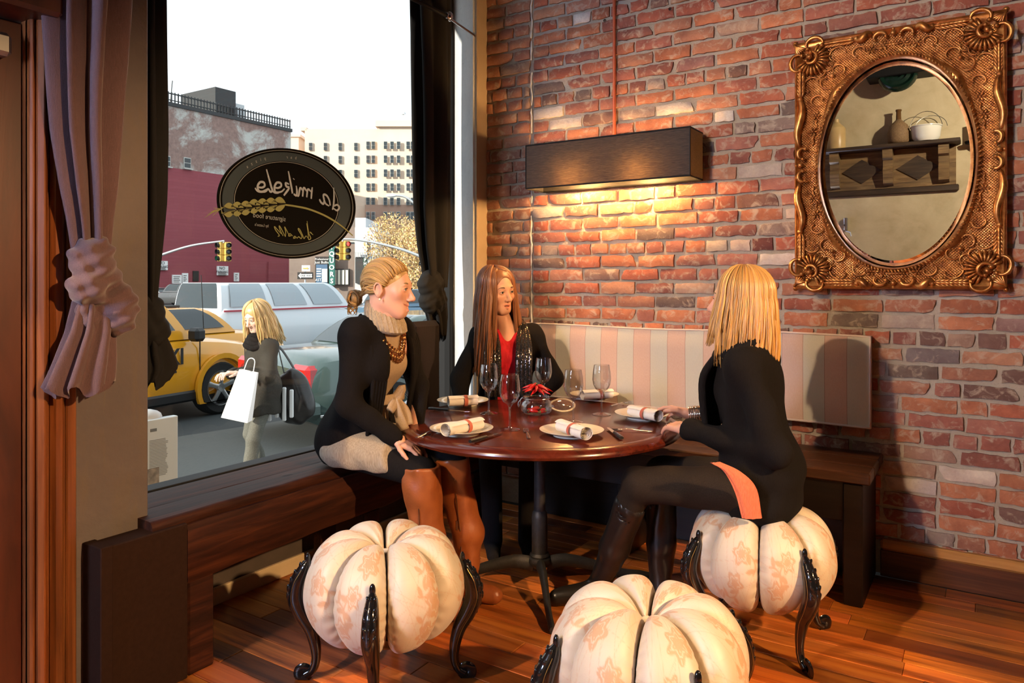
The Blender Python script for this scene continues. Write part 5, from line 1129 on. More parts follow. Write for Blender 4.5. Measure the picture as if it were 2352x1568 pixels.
hand(w3, hR0 + Vector((-.01, 0, 0)), (P(1505, 932, 3.38) - hR0), (.35, -.5, -.8), -1, (22, 26, 30, 34), SK3, 1.02, .2)
kN, aN, kF, aF = (.42, .19, .585), w3.L((-1.40, 2.90, .11)), (.43, -.08, .57), (.43, -.07, .10)
bo = torso_ops(pel, wai, che, nb, sh, -.015) + [('+', cap(nb, w3.L(Hc3 - Vector((0, 0, .1))), .05, .05), .03)]
for a, b, c in ((sh[1], eL, wL), (sh[0], eR, wR)): bo += [('+', cap(a, b, .046, .036), .03), ('+', cap(b, c, .036, .022), .02)]
for q, k, a in ((.09, kN, aN), (-.09, kF, aF)): bo += [('+', cap((0, q, .59), k, .082, .056), .04), ('+', cap(k, a, .05, .036), .02)]
w3.flesh(bo, (-.25, -.4, .02), (.9, .4, 1.35), .009, w3.M, SK3); w3.body()
tr = []
for q, k, a in ((.09, kN, aN), (-.09, kF, aF)): 
    km = tuple(np.array(k) * .7 + np.array(a) * .3); tr += [('+', cap((0, q, .60), k, .092, .07), .04 if tr else 0), ('+', cap(k, km, .066, .056), .02)]
tr.append(('+', ('e', (.02, 0, .59), (.12, .16, .085)), .05)); w3.cloth('trousers', 'brown_trouser', tr, .007, .03, (.0025, 40))
toeN = w3.L((-1.56, 2.79, .035)); toeF = (aF[0] + .17, aF[1], .035)
for k, a, t in ((kN, aN, toeN), (kF, aF, toeF)):
    k, a, t = np.array(k), np.array(a), np.array(t); up_ = a + (k - a) * .78; ops = [('+', cap(tuple(up_), tuple(a + (k - a) * .35), .066, .062), 0), ('+', cap(tuple(a + (k - a) * .35), tuple(a), .062, .046), .02), ('+', cap(tuple(a + V3(0, 0, -.045)), tuple(t), .046, .036), .035), ('-', cap(tuple(k), tuple(up_ - (k - a) * .04), .056, .056), .004), ('-', ('p', (0, 0, .003), (0, 0, 1)), .004)]
    bt = w3.cloth('boot', 'black_leather', ops, .006, .02, (.002, 40)); m = MB(); d = t - a; d = d / np.linalg.norm(d); h = a - d * .03; m.box((h[0] - .03, h[1] - .03, 0), (h[0] + .03, h[1] + .03, .045), .006); w3.mb(m, 'heel', 'black_leather', bt, 40)
co_ = torso_ops((-.02, 0, .66), wai, che, (.04, 0, 1.12), sh, .026) + [('+', cap((-.0, 0, .75), (-.015, 0, .56), .105, .125), .06), ('+', ('e', (-.02, 0, .545), (.14, .195, .09)), .05)]
for a, b, c in ((sh[1], eL, wL), (sh[0], eR, wR)): co_ += [('+', cap(a, b, .06, .055), .04), ('+', cap(b, c, .052, .042), .03)]
co_ += [('-', ('b', (.3, -.02, .8), (.17, .07, .5), .04), .02), ('-', cap(wL, tuple(np.array(wL) + (np.array(wL) - np.array(eL)) * .5), .034, .06), .004), ('-', cap(wR, tuple(np.array(wR) + (np.array(wR) - np.array(eR)) * .5), .034, .06), .004), ('-', ('p', (.17, 0, .55), (-.9, 0, .45)), .02)]
w3.cloth('cardigan', 'black_knit', co_, .0065, .03, (.004, 32))
m = MB()   # scarf: wraps plus hanging front folds
for k in range(4): m.tube([(.06 + (.085 + .004 * k) * math.cos(a), (.092 + .004 * k) * math.sin(a), 1.085 + .018 * k + .012 * math.sin(a * 2 + k) - .03 * math.cos(a)) for a in np.linspace(0, 2 * math.pi, 30)][:-1], .021, 8, closed=True)
for k in range(6): m.tube(bez([(.13, .085 - .03 * k, 1.12), (.185, .09 - .032 * k, 1.03), (.19 + .012 * (k % 2), .09 - .032 * k, .93), (.175, .09 - .03 * k, .80)], 16), [.018, .022, .021, .016], 8, flat=(.8, 1))
w3.mb(m, 'scarf', 'black_scarf')
m = MB(); le = bez([P(1630, 1062, 2.66), P(1662, 1082, 2.66), P(1688, 1130, 2.665), P(1704, 1190, 2.68)], 20); ri = bez([P(1652, 1061, 2.67), P(1700, 1084, 2.67), P(1736, 1122, 2.675), P(1749, 1190, 2.69)], 20)   # coral shirt tail at the hip
G = np.array([[a * (1 - t) + b * t + V3(0, -.012 * math.sin(t * math.pi) + .003 * math.sin(t * 18), 0) for t in np.linspace(0, 1, 9)] for a, b in zip(le, ri)]); m.grid(G); m.grid((G + V3(0, .01, 0))[:, ::-1]); m.grid(np.array([G[-1], G[-1] + V3(0, .01, 0)])); m.build('coral_hem', 'coral_top', w3.o, smooth=180)
br = root('bangles', 'stack of thin silver bangles on the wrist of the woman on the stool', 'bracelet', hR0); ax = (Vector(w3.W(eR)) - hR0).normalized(); u_ = ax.orthogonal().normalized(); v_ = ax.cross(u_)
for k in range(8):
    m = MB(); c = hR0 + ax * (-.012 + .0075 * k); m.tube([c + (u_ * math.cos(a) + v_ * math.sin(a)) * .037 for a in np.linspace(0, 2 * math.pi, 28)[:-1]], .0026, 6, closed=True); m.build('bangle', 'silver', br, smooth=60)
m = MB(); c = xf([[.0095 * -1 - .001, .112, .0]], hd_)[0]; ya = Vector(hd_[:3, 1]).normalized(); u_ = ya.orthogonal().normalized(); v_ = ya.cross(u_); m.tube([Vector(c) + (u_ * math.cos(a) + v_ * math.sin(a)) * .0098 for a in np.linspace(0, 2 * math.pi, 20)[:-1]], .0014, 5, closed=True); m.build('ring', 'silver', w3.o, smooth=60)
# ------------------------------------------------------------------ the street outside
GZ = -.45
@mdef('asphalt')
def _(n):
    t = NT(n); co = t.co(); a = t.noise(co, .35, 5, .6); b = t.noise(co, 30, 4, .7); c = t.ramp(a, [(.3, (.018, .026, .030)), (.7, (.04, .05, .053))]); c = t.mix(t.math('MULTIPLY', b, .35), c, (.10, .10, .095)); t.bs(Base_Color=c, Roughness=.75); t.bump(b, .3, .01); return t.m
simple('sidewalk', (.16, .16, .15), .85, col2=(.2, .2, .19), scale=3)
struct(MB().box((-130, -60, GZ - .3), (-4.9, 130, GZ)).build('ground_street', 'asphalt')); struct(MB().box((-4.9, -60, GZ - .3), (-3.3, 130, GZ + .12), .02).build('ground_sidewalk', 'sidewalk'))
@mdef('old_brick_far')
def _(n):
    t = NT(n); co = t.co(); a = t.noise(co, .22, 8, .72, .4); b = t.noise(co, 2.5, 5, .7); c = t.ramp(b, [(.35, (.20, .13, .115)), (.65, (.30, .20, .17))]); c = t.mix(t.ramp(a, [(.46, (0, 0, 0)), (.56, (1, 1, 1))]), c, (.46, .47, .44)); t.bs(Base_Color=c, Roughness=.9); t.bump(b, .4, .05); return t.m
@mdef('red_painted_brick')
def _(n):
    t = NT(n); co = t.co((1, 1, 1)); b = t.noise(t.co((.8, .8, .25)), 1, 6, .6); br = t.n('ShaderNodeTexBrick', Vector=t.co((1, 1, 1), rot=(R(90), 0, R(90))), Scale=1.6, Color1=(.235, .045, .06, 1), Color2=(.265, .055, .07, 1), Mortar=(.2, .04, .052, 1)); c = t.mix(t.math('MULTIPLY', b, .35), br.outputs[0], (.30, .085, .10)); t.bs(Base_Color=c, Roughness=.85); return t.m
simple('pale_stone', (.74, .60, .47), .85, col2=(.66, .50, .38), scale=.15); simple('brick_brown_far', (.36, .22, .16), .9, col2=(.42, .27, .2), scale=.3)
simple('dark_metal', (.03, .033, .035), .6, .2); simple('galvanised', (.42, .45, .47), .45, .5); simple('window_dark', (.03, .04, .045), .12); simple('window_frame_paint', (.45, .45, .42), .6)
simple('notice_white', (.75, .77, .77), .6); simple('notice_black', (.012, .012, .012), .6); simple('shop_wall', (.17, .13, .11), .8, col2=(.23, .18, .15), scale=.5); simple('grey_cladding', (.42, .45, .47), .5, col2=(.5, .53, .55), scale=.4); simple('shop_green', (.02, .14, .12), .5); simple('sign_blue', (.05, .12, .22), .5); simple('signal_yellow', (.55, .36, .08), .5); simple('curtain_white', (.75, .7, .6), .8); simple('dark_green_sign', (.02, .06, .04), .5)
def emit(n, col, st):
    def f(_): t = NT(n); t.bs(Base_Color=(*col, 1), Emission_Color=(*col, 1), Emission_Strength=st, Roughness=.3); return t.m
    MDEF[n] = f
emit('lamp_green', (.05, .9, .45), 1.6); emit('lamp_red', (1, .08, .06), 1.6)
FX = -64.0
def face_box(m, x0, x1, y0, y1, X=FX, d=.3, c=0):
    """box on the facade plane X between pixel columns/rows of the photograph's left facade"""
    A, B = PX(x0, y1, X), PX(x1, y0, X); m.box((X - .05, A.y, PX((x0 + x1) / 2, y1, X).z), (X + d, B.y, PX((x0 + x1) / 2, y0, X).z), c); return m
yl, yr = PX(230, 648, FX).y, PX(668, 648, FX).y; zr = PX(500, 267, FX).z; zp = PX(450, 393, FX).z
rbld = root('brick_building', 'large building with peeling brick above and dark red painted wall below', 'building', (FX - 8, (yl + yr) / 2, GZ))
MB().box((FX - 16, yl, zp), (FX, yr, zr)).build('upper_wall', 'old_brick_far', rbld); MB().box((FX - 16, yl, GZ), (FX + .06, yr + .6, zp)).build('painted_wall', 'red_painted_brick', rbld)
MB().box((FX - 16, yl, zr), (FX + .15, yr + .1, zr + .35)).build('coping', 'dark_metal', rbld)
m = MB(); 
for i, yy in enumerate(np.arange(yl + .2, yr, .34)): m.box((FX - .12, yy - .05, zr + .35), (FX - .04, yy + .05, zr + 1.35))
m.box((FX - .14, yl, zr + 1.15), (FX - .02, yr, zr + 1.25)).box((FX - .14, yl, zr + .55), (FX - .02, yr, zr + .62)); stuff(m.build('roof_railing', 'dark_metal', rbld))
A, B = PX(486, 262, FX - 1), PX(533, 240, FX - 1); MB().box((FX - 6, A.y, zr), (FX - .4, B.y, zr + 3.0)).build('stair_bulkhead', 'dark_metal', rbld); MB().box((FX - 5, B.y, zr), (FX - 1, B.y + 1.5, zr + 2.0)).build('roof_unit', 'grey_cladding', rbld)
a = PX(418, 240, FX); MB().tube([(FX - 2, a.y, zr), (FX - 2, a.y + .3, zr + 3)], .05, 6).build('antenna', 'dark_metal', rbld)
for (x0, x1, y0, y1) in ((421, 437, 362, 387), (377, 390, 358, 383)):
    f = face_box(MB(), x0, x1, y0, y1, d=.12).build('window', 'window_frame_paint', rbld); face_box(MB(), x0 + 1.5, x1 - 1.5, y0 + 2, (y0 + y1) / 2 - 1, d=.16).build('pane', 'window_dark', f); face_box(MB(), x0 + 1.5, x1 - 1.5, (y0 + y1) / 2 + 1, y1 - 2, d=.16).build('pane', 'window_dark', f); face_box(MB(), x0 - 2, x1 + 2, y1, y1 + 2.5, d=.35).build('sill', 'window_frame_paint', f)
def text(s, name, mat, M, size, parent=None, align='CENTER', ext=.002, mirror=False, bold=0, org=None):
    cu = bpy.data.curves.new(name, 'FONT'); cu.body = s; cu.size = size; cu.align_x = align; cu.align_y = 'CENTER'; cu.extrude = ext; cu.offset = bold; cu.resolution_u = 2
    t = bpy.data.objects.new(name, cu); COL.objects.link(t); dg = bpy.context.evaluated_depsgraph_get(); me = bpy.data.meshes.new_from_object(t.evaluated_get(dg)); COL.objects.unlink(t); bpy.data.objects.remove(t)
    n = len(me.vertices); V = np.zeros(n * 3); me.vertices.foreach_get('co', V); V = V.reshape(-1, 3)
    if mirror: V = V * V3(-1, 1, 1)
    b = MB(); b.add(xf(V, M), [tuple(p.vertices) for p in me.polygons]); bpy.data.meshes.remove(me); return b.build(name, mat, parent)
def onX(px, py, X): p = PX(px, py, X); return np.array(Matrix.Translation(p) @ Matrix(((0, 0, 1, 0), (1, 0, 0, 0), (0, 1, 0, 0), (0, 0, 0, 1))))
for (x0, x1, y0, y1, lab, tx) in ((358, 384, 599, 620, 'white no parking notice at the left end of the red wall', ('NO', 'PARKING')), (498, 523, 611, 632, 'white no parking notice below the green traffic light', ('NO', 'PARKING')), (395, 416, 631, 651, 'square white notice left of the black vent on the red wall', ()), (418, 431, 627, 650, 'narrow white notice beside the square one on the red wall', ()), (537, 548, 626, 646, 'narrow white notice alone on the red wall right of no parking', ())):
    o = face_box(MB(), x0, x1, y0, y1, FX + .1, .1); c = PX((x0 + x1) / 2, y1, FX); r_ = root('paper_notice', lab, 'sign', (FX + .15, c.y, c.z)); o.build('panel', 'notice_white', r_)
    for q, w in enumerate(tx): text(w, 'lettering', 'notice_black', onX((x0 + x1) / 2, y0 + 5 + q * 8, FX + .23), .32 if q else .42, r_)
    nl = 4; m = MB()
    for q in range(nl): face_box(m, x0 + 3, x1 - 3 - (q % 2) * 2, (y0 + y1) / 2 + (4 if tx else -6) + q * (2.2 if tx else 4) - .4, (y0 + y1) / 2 + (4 if tx else -6) + q * (2.2 if tx else 4) + .5, FX + .18, .06)
    stuff(m.build('print_lines', 'notice_black', r_))
c = PX(449, 646, FX); tag(face_box(MB(), 443, 456, 622, 646, FX + .1, .05).build('vent_grille', 'notice_black', None, (FX, c.y, c.z)), 'black vent opening low on the red painted wall', 'vent')
face_box(MB(), 615, 658, 602, 658, FX + .08, .12).build('patched_door', 'red_painted_brick', rbld)
# helper frame facing the camera direction for far street things (boxes aligned with the cross street)
def fbox(m, x0, x1, y0, y1, d, th, c=0):
    a, b = P(x0, y1, d), P(x1, y0, d); r0, r1 = (x0 - 1176) / F * d, (x1 - 1176) / F * d; m.box((r0, d, min(a.z, b.z)), (r1, d + th, max(a.z, b.z)), c, M=trs((0, 0, 0), math.degrees(YAW))); return m
apt = P(830, 648, 95); ab = root('apartment_building', 'tall sunlit pale apartment block beyond the trees', 'building', (apt.x, apt.y, GZ))
fbox(MB(), 700, 868, 296, 720, 95, 12).build('wall', 'pale_stone', ab); fbox(MB(), 868, 990, 283, 720, 94, 12).build('corner_tower', 'pale_stone', ab); fbox(MB(), 838, 990, 470, 720, 93.8, 2).build('lower_storeys', 'brick_brown_far', ab)
fbox(MB(), 862, 995, 276, 290, 93.5, 13).build('cornice', 'pale_stone', ab); fbox(MB(), 905, 950, 262, 277, 96, 6).build('roof_tank', 'grey_cladding', ab); fbox(MB(), 922, 929, 256, 264, 96, 2).build('chimney', 'grey_cladding', ab); fbox(MB(), 690, 704, 292, 300, 95, 10).build('parapet', 'pale_stone', ab)
wins = [(x, y) for x in (845, 857, 885, 900, 915, 937, 947) for y in (333, 365, 397, 429, 462, 495)] + [(x, y) for x in (713, 747, 781, 817) for y in (336, 366, 398, 430)]
for (x, y) in wins:
    d = 93.7 if x > 868 else 94.9
    if y > 470: d = 93.7
    w = fbox(MB(), x - 4.6, x + 4.6, y - 9, y + 9, d - .12, .12).build('window', 'window_frame_paint', ab); fbox(MB(), x - 3.4, x + 3.4, y - 8, y - .6, d - .2, .08).build('pane', 'window_dark', w); fbox(MB(), x - 3.4, x + 3.4, y + .6, y + 8, d - .2, .08).build('pane', 'window_dark', w)
fb = P(685, 648, 100); ob = root('background_building', 'narrow pale building just right of the brick building roof', 'building', (fb.x, fb.y, GZ)); fbox(MB(), 660, 686, 312, 720, 100, 10).build('wall', 'pale_stone', ob); fbox(MB(), 660, 690, 308, 314, 99.8, 10).build('cornice', 'pale_stone', ob)
# shops at the corner
sb = P(740, 648, 70); shp = root('corner_shops', 'brown low shop block with liquor store sign at the street corner', 'building', (sb.x, sb.y, GZ))
fbox(MB(), 664, 818, 560, 720, 70, 8).build('wall', 'shop_wall', shp); fbox(MB(), 700, 818, 520, 560, 71, 6).build('upper_storey', 'shop_wall', shp)
f = fbox(MB(), 764, 802, 617, 655, 69.7, .3).build('shop_window', 'dark_metal', shp)
for q in range(4): fbox(MB(), 766.5 + q * 9, 772.5 + q * 9, 620, 653, 69.6, .1).build('lit_blind', 'curtain_white', f)
f = fbox(MB(), 795, 815, 553, 588, 70.6, .3).build('upper_window', 'window_frame_paint', shp); fbox(MB(), 797, 813, 556, 585, 70.5, .1).build('pane', 'window_dark', f)
def camM(px, py, d): return np.array(Matrix.Translation(P(px, py, d)) @ Matrix.Rotation(YAW, 4, 'Z') @ Matrix.Rotation(R(90), 4, 'X'))
c = P(762, 655, 69); sg = root('liquor_sign', 'tall green vertical sign reading LIQUORS', 'sign', (c.x, c.y, c.z)); fbox(MB(), 755.5, 768.5, 540, 655, 69, .3).build('panel', 'shop_green', sg)
for q, ch in enumerate('LIQUORS'): text(ch, 'letter', 'notice_white', camM(762, 552 + q * 15.6, 68.95), .62, sg, bold=.02)
c = P(740, 655, 69); sg = root('shop_sign_board', 'blue and black shop sign board left of the LIQUORS sign', 'sign', (c.x, c.y, c.z)); fbox(MB(), 724, 754, 589, 651, 69.2, .3).build('panel', 'notice_black', sg); fbox(MB(), 726, 752, 607, 650, 69.15, .06).build('blue_field', 'sign_blue', sg); fbox(MB(), 739, 752, 617, 648, 69.1, .05).build('pale_field', 'grey_cladding', sg)
text('Professional', 'lettering', 'notice_white', camM(739, 595, 69.1), .26, sg); text('Just Bulbs', 'lettering', 'notice_white', camM(739, 602.5, 69.1), .34, sg); text('AST', 'lettering', 'notice_white', camM(731, 643, 69.05), .34, sg)
m = MB()
for q in range(4): fbox(m, 727, 738 - (q % 2), 616 + q * 5.6, 618.6 + q * 5.6, 69.1, .04)
stuff(m.build('print_lines', 'notice_white', sg))
gb = P(845, 648, 68); gbl = root('glass_building', 'pale grey clad building with a balcony behind the seated woman', 'building', (gb.x, gb.y, GZ)); fbox(MB(), 815, 866, 522, 720, 66, 8).build('wall', 'grey_cladding', gbl); fbox(MB(), 816, 840, 500, 524, 67, 6).build('penthouse', 'grey_cladding', gbl); fbox(MB(), 843, 849, 551, 590, 65.9, .2).build('tall_window', 'window_dark', gbl); fbox(MB(), 816, 834, 590, 650, 65.7, .4).build('garage_door', 'dark_metal', gbl); fbox(MB(), 832, 905, 593, 720, 66.5, 6).build('low_wing', 'shop_wall', gbl)
m = MB()
for q in range(12): fbox(m, 816 + q * 5.5, 816.8 + q * 5.5, 580, 591, 65.5, .1)
fbox(m, 815, 880, 579, 580.5, 65.5, .1); stuff(m.build('balcony_rail', 'galvanised', gbl))
c = P(838, 645, 65); sg = root('pharmacy_sign', 'narrow dark vertical sign reading PHARMACY', 'sign', (c.x, c.y, c.z)); fbox(MB(), 834, 843, 592, 662, 65, .3).build('panel', 'dark_green_sign', sg)
for q, ch in enumerate('PHARMACY'): text(ch, 'letter', 'notice_white', camM(838.5, 597 + q * 8.4, 64.9), .34, sg, bold=.012)
def oneway(x0, x1, y0, y1, d, lab, dirn=-1):
    c = P((x0 + x1) / 2, y1, d); o = root('one_way_sign', lab, 'sign', (c.x, c.y, GZ)); fbox(MB(), x0, x1, y0, y1, d, .05).build('panel', 'notice_black', o); yc = (y0 + y1) / 2; h = (y1 - y0); u = F / d
    A = P(x0 + 2, yc, d - .03); rv = Vector((math.cos(YAW), math.sin(YAW), 0)); L = (x1 - x0 - 4) / u; hh = h / u; m = MB(); m.prism([(0, 0), (L * .2, hh * .4), (L * .2, hh * .24), (L, hh * .24), (L, -hh * .24), (L * .2, -hh * .24), (L * .2, -hh * .4)], A, rv, (0, 0, 1), Vector((math.sin(YAW), -math.cos(YAW), 0)) * .02); m.build('arrow', 'notice_white', o)
    text('ONE WAY', 'lettering', 'notice_black', camM((x0 + x1) / 2 + 2, yc, d - .06), hh * .38, o); p = P((x0 + x1) / 2, yc, d + .08); MB().tube([(p.x, p.y, GZ), (p.x, p.y, p.z + .4)], .05, 8).build('post', 'galvanised', o); return o
oneway(683, 719, 625, 641, 42, 'black and white one way sign pointing left in front of the shops'); oneway(962, 990, 600, 610, 44, 'one way sign half hidden behind the right curtain')
c = P(703, 622, 42); sg = root('small_street_sign', 'small white street sign above the one way sign', 'sign', (c.x, c.y, c.z)); fbox(MB(), 693, 712, 609, 623, 41.9, .05).build('panel', 'notice_white', sg)
p = P(702, 616, 41.95); rv = Vector((math.cos(YAW), math.sin(YAW), 0)); MB().prism([(-.17, .03), (.06, .03), (.06, .07), (.17, 0), (.06, -.07), (.06, -.03), (-.17, -.03)], P(702, 616, 41.86), rv, (0, 0, 1), (0, .01, 0)).build('arrow', 'signal_yellow', sg)
# traffic lights on mast arms
def signal(px, py, d, lab, green, arm):
    c = P(px, py, d); o = root('traffic_light', lab, 'traffic light', (c.x, c.y, c.z - .6))
    for q in (-1, 1):
        M0 = trs(c, math.degrees(YAW) + q * 40); h = MB()
        for k in range(3): h.box((-.17, -.16, -.55 + k * .37), (.17, .16, -.19 + k * .37), .03)
        h.v = [xf(v + V3(q * .23, 0, 0), M0) for v in h.v]; hs_ = h.build('housing', 'signal_yellow', o)
        for k in range(3):
            v = MB(); v.lathe([(.13, 0), (.14, .16)], 14, (q * .23, -.16, -.37 + k * .37), rot('X', 90)[:3, :3]); v.v = [xf(x, M0) for x in v.v]; v.build('visor', 'notice_black', hs_)
            on = (green and k == 0 and q < 0) or (not green and k == 2 and q > 0); l_ = MB(); l_.lathe([(0, .03), (.08, .025), (.125, 0)], 14, (q * .23, -.165, -.37 + k * .37), rot('X', 90)[:3, :3]); l_.v = [xf(x, M0) for x in l_.v]; l_.build('lens', ('lamp_green' if green else 'lamp_red') if on else 'window_dark', hs_)
    a = [P(x, y, d) for x, y in arm]; m = MB(); m.tube(bez(a, 16), [.09, .07, .05], 8); m.tube([a[-1], (c.x, c.y, c.z + .5)], .035, 6); m.build('mast_arm', 'galvanised', o, smooth=60); p = a[0]; MB().tube([(p.x, p.y, GZ), (p.x, p.y, p.z)], .12, 8).build('pole', 'galvanised', o, smooth=60)
signal(513, 578, 42, 'traffic light showing green in front of the red wall', True, [(300, 612), (372, 585), (440, 564), (515, 553)]); signal(787, 575, 42, 'traffic light showing red below the oval window sign', False, [(1000, 603), (930, 575), (865, 558), (815, 550), (787, 549)])
a = [P(x, y, 38) for x, y in ((1000, 560), (985, 500), (957, 472), (930, 452), (900, 448))]; o = root('street_lamp', 'curved street lamp in front of the pale apartment block', 'street lamp', (a[0].x, a[0].y, GZ)); MB().tube(bez(a, 20), .06, 8).build('arm', 'galvanised', o, smooth=60); MB().ell(tuple(P(899, 449, 38)), (.3, .14, .1), 12, 8, rot('Z', math.degrees(YAW))[:3, :3]).build('lamp_head', 'notice_white', o, smooth=180); MB().tube([(a[0].x, a[0].y, GZ), a[0]], .09, 8).build('pole', 'galvanised', o, smooth=60)
# trees with yellow autumn leaves
def leafmat(n, c1, c2):
    def f(_): t = NT(n); at = t.n('ShaderNodeAttribute', _attribute_name='tint').outputs['Color']; c = t.mix(1.0, at, (*c1, 1), 'MULTIPLY'); t.bs(Base_Color=c, Roughness=.7); return t.m
    MDEF[n] = f
leafmat('autumn_leaf', (.70, .52, .26), 0); simple('bark', (.16, .13, .11), .9, col2=(.24, .2, .17), scale=3)
def tree(px, py, rx, ry, d, lab, seed):
    r = random.Random(seed); c = P(px, py, d); o = root('autumn_tree', lab, 'tree', (c.x, c.y, GZ), 0, 'autumn trees along the far street'); u = d / F; sx, sz = rx * u, ry * u; m = MB(); tk = MB()
    tk.tube([(c.x, c.y, GZ), (c.x + .1, c.y, c.z - sz * .6), (c.x, c.y, c.z + sz * .2)], [.2, .15, .05], 8)
    for q in range(14):
        a, e = r.uniform(0, 6.28), r.uniform(-.3, .8); tk.tube(bez([(c.x, c.y, c.z - sz * r.uniform(.2, .9)), (c.x + .4 * sx * math.cos(a), c.y + .4 * sx * math.sin(a), c.z - sz * .2 + e), (c.x + .85 * sx * math.cos(a), c.y + .85 * sx * math.sin(a), c.z + sz * e)], 8), [.07, .04, .015], 5)
    tk.build('trunk', 'bark', o, smooth=60); Vv, Fc, T = [], [], []
    for q in range(7500):
        v = np.array([r.gauss(0, 1) for _ in range(3)]); v /= np.linalg.norm(v); v *= r.random() ** .45; n = .55 + .45 * vnoise((v * 2.6 + seed)[None], seed)[0]
        if r.random() > n * 1.3: continue
        p = V3(*c) + v * V3(sx, sx, sz); s_ = .085 * r.uniform(.6, 1.3); A = np.array(Euler((r.uniform(0, 6), r.uniform(0, 6), r.uniform(0, 6))).to_matrix()); b = len(Vv); f = r.uniform(.5, 1.3)
        for w in ((-1, 0, 0), (0, -.55, .1), (1, 0, 0), (0, .55, .1)): Vv.append(p + A @ (V3(*w) * s_)); T.append((f, f * r.uniform(.8, 1.1), f * r.uniform(.4, 1.4)))
        Fc.append((b, b + 1, b + 2, b + 3))
    stuff(np_obj('foliage', np.array(Vv), Fc, 'autumn_leaf', o, None, None, np.array(T)))
tree(905, 565, 70, 78, 56, 'nearest yellow leaved tree right of the traffic light', 1); tree(965, 590, 62, 95, 50, 'yellow leaved tree by the right curtain', 2); tree(935, 640, 42, 48, 62, 'bare low tree behind the smiling woman', 3)
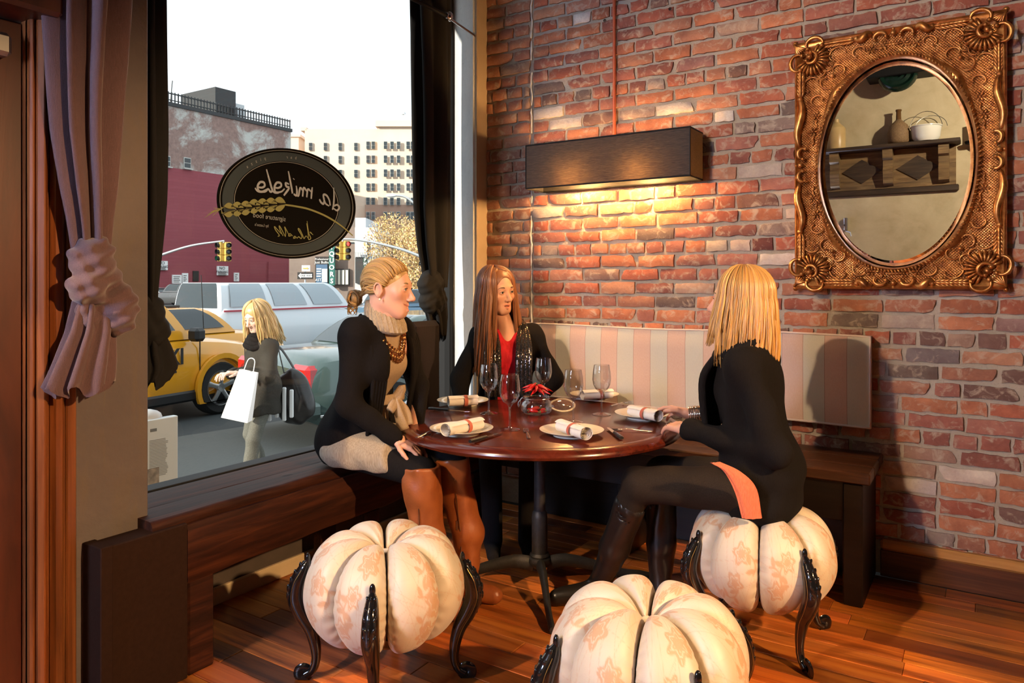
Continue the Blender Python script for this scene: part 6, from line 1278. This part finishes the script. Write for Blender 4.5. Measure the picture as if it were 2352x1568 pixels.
# ------------------------------------------------------------------ vehicles
simple('tyre', (.012, .012, .012), .8); simple('alloy', (.5, .5, .5), .3, .9); simple('car_glass', (.02, .03, .035), .04, Specular_IOR_Level=.8); simple('tail_red', (.42, .01, .012), .12, Coat_Weight=.5); simple('trim_black', (.012, .012, .012), .5)
def paint(n, c, metal=0): simple(n, c, .22, metal, Coat_Weight=.7, Coat_Roughness=.05)
paint('taxi_yellow', (.72, .32, .015)); paint('teal_grey', (.05, .085, .08), .2); paint('van_white', (.62, .68, .72)); paint('car_white', (.7, .72, .74)); paint('car_dark', (.06, .065, .07)); paint('car_blue', (.10, .19, .28), .3); simple('van_glass', (.34, .40, .44), .2); simple('stripe_red', (.38, .03, .05), .4)
def vehicle(name, label, cat, loc, az, mat, prof, w, cab, wheels, wr=.34, group=None, spokes=5, detail=True, sglass='car_glass'):
    """prof: [(x, z_low, z_top, half-width factor)]; cab: [(x_base, x_roof, z_base, z_roof)] rear, front"""
    o = root(name, label, cat, loc, 0, group); M = trs(loc, az); hw = w / 2; B = lambda m, n, mt, p=None, sm=50: (m.__setattr__('v', [xf(v, M) for v in m.v]), m.build(n, mt, p or o, smooth=sm))[1]
    xs = np.array([p[0] for p in prof]); X = np.linspace(xs[0], xs[-1], 34); G = []
    for x in X:
        zl, zt, f = (np.interp(x, xs, [p[k] for p in prof]) for k in (1, 2, 3)); h = hw * f; ar = [(-.93, zl), (-1, zl + .12), (-1.0, zl + (zt - zl) * .55), (-.975, zt - .14), (-.93, zt - .05), (-.80, zt), (0, zt + .03), (.80, zt), (.93, zt - .05), (.975, zt - .14), (1.0, zl + (zt - zl) * .55), (1, zl + .12), (.93, zl)]
        G.append([(x, q * h, z) for q, z in ar])
    m = MB(); m.grid(np.array(G), closed_v=True); k = len(ar); m.f += [tuple(range(k)), tuple(range(m.n - k, m.n))[::-1]]; body = B(m, 'body', mat, None, 40)
    (rb, rt, zb, zt), (fb_, ft, _, _) = cab; cw, rw = hw * .93, hw * .70
    G = []
    for t in np.linspace(0, 1, 7):
        x0, x1, y_, z = rb + (rt - rb) * t, fb_ + (ft - fb_) * t, cw + (rw - cw) * t ** 1.2, zb + (zt - zb) * math.sin(t * math.pi / 2) ** .95; G.append([(x0, -y_ * .9, z), (x0 + .04, -y_ * .97, z), (x0 * .5 + x1 * .5, -y_, z), (x1 - .04, -y_ * .97, z), (x1, -y_ * .9, z), (x1 + .02, 0, z), (x1, y_ * .9, z), (x1 - .04, y_ * .97, z), (x0 * .5 + x1 * .5, y_, z), (x0 + .04, y_ * .97, z), (x0, y_ * .9, z), (x0 - .02, 0, z)])
    m = MB(); m.grid(np.array(G), closed_v=True); m.f.append(tuple(range(m.n - 12, m.n))); B(m, 'cabin', mat, None, 40)
    def wpt(x0, t, s_, off=.012): 
        y_ = cw + (rw - cw) * t ** 1.2; z = zb + (zt - zb) * math.sin(t * math.pi / 2) ** .95; return (x0, s_ * (y_ + off), z)
    for s_ in (-1, 1):
        nwin = 2 if fb_ - rb < 3.2 else 3
        for q in range(nwin):
            a0, a1 = q / nwin, (q + 1) / nwin; g = []
            for t in np.linspace(.12, .84, 5):
                l, r_ = rb + (rt - rb) * t + .14, fb_ + (ft - fb_) * t - .14; g.append([wpt(l + (r_ - l) * (a0 + .03), t, s_), wpt(l + (r_ - l) * (a1 - .03), t, s_)])
            m = MB(); m.grid(np.array(g) if s_ < 0 else np.array(g)[:, ::-1]); B(m, 'side_window', sglass)
    for x0, x1, sg_, nm in ((rb, rt, -1, 'rear_window'), (fb_, ft, 1, 'windscreen')):
        g = []
        for t in np.linspace(.1, .88, 6): y_ = (cw + (rw - cw) * t ** 1.2) * .86; z = zb + (zt - zb) * math.sin(t * math.pi / 2) ** .95; x = x0 + (x1 - x0) * t; g.append([(x + sg_ * .012, -y_, z), (x + sg_ * .034, 0, z), (x + sg_ * .012, y_, z)])
        m = MB(); m.grid(np.array(g)); B(m, nm, 'car_glass')
    for x in wheels:
        for s_ in (-1, 1):
            c = (x, s_ * (hw - .10), wr); Mw = rot('X', 90)[:3, :3]; m = MB(); m.lathe([(wr * .62, -.11), (wr * .92, -.115), (wr, -.08), (wr, .08), (wr * .92, .115), (wr * .62, .11)], 28, c, Mw, closed=True); wl_ = B(m, 'wheel', 'tyre', None, 40)
            m = MB(); m.lathe([(wr + .015, -.0), (wr + .09, -.0), (wr + .10, .06), (wr + .03, .06)], 28, (c[0], s_ * (hw + .01) if s_ < 0 else hw - .05, wr + .02), Mw, closed=True); m.v = [np.where(v[:, 2:3] < .20, v * V3(1, 1, 0) + V3(0, 0, .2), v) for v in m.v]; B(m, 'wheel_arch', mat if name == 'taxi' else 'trim_black', None, 40)
            if not detail: continue
            m = MB(); m.lathe([(0, .02), (wr * .16, .025), (wr * .2, .0)], 16, (c[0], c[1] + s_ * .085, c[2]), rot('X', 90 * -s_)[:3, :3])
            for q in range(spokes):
                a = q * 2 * math.pi / spokes + .3; d_ = V3(math.cos(a), 0, math.sin(a)); m.tube([V3(*c) + V3(0, s_ * .09, 0) + d_ * wr * .1, V3(*c) + V3(0, s_ * .10, 0) + d_ * wr * .4, V3(*c) + V3(0, s_ * .095, 0) + d_ * wr * .63], [.04, .034, .045], 6, flat=(.5, 1), up=(0, 1, 0))
            m.lathe([(wr * .60, .0), (wr * .66, .015), (wr * .68, 0)], 28, (c[0], c[1] + s_ * .10, c[2]), rot('X', 90 * -s_)[:3, :3]); B(m, 'rim', 'alloy', wl_, 40)
            m = MB(); m.lathe([(0, 0), (wr * .6, 0)], 24, (c[0], c[1] + s_ * .02, c[2]), rot('X', 90 * -s_)[:3, :3]); B(m, 'brake_disc', 'trim_black', wl_)
    return o, M, B, body
# green grey saloon parked nearest the window
lc = P(716, 648, 8.0); az_l = 77
hd = Vector((math.cos(R(az_l)), math.sin(R(az_l)), 0)); lf = Vector((-hd.y, hd.x, 0)); loc = Vector((lc.x, lc.y, GZ)) + hd * 2.7 + lf * .98
sed, M_s, B_s, _b = vehicle('saloon_car', 'long grey green saloon car parked behind the smiling woman', 'car', loc, az_l, 'teal_grey', [(-2.7, .33, .86, .86), (-2.62, .26, .98, .94), (-2.3, .22, 1.02, .99), (-1.5, .2, 1.04, 1), (0, .2, 1.0, 1), (1.2, .2, .98, 1), (2.2, .22, .93, .97), (2.6, .3, .8, .9), (2.7, .36, .7, .84)], 1.96, [(-1.75, -.95, 1.0, 1.43), (1.25, .35, 1.0, 1.43)], (-1.6, 1.55))
for s_ in (-1, 1):
    m = MB(); m.box((-2.70, s_ * .70 - .17, .60), (-2.50, s_ * .70 + .22 , .92), .045); B_s(m, 'tail_light', 'tail_red', None, 70)
m = MB(); m.box((-2.80, -.94, .32), (-2.5, .94, .55), .07); bp = B_s(m, 'rear_bumper', 'teal_grey', None, 40); m = MB(); m.box((-2.81, -.93, .475), (-2.78, .93, .49), .004); B_s(m, 'chrome_strip', 'chrome', bp); m = MB(); m.box((-2.6, -.995, .36), (2.4, -.975, .39), .004); B_s(m, 'side_moulding', 'chrome')
m = MB(); m.box((-2.74, -.16, .66), (-2.68, .16, .80), .01); B_s(m, 'number_plate', 'notice_white')
# taxis
tc = P(495, 897, 10.4); az_t = 97; hd = Vector((math.cos(R(az_t)), math.sin(R(az_t)), 0)); lf = Vector((-hd.y, hd.x, 0)); loc = Vector((tc.x, tc.y, GZ)) - hd * 1.35 + lf * .80
tprof = [(-2.2, .42, 1.0, .9), (-2.1, .34, 1.12, .97), (-1.0, .28, 1.12, 1), (.4, .28, 1.10, 1), (.9, .28, 1.10, 1), (1.5, .3, 1.04, .99), (2.0, .36, .96, .93), (2.18, .42, .8, .86)]
tcab = [(-2.15, -1.95, 1.08, 1.72), (.95, .25, 1.08, 1.72)]
tx, M_t, B_t, _b = vehicle('taxi', 'yellow taxi nearest the window with black letters on its door', 'car', loc, az_t, 'taxi_yellow', tprof, 1.82, tcab, (-1.35, 1.35), .37, 'yellow taxis')
text('TAXI', 'lettering', 'notice_black', M_t @ np.array(Matrix.Translation((.38, -.93, .86)) @ Matrix.Rotation(R(90), 4, 'X')), .30, tx, bold=.006)
m = MB(); m.box((-2.0, -.935, .25), (1.0, -.86, .40), .03); B_t(m, 'sill', 'trim_black'); m = MB(); m.box((.75, -1.12, 1.06), (.92, -.92, 1.24), .04); B_t(m, 'door_mirror', 'trim_black', None, 40); m = MB(); m.tube([(1.15, -.80, 1.1), (1.1, -.80, 1.95)], .006, 5); B_t(m, 'aerial', 'trim_black')
for x in (.02, .98): m = MB(); m.box((x - .004, -.922, .42), (x + .004, -.905, 1.08)); B_t(m, 'door_seam', 'trim_black')
m = MB(); m.box((.12, -.935, .98), (.3, -.915, 1.01), .006); B_t(m, 'door_handle', 'trim_black'); m = MB(); m.box((.25, -.925, .66), (.6, -.915, .685), .002); B_t(m, 'badge_strip', 'trim_black')
t2 = P(372, 648, 13.1); tx2, M2t, B2t, _b = vehicle('taxi', 'second yellow taxi half hidden behind the first one', 'car', (t2.x, t2.y, GZ), 95, 'taxi_yellow', [(a_, b_, c_ * .88, d_) for a_, b_, c_, d_ in tprof], 1.82, [(-2.1, -1.7, .95, 1.40), (.95, .2, .95, 1.40)], (-1.35, 1.35), .37, 'yellow taxis', detail=False)
m = MB(); m.tube([(-1.5, -.45, 1.43), (.0, -.45, 1.43)], .025, 6); m.tube([(-1.5, .45, 1.43), (.0, .45, 1.43)], .03, 6); B2t(m, 'roof_bars', 'trim_black')
vc = PX(640, 648, -15.2); van, Mv, Bv, _b = vehicle('delivery_van', 'white van with a red stripe passing behind the walking woman', 'van', (vc.x, vc.y, GZ), 92, 'van_white', [(-2.45, .4, 1.2, .93), (-2.38, .3, 1.3, .98), (-1.5, .28, 1.3, 1), (1.2, .28, 1.25, 1), (1.9, .32, 1.1, .97), (2.4, .4, .95, .9)], 1.9, [(-2.42, -2.3, 1.15, 1.84), (1.75, .95, 1.15, 1.84)], (-1.5, 1.5), .34, sglass='van_glass')
for s_ in (-1,):
    m = MB(); m.box((-2.4, -.972, 1.185), (1.6, -.955, 1.225), .003); Bv(m, 'red_stripe', 'stripe_red')
pc = P(358, 648, 62); vehicle('parked_car', 'white car parked below the red wall at the left', 'car', (pc.x, pc.y, GZ), 180, 'car_white', [(-2.1, .35, .9, .9), (-1.9, .25, 1.0, .98), (0, .22, .95, 1), (2.1, .35, .75, .88)], 1.8, [(-1.7, -.9, .95, 1.4), (1.0, .2, .95, 1.4)], (-1.3, 1.3), .33, None, 5, False)
pc = P(413, 648, 57); o, Mq, Bq, _b = vehicle('parked_suv', 'dark parked off-road car seen from behind below the red wall', 'car', (pc.x, pc.y, GZ), 190, 'car_dark', tprof, 1.85, tcab, (-1.35, 1.35), .37, None, 5, False)
for s_ in (-1, 1): m = MB(); m.box((-2.25, s_ * .8 - .1, .95), (-2.1, s_ * .8 + .1, 1.2), .02); Bq(m, 'tail_light', 'tail_red')
pc = P(958, 648, 27); vehicle('blue_car', 'blue car on the far lane seen beside the smiling woman', 'car', (pc.x, pc.y, GZ), 80, 'car_blue', [(-2.2, .35, .95, .9), (-2.0, .25, 1.05, .98), (0, .22, 1.0, 1), (2.2, .35, .8, .88)], 1.85, [(-1.9, -1.4, 1.0, 1.6), (1.1, .3, 1.0, 1.6)], (-1.4, 1.4), .34, None, 5, False)
# menu board outside the glass
mc = PX(371, 1130, -3.5); mbd = root('menu_board', 'white printed menu board on a stand just outside the window', 'menu board', (mc.x, mc.y, GZ + .12)); a, b = PX(300, 1150, -3.5), PX(404, 953, -3.5)
simple('poster_paper', (.46, .53, .58), .5); simple('poster_ink', (.12, .14, .16), .6); simple('poster_photo', (.14, .13, .12), .5, col2=(.32, .29, .25), scale=30)
MB().box((-3.52, a.y, a.z), (-3.48, b.y, b.z), .004).build('panel', 'poster_paper', mbd); MB().box((-3.56, a.y + .1, GZ + .12), (-3.52, b.y - .1, a.z + .1), .004).build('stand', 'dark_metal', mbd)
m = MB(); rq = random.Random(2)
for q in range(26): l = PX(343, 1000, -3.48).y; r_ = PX(386, 1000, -3.48).y; m.box((-3.48, l, b.z - .105 - q * .0072), (-3.4785, r_ - rq.uniform(0, .015), b.z - .1025 - q * .0072))
m.box((-3.48, PX(345, 1000, -3.48).y, b.z - .06), (-3.4785, PX(360, 1000, -3.48).y, b.z - .045)); stuff(m.build('print_lines', 'poster_ink', mbd)); MB().box((-3.48, PX(320, 1000, -3.48).y, a.z + .05), (-3.4782, PX(365, 1000, -3.48).y, a.z + .14)).build('picture', 'poster_photo', mbd)
MB().ell((-3.55, (a.y + b.y) / 2 - .02, b.z), (.06, .09, .045), 14, 8).build('dome_light', 'grey_cladding', mbd, smooth=180)
# ------------------------------------------------------------------ woman walking past
SK4 = (.72, .5, .4)
pw = P(603, 648, 6.5); w4 = Person('blonde woman in dark coat walking past the window with shopping bags', (pw.x, pw.y, GZ), -98)
H4 = P(590, 728, 6.44); M4 = head(w4, H4, -88, -18, 0, SK4, (.5, .2, .17), (.1, .15, .2), (.6, .45, .2), 'calm', 1.08)
lockset(w4, M4, fall(23, 150, 42, 180, lambda t: -.24, .0, .05, .0075, .024, .008) + fall(24, 150, 180, 318, lambda t: -.24, .0, .05, .0075, .024, .008), (.66, .46, .2), 'hair', 9, [('+', ('e', (0, -.016, .036), (.082, .104, .096)), 0), ('-', ('e', (0, .115, -.06), (.062, .08, .13)), .012)], 6)
h4 = w4.L(H4); pel, wai, che, nb = (0, 0, .90), (0, 0, 1.05), (.02, 0, 1.2), (.04, 0, 1.36); sh = ((.01, -.125, 1.30), (.01, .125, 1.30)); eA, eB = (.02, -.19, 1.05), (.05, .18, 1.05); wA, wB = (.26, -.05, 1.06), (.26, .07, 1.08)
for w_, s_ in ((wA, -1), (wB, 1)): hand(w4, Vector(w4.W(w_)), Vector(w4.W((1, -.2 * s_, .1))) - Vector(w4.W((0, 0, 0))), (0, 0, -1), -s_, (30, 34, 36, 38), SK4, 1.05)
legs = ((-.09, (.06, -.1, .5), (-.10, -.1, .09)), (.09, (.14, .09, .5), (.20, .09, .09)))
bo = torso_ops(pel, wai, che, nb, sh, -.015) + [('+', cap(nb, tuple(np.array(h4) - V3(0, 0, .1)), .05, .05), .03)]
for a, b, c in ((sh[0], eA, wA), (sh[1], eB, wB)): bo += [('+', cap(a, b, .045, .036), .03), ('+', cap(b, c, .036, .022), .02)]
for q, k, a in legs: bo += [('+', cap((0, q * .85, .9), k, .06, .045), .04), ('+', cap(k, a, .045, .034), .02), ('+', cap((a[0], a[1], .05), (a[0] + .14, a[1], .04), .036, .03), .02)]
w4.flesh(bo, (-.35, -.35, 0), (.5, .35, 1.6), .011, w4.M, SK4); w4.body()
knit('dark_coat', (.03, .027, .022), 200, .3, (1, 1, 1), .8); knit('grey_jean', (.10, .10, .085), 200, .3, (1, 1, 1), .8)
tr = []
for q, k, a in legs: tr += [('+', cap((0, q * .85, .9), k, .076, .06), .03 if tr else 0), ('+', cap(k, a, .06, .05), .02)]
w4.cloth('trousers', 'grey_jean', tr, .009, .03, (.003, 40)); bt = []
for q, k, a in legs: bt += [('+', cap((a[0], a[1], .16), (a[0], a[1], .06), .054, .05), 0.0), ('+', cap((a[0] - .02, a[1], .045), (a[0] + .16, a[1], .035), .044, .036), .02)]
w4.cloth('boots', 'black_leather', bt, .009)
co_ = torso_ops((0, 0, .93), wai, che, nb, sh, .018) + [('+', cap((.02, 0, .95), (.03, 0, .72), .155, .18), .06)]
for a, b, c in ((sh[0], eA, wA), (sh[1], eB, wB)): co_ += [('+', cap(a, b, .068, .062), .04), ('+', cap(b, c, .058, .045), .03)]
w4.cloth('coat', 'dark_coat', co_ + [('-', ('p', (0, 0, .70), (0, 0, 1)), .01)], .009, .03, (.006, 26))
m = MB()
for k in range(4): m.tube([(.045 + (.068 + .01 * k) * math.cos(a), (.075 + .01 * k) * math.sin(a), 1.375 - .028 * k + .012 * math.sin(a * 3 + k)) for a in np.linspace(0, 2 * math.pi, 26)][:-1], .028, 8, closed=True)
w4.mb(m, 'scarf', 'black_scarf')
simple('paper_white', (.85, .85, .85), .6); simple('pony_stripe', (.55, .55, .5), .6, col2=(.02, .02, .02), scale=9)
bagc = P(556, 905, 6.1); bg_ = root('white_paper_bag', 'bright white paper shopping bag carried by the walking woman', 'shopping bag', (bagc.x, bagc.y, bagc.z - .2)); Mb = trs(bagc, math.degrees(YAW), 12); m = MB(); m.v = []; b_ = .06
Vb = [(-.11, -b_, -.21), (.11, -b_, -.21), (.11, b_, -.21), (-.11, b_, -.21), (-.06, -.02, .20), (.09, -.02, .20), (.09, .02, .20), (-.06, .02, .20)]; m.add(xf(Vb, Mb), [(3, 2, 1, 0), (0, 1, 5, 4), (1, 2, 6, 5), (2, 3, 7, 6), (3, 0, 4, 7)]); m.build('bag', 'paper_white', bg_); m = MB(); m.tube(xf(bez([(-.02, -.02, .2), (.0, -.02, .30), (.05, -.02, .30), (.06, -.02, .2)], 12), Mb), .004, 5); m.build('handle', 'paper_white', bg_)
hb = P(668, 905, 6.65); hbr = root('black_handbag', 'large black shoulder bag with pale stripes on the walking woman', 'handbag', (hb.x, hb.y, hb.z - .25)); Mh = trs(hb, math.degrees(YAW), 0)
V, Fc = sd_mesh([('+', ('e', (.02, 0, -.02), (.17, .10, .25)), 0), ('+', ('e', (.08, 0, -.10), (.14, .10, .16)), .06), ('n', lambda Q: (.006 * np.sin(Q[:, 0] * 40 + Q[:, 2] * 20)).astype(np.float32), 0)], (-.3, -.25, -.4), (.35, .25, .35), .01); np_obj('bag', xf(V, Mh), Fc, 'black_leather', hbr)
m = MB()
for k in range(4): m.box((-.17 + k * .065, -.135, -.22 + .03 * (k % 2)), (-.135 + k * .065, -.105, .12 - .02 * k), .008)
m.v = [xf(v, Mh) for v in m.v]; m.build('pale_stripe', 'notice_white', hbr); m = MB(); m.tube(xf(bez([(-.05, 0, .15), (-.10, .0, .36), (-.12, .05, .42), (-.06, .06, .34), (.06, 0, .18)], 18), Mh), .014, 6, flat=(.4, 1)); m.build('strap', 'black_leather', hbr, smooth=60)
# ------------------------------------------------------------------ oval sign on the glass
XS = -2.925
simple('sign_black', (.003, .003, .003), .8, Specular_IOR_Level=.1); simple('sign_grey', (.045, .065, .085), .7, Specular_IOR_Level=.1); simple('sign_line', (.30, .34, .38), .6); simple('sign_letter', (.34, .40, .50), .6); simple('wheat', (.24, .26, .11), .7); simple('wheat_dark', (.03, .03, .015), .6)
S0 = 5.809; sg0 = lambda x, y: (490 + x / S0, 330 + y / S0)
def gl_(x, y, off=0): p = PX(*sg0(x, y), XS + off); return (p.x, p.y, p.z)
c = PX(658, 590, XS); osg = root('oval_window_sign', 'black and grey oval restaurant sign with wheat ear on the window glass', 'sign', (XS, c.y, c.z))
def oval(m, k0, k1, off, th, n=96):
    G = []
    for k in (k0, k1): G.append([gl_(975 + 925 * k * math.cos(a) , 795 + 735 * k * math.sin(a) + 62 * k * math.cos(a), off) for a in np.linspace(0, 2 * math.pi, n, endpoint=False)])
    G = np.array(G); B = G.copy(); B[:, :, 0] -= th; m.grid(np.array([B[0], G[0], G[1], B[1]]), closed_v=True); return m
oval(MB(), .001, 1.0, 0, .004).build('disc', 'sign_black', osg); oval(MB(), .765, .925, .0016, .001).build('grey_ring', 'sign_grey', osg)
for k in (.955, .745): oval(MB(), k, k + .007, .0018, .001).build('ring_line', 'sign_line', osg)
def stroke(pts, wpx, name, mat, off=.003, n=30, taper=False):
    q = bez([gl_(x, y, off) for x, y in pts], n); r_ = wpx / S0 * .0022; MB().tube(q, [r_ * .6, r_, r_, r_ * (.3 if taper else .8)], 6, flat=(.25, 1), up=(1, 0, 0)).build(name, mat, osg, smooth=60)
word = [[(708, 340), (735, 440), (768, 560), (785, 625), (760, 640), (735, 600)], [(735, 600), (690, 640), (610, 630), (590, 570), (620, 515), (670, 515), (685, 560), (650, 585), (600, 580)], [(555, 590), (590, 630), (650, 640), (700, 620), (735, 600)], [(950, 600), (905, 640), (830, 645), (815, 580), (845, 520), (895, 525), (905, 565), (865, 590), (825, 585)], [(785, 625), (820, 650), (870, 655)],
        [(1000, 365), (1020, 470), (1045, 600), (1055, 665)], [(1010, 540), (965, 525), (975, 570), (1015, 580)], [(1015, 590), (985, 630), (940, 690)], [(1105, 560), (1115, 640), (1105, 690), (1070, 670)], [(1075, 465), (1070, 475)],
        [(1320, 580), (1310, 660), (1305, 735)], [(1305, 640), (1260, 610), (1245, 715)], [(1250, 640), (1205, 590), (1190, 705)], [(1200, 640), (1160, 590), (1135, 690), (1110, 680)],
        [(1605, 585), (1610, 700), (1605, 800), (1590, 880)], [(1600, 860), (1650, 890), (1680, 850), (1650, 815), (1610, 830)], [(1545, 830), (1500, 800), (1475, 740), (1470, 680), (1510, 690), (1545, 750), (1560, 825)], [(1480, 720), (1470, 800), (1435, 780), (1415, 740)]]
for s_ in word: stroke(s_, 17, 'script_stroke', 'sign_letter')
for s_ in ([(1250, 1030), (1260, 1110), (1275, 1200), (1300, 1260), (1270, 1275), (1265, 1200), (1245, 1060)], [(1330, 1215), (1290, 1180), (1310, 1190)], [(1265, 1260), (1235, 1230), (1210, 1265), (1190, 1220), (1150, 1140), (1130, 1140), (1180, 1230), (1170, 1265), (1140, 1240), (1120, 1260)], [(1120, 1260), (1085, 1235), (1070, 1260), (1100, 1255)], [(1060, 1230), (1020, 1200), (1005, 1230), (1040, 1225)], [(1010, 1220), (980, 1160), (950, 1110), (965, 1180), (960, 1240)], [(960, 1240), (920, 1160), (880, 1095), (890, 1150), (930, 1230)], [(905, 1200), (850, 1140), (815, 1105), (830, 1150), (880, 1220), (860, 1235)]): stroke(s_, 8, 'signature_stroke', 'wheat')
def glM(x, y, off=.002, rz=0): p = gl_(x, y, off); return np.array(Matrix.Translation(p) @ Matrix(((0, 0, 1, 0), (1, 0, 0, 0), (0, 1, 0, 0), (0, 0, 0, 1))) @ Matrix.Rotation(R(rz), 4, 'Z'))
pxs = abs(gl_(975, 795)[2] - gl_(975, 895)[2]) / 100
text('signature food', 'lettering', 'sign_line', glM(752, 980, .003, -2), 90 * pxs, osg, ext=.0005, mirror=True); text("by Luzzo's", 'lettering', 'sign_line', glM(645, 1088, .003, -2), 52 * pxs, osg, ext=.0005, mirror=True)
for ch, x, y, rz in (('p', 688, 195, 8), ('i', 632, 212, 12), ('z', 572, 235, 17), ('z', 512, 268, 22), ('a', 452, 305, 27), ('b', 1100, 190, -6), ('a', 1040, 182, -3), ('r', 985, 180, 0)): text(ch, 'ring_letter', 'sign_line', glM(x, y, .003, rz), 58 * pxs, osg, ext=.0005, mirror=True)
stroke([(1860, 1225), (1700, 1090), (1500, 965), (1280, 875), (1100, 835), (960, 815)], 15, 'wheat_stalk', 'wheat', .004)
for k in range(7):
    x = 905 - k * 112; y = 800 + k * 10 * (1 if k < 4 else 1.3)
    for sg_ in (-1, 1):
        q = [gl_(x + 60 - 185 * t, y + sg_ * (10 + 88 * math.sin(math.pi * min(t * 1.05, 1)) ** .8) + 12 * t, .0035) for t in np.linspace(0, 1, 12)]; in_ = [gl_(x + 60 - 185 * t, y + sg_ * 8 * (1 - t) + 10 * t + sg_ * 46 * t ** 2, .0035) for t in np.linspace(0, 1, 12)]; m = MB(); m.grid(np.array([q, in_])); m.build('grain', 'wheat', osg)
        stroke([(x + 45, y + sg_ * 8), (x - 30, y + sg_ * 16 + 6), (x - 105, y + sg_ * 52 + 10)], 6, 'grain_line', 'wheat_dark', .0045, 10)
for k, (dx, dy) in enumerate(((-150, 40), (-190, 75), (-230, 120), (-120, 95), (-110, -12))): stroke([(110, 868), (110 + dx * .5, 868 + dy * .4), (110 + dx, 868 + dy)], 5, 'awn', 'wheat', .004, 8, True)
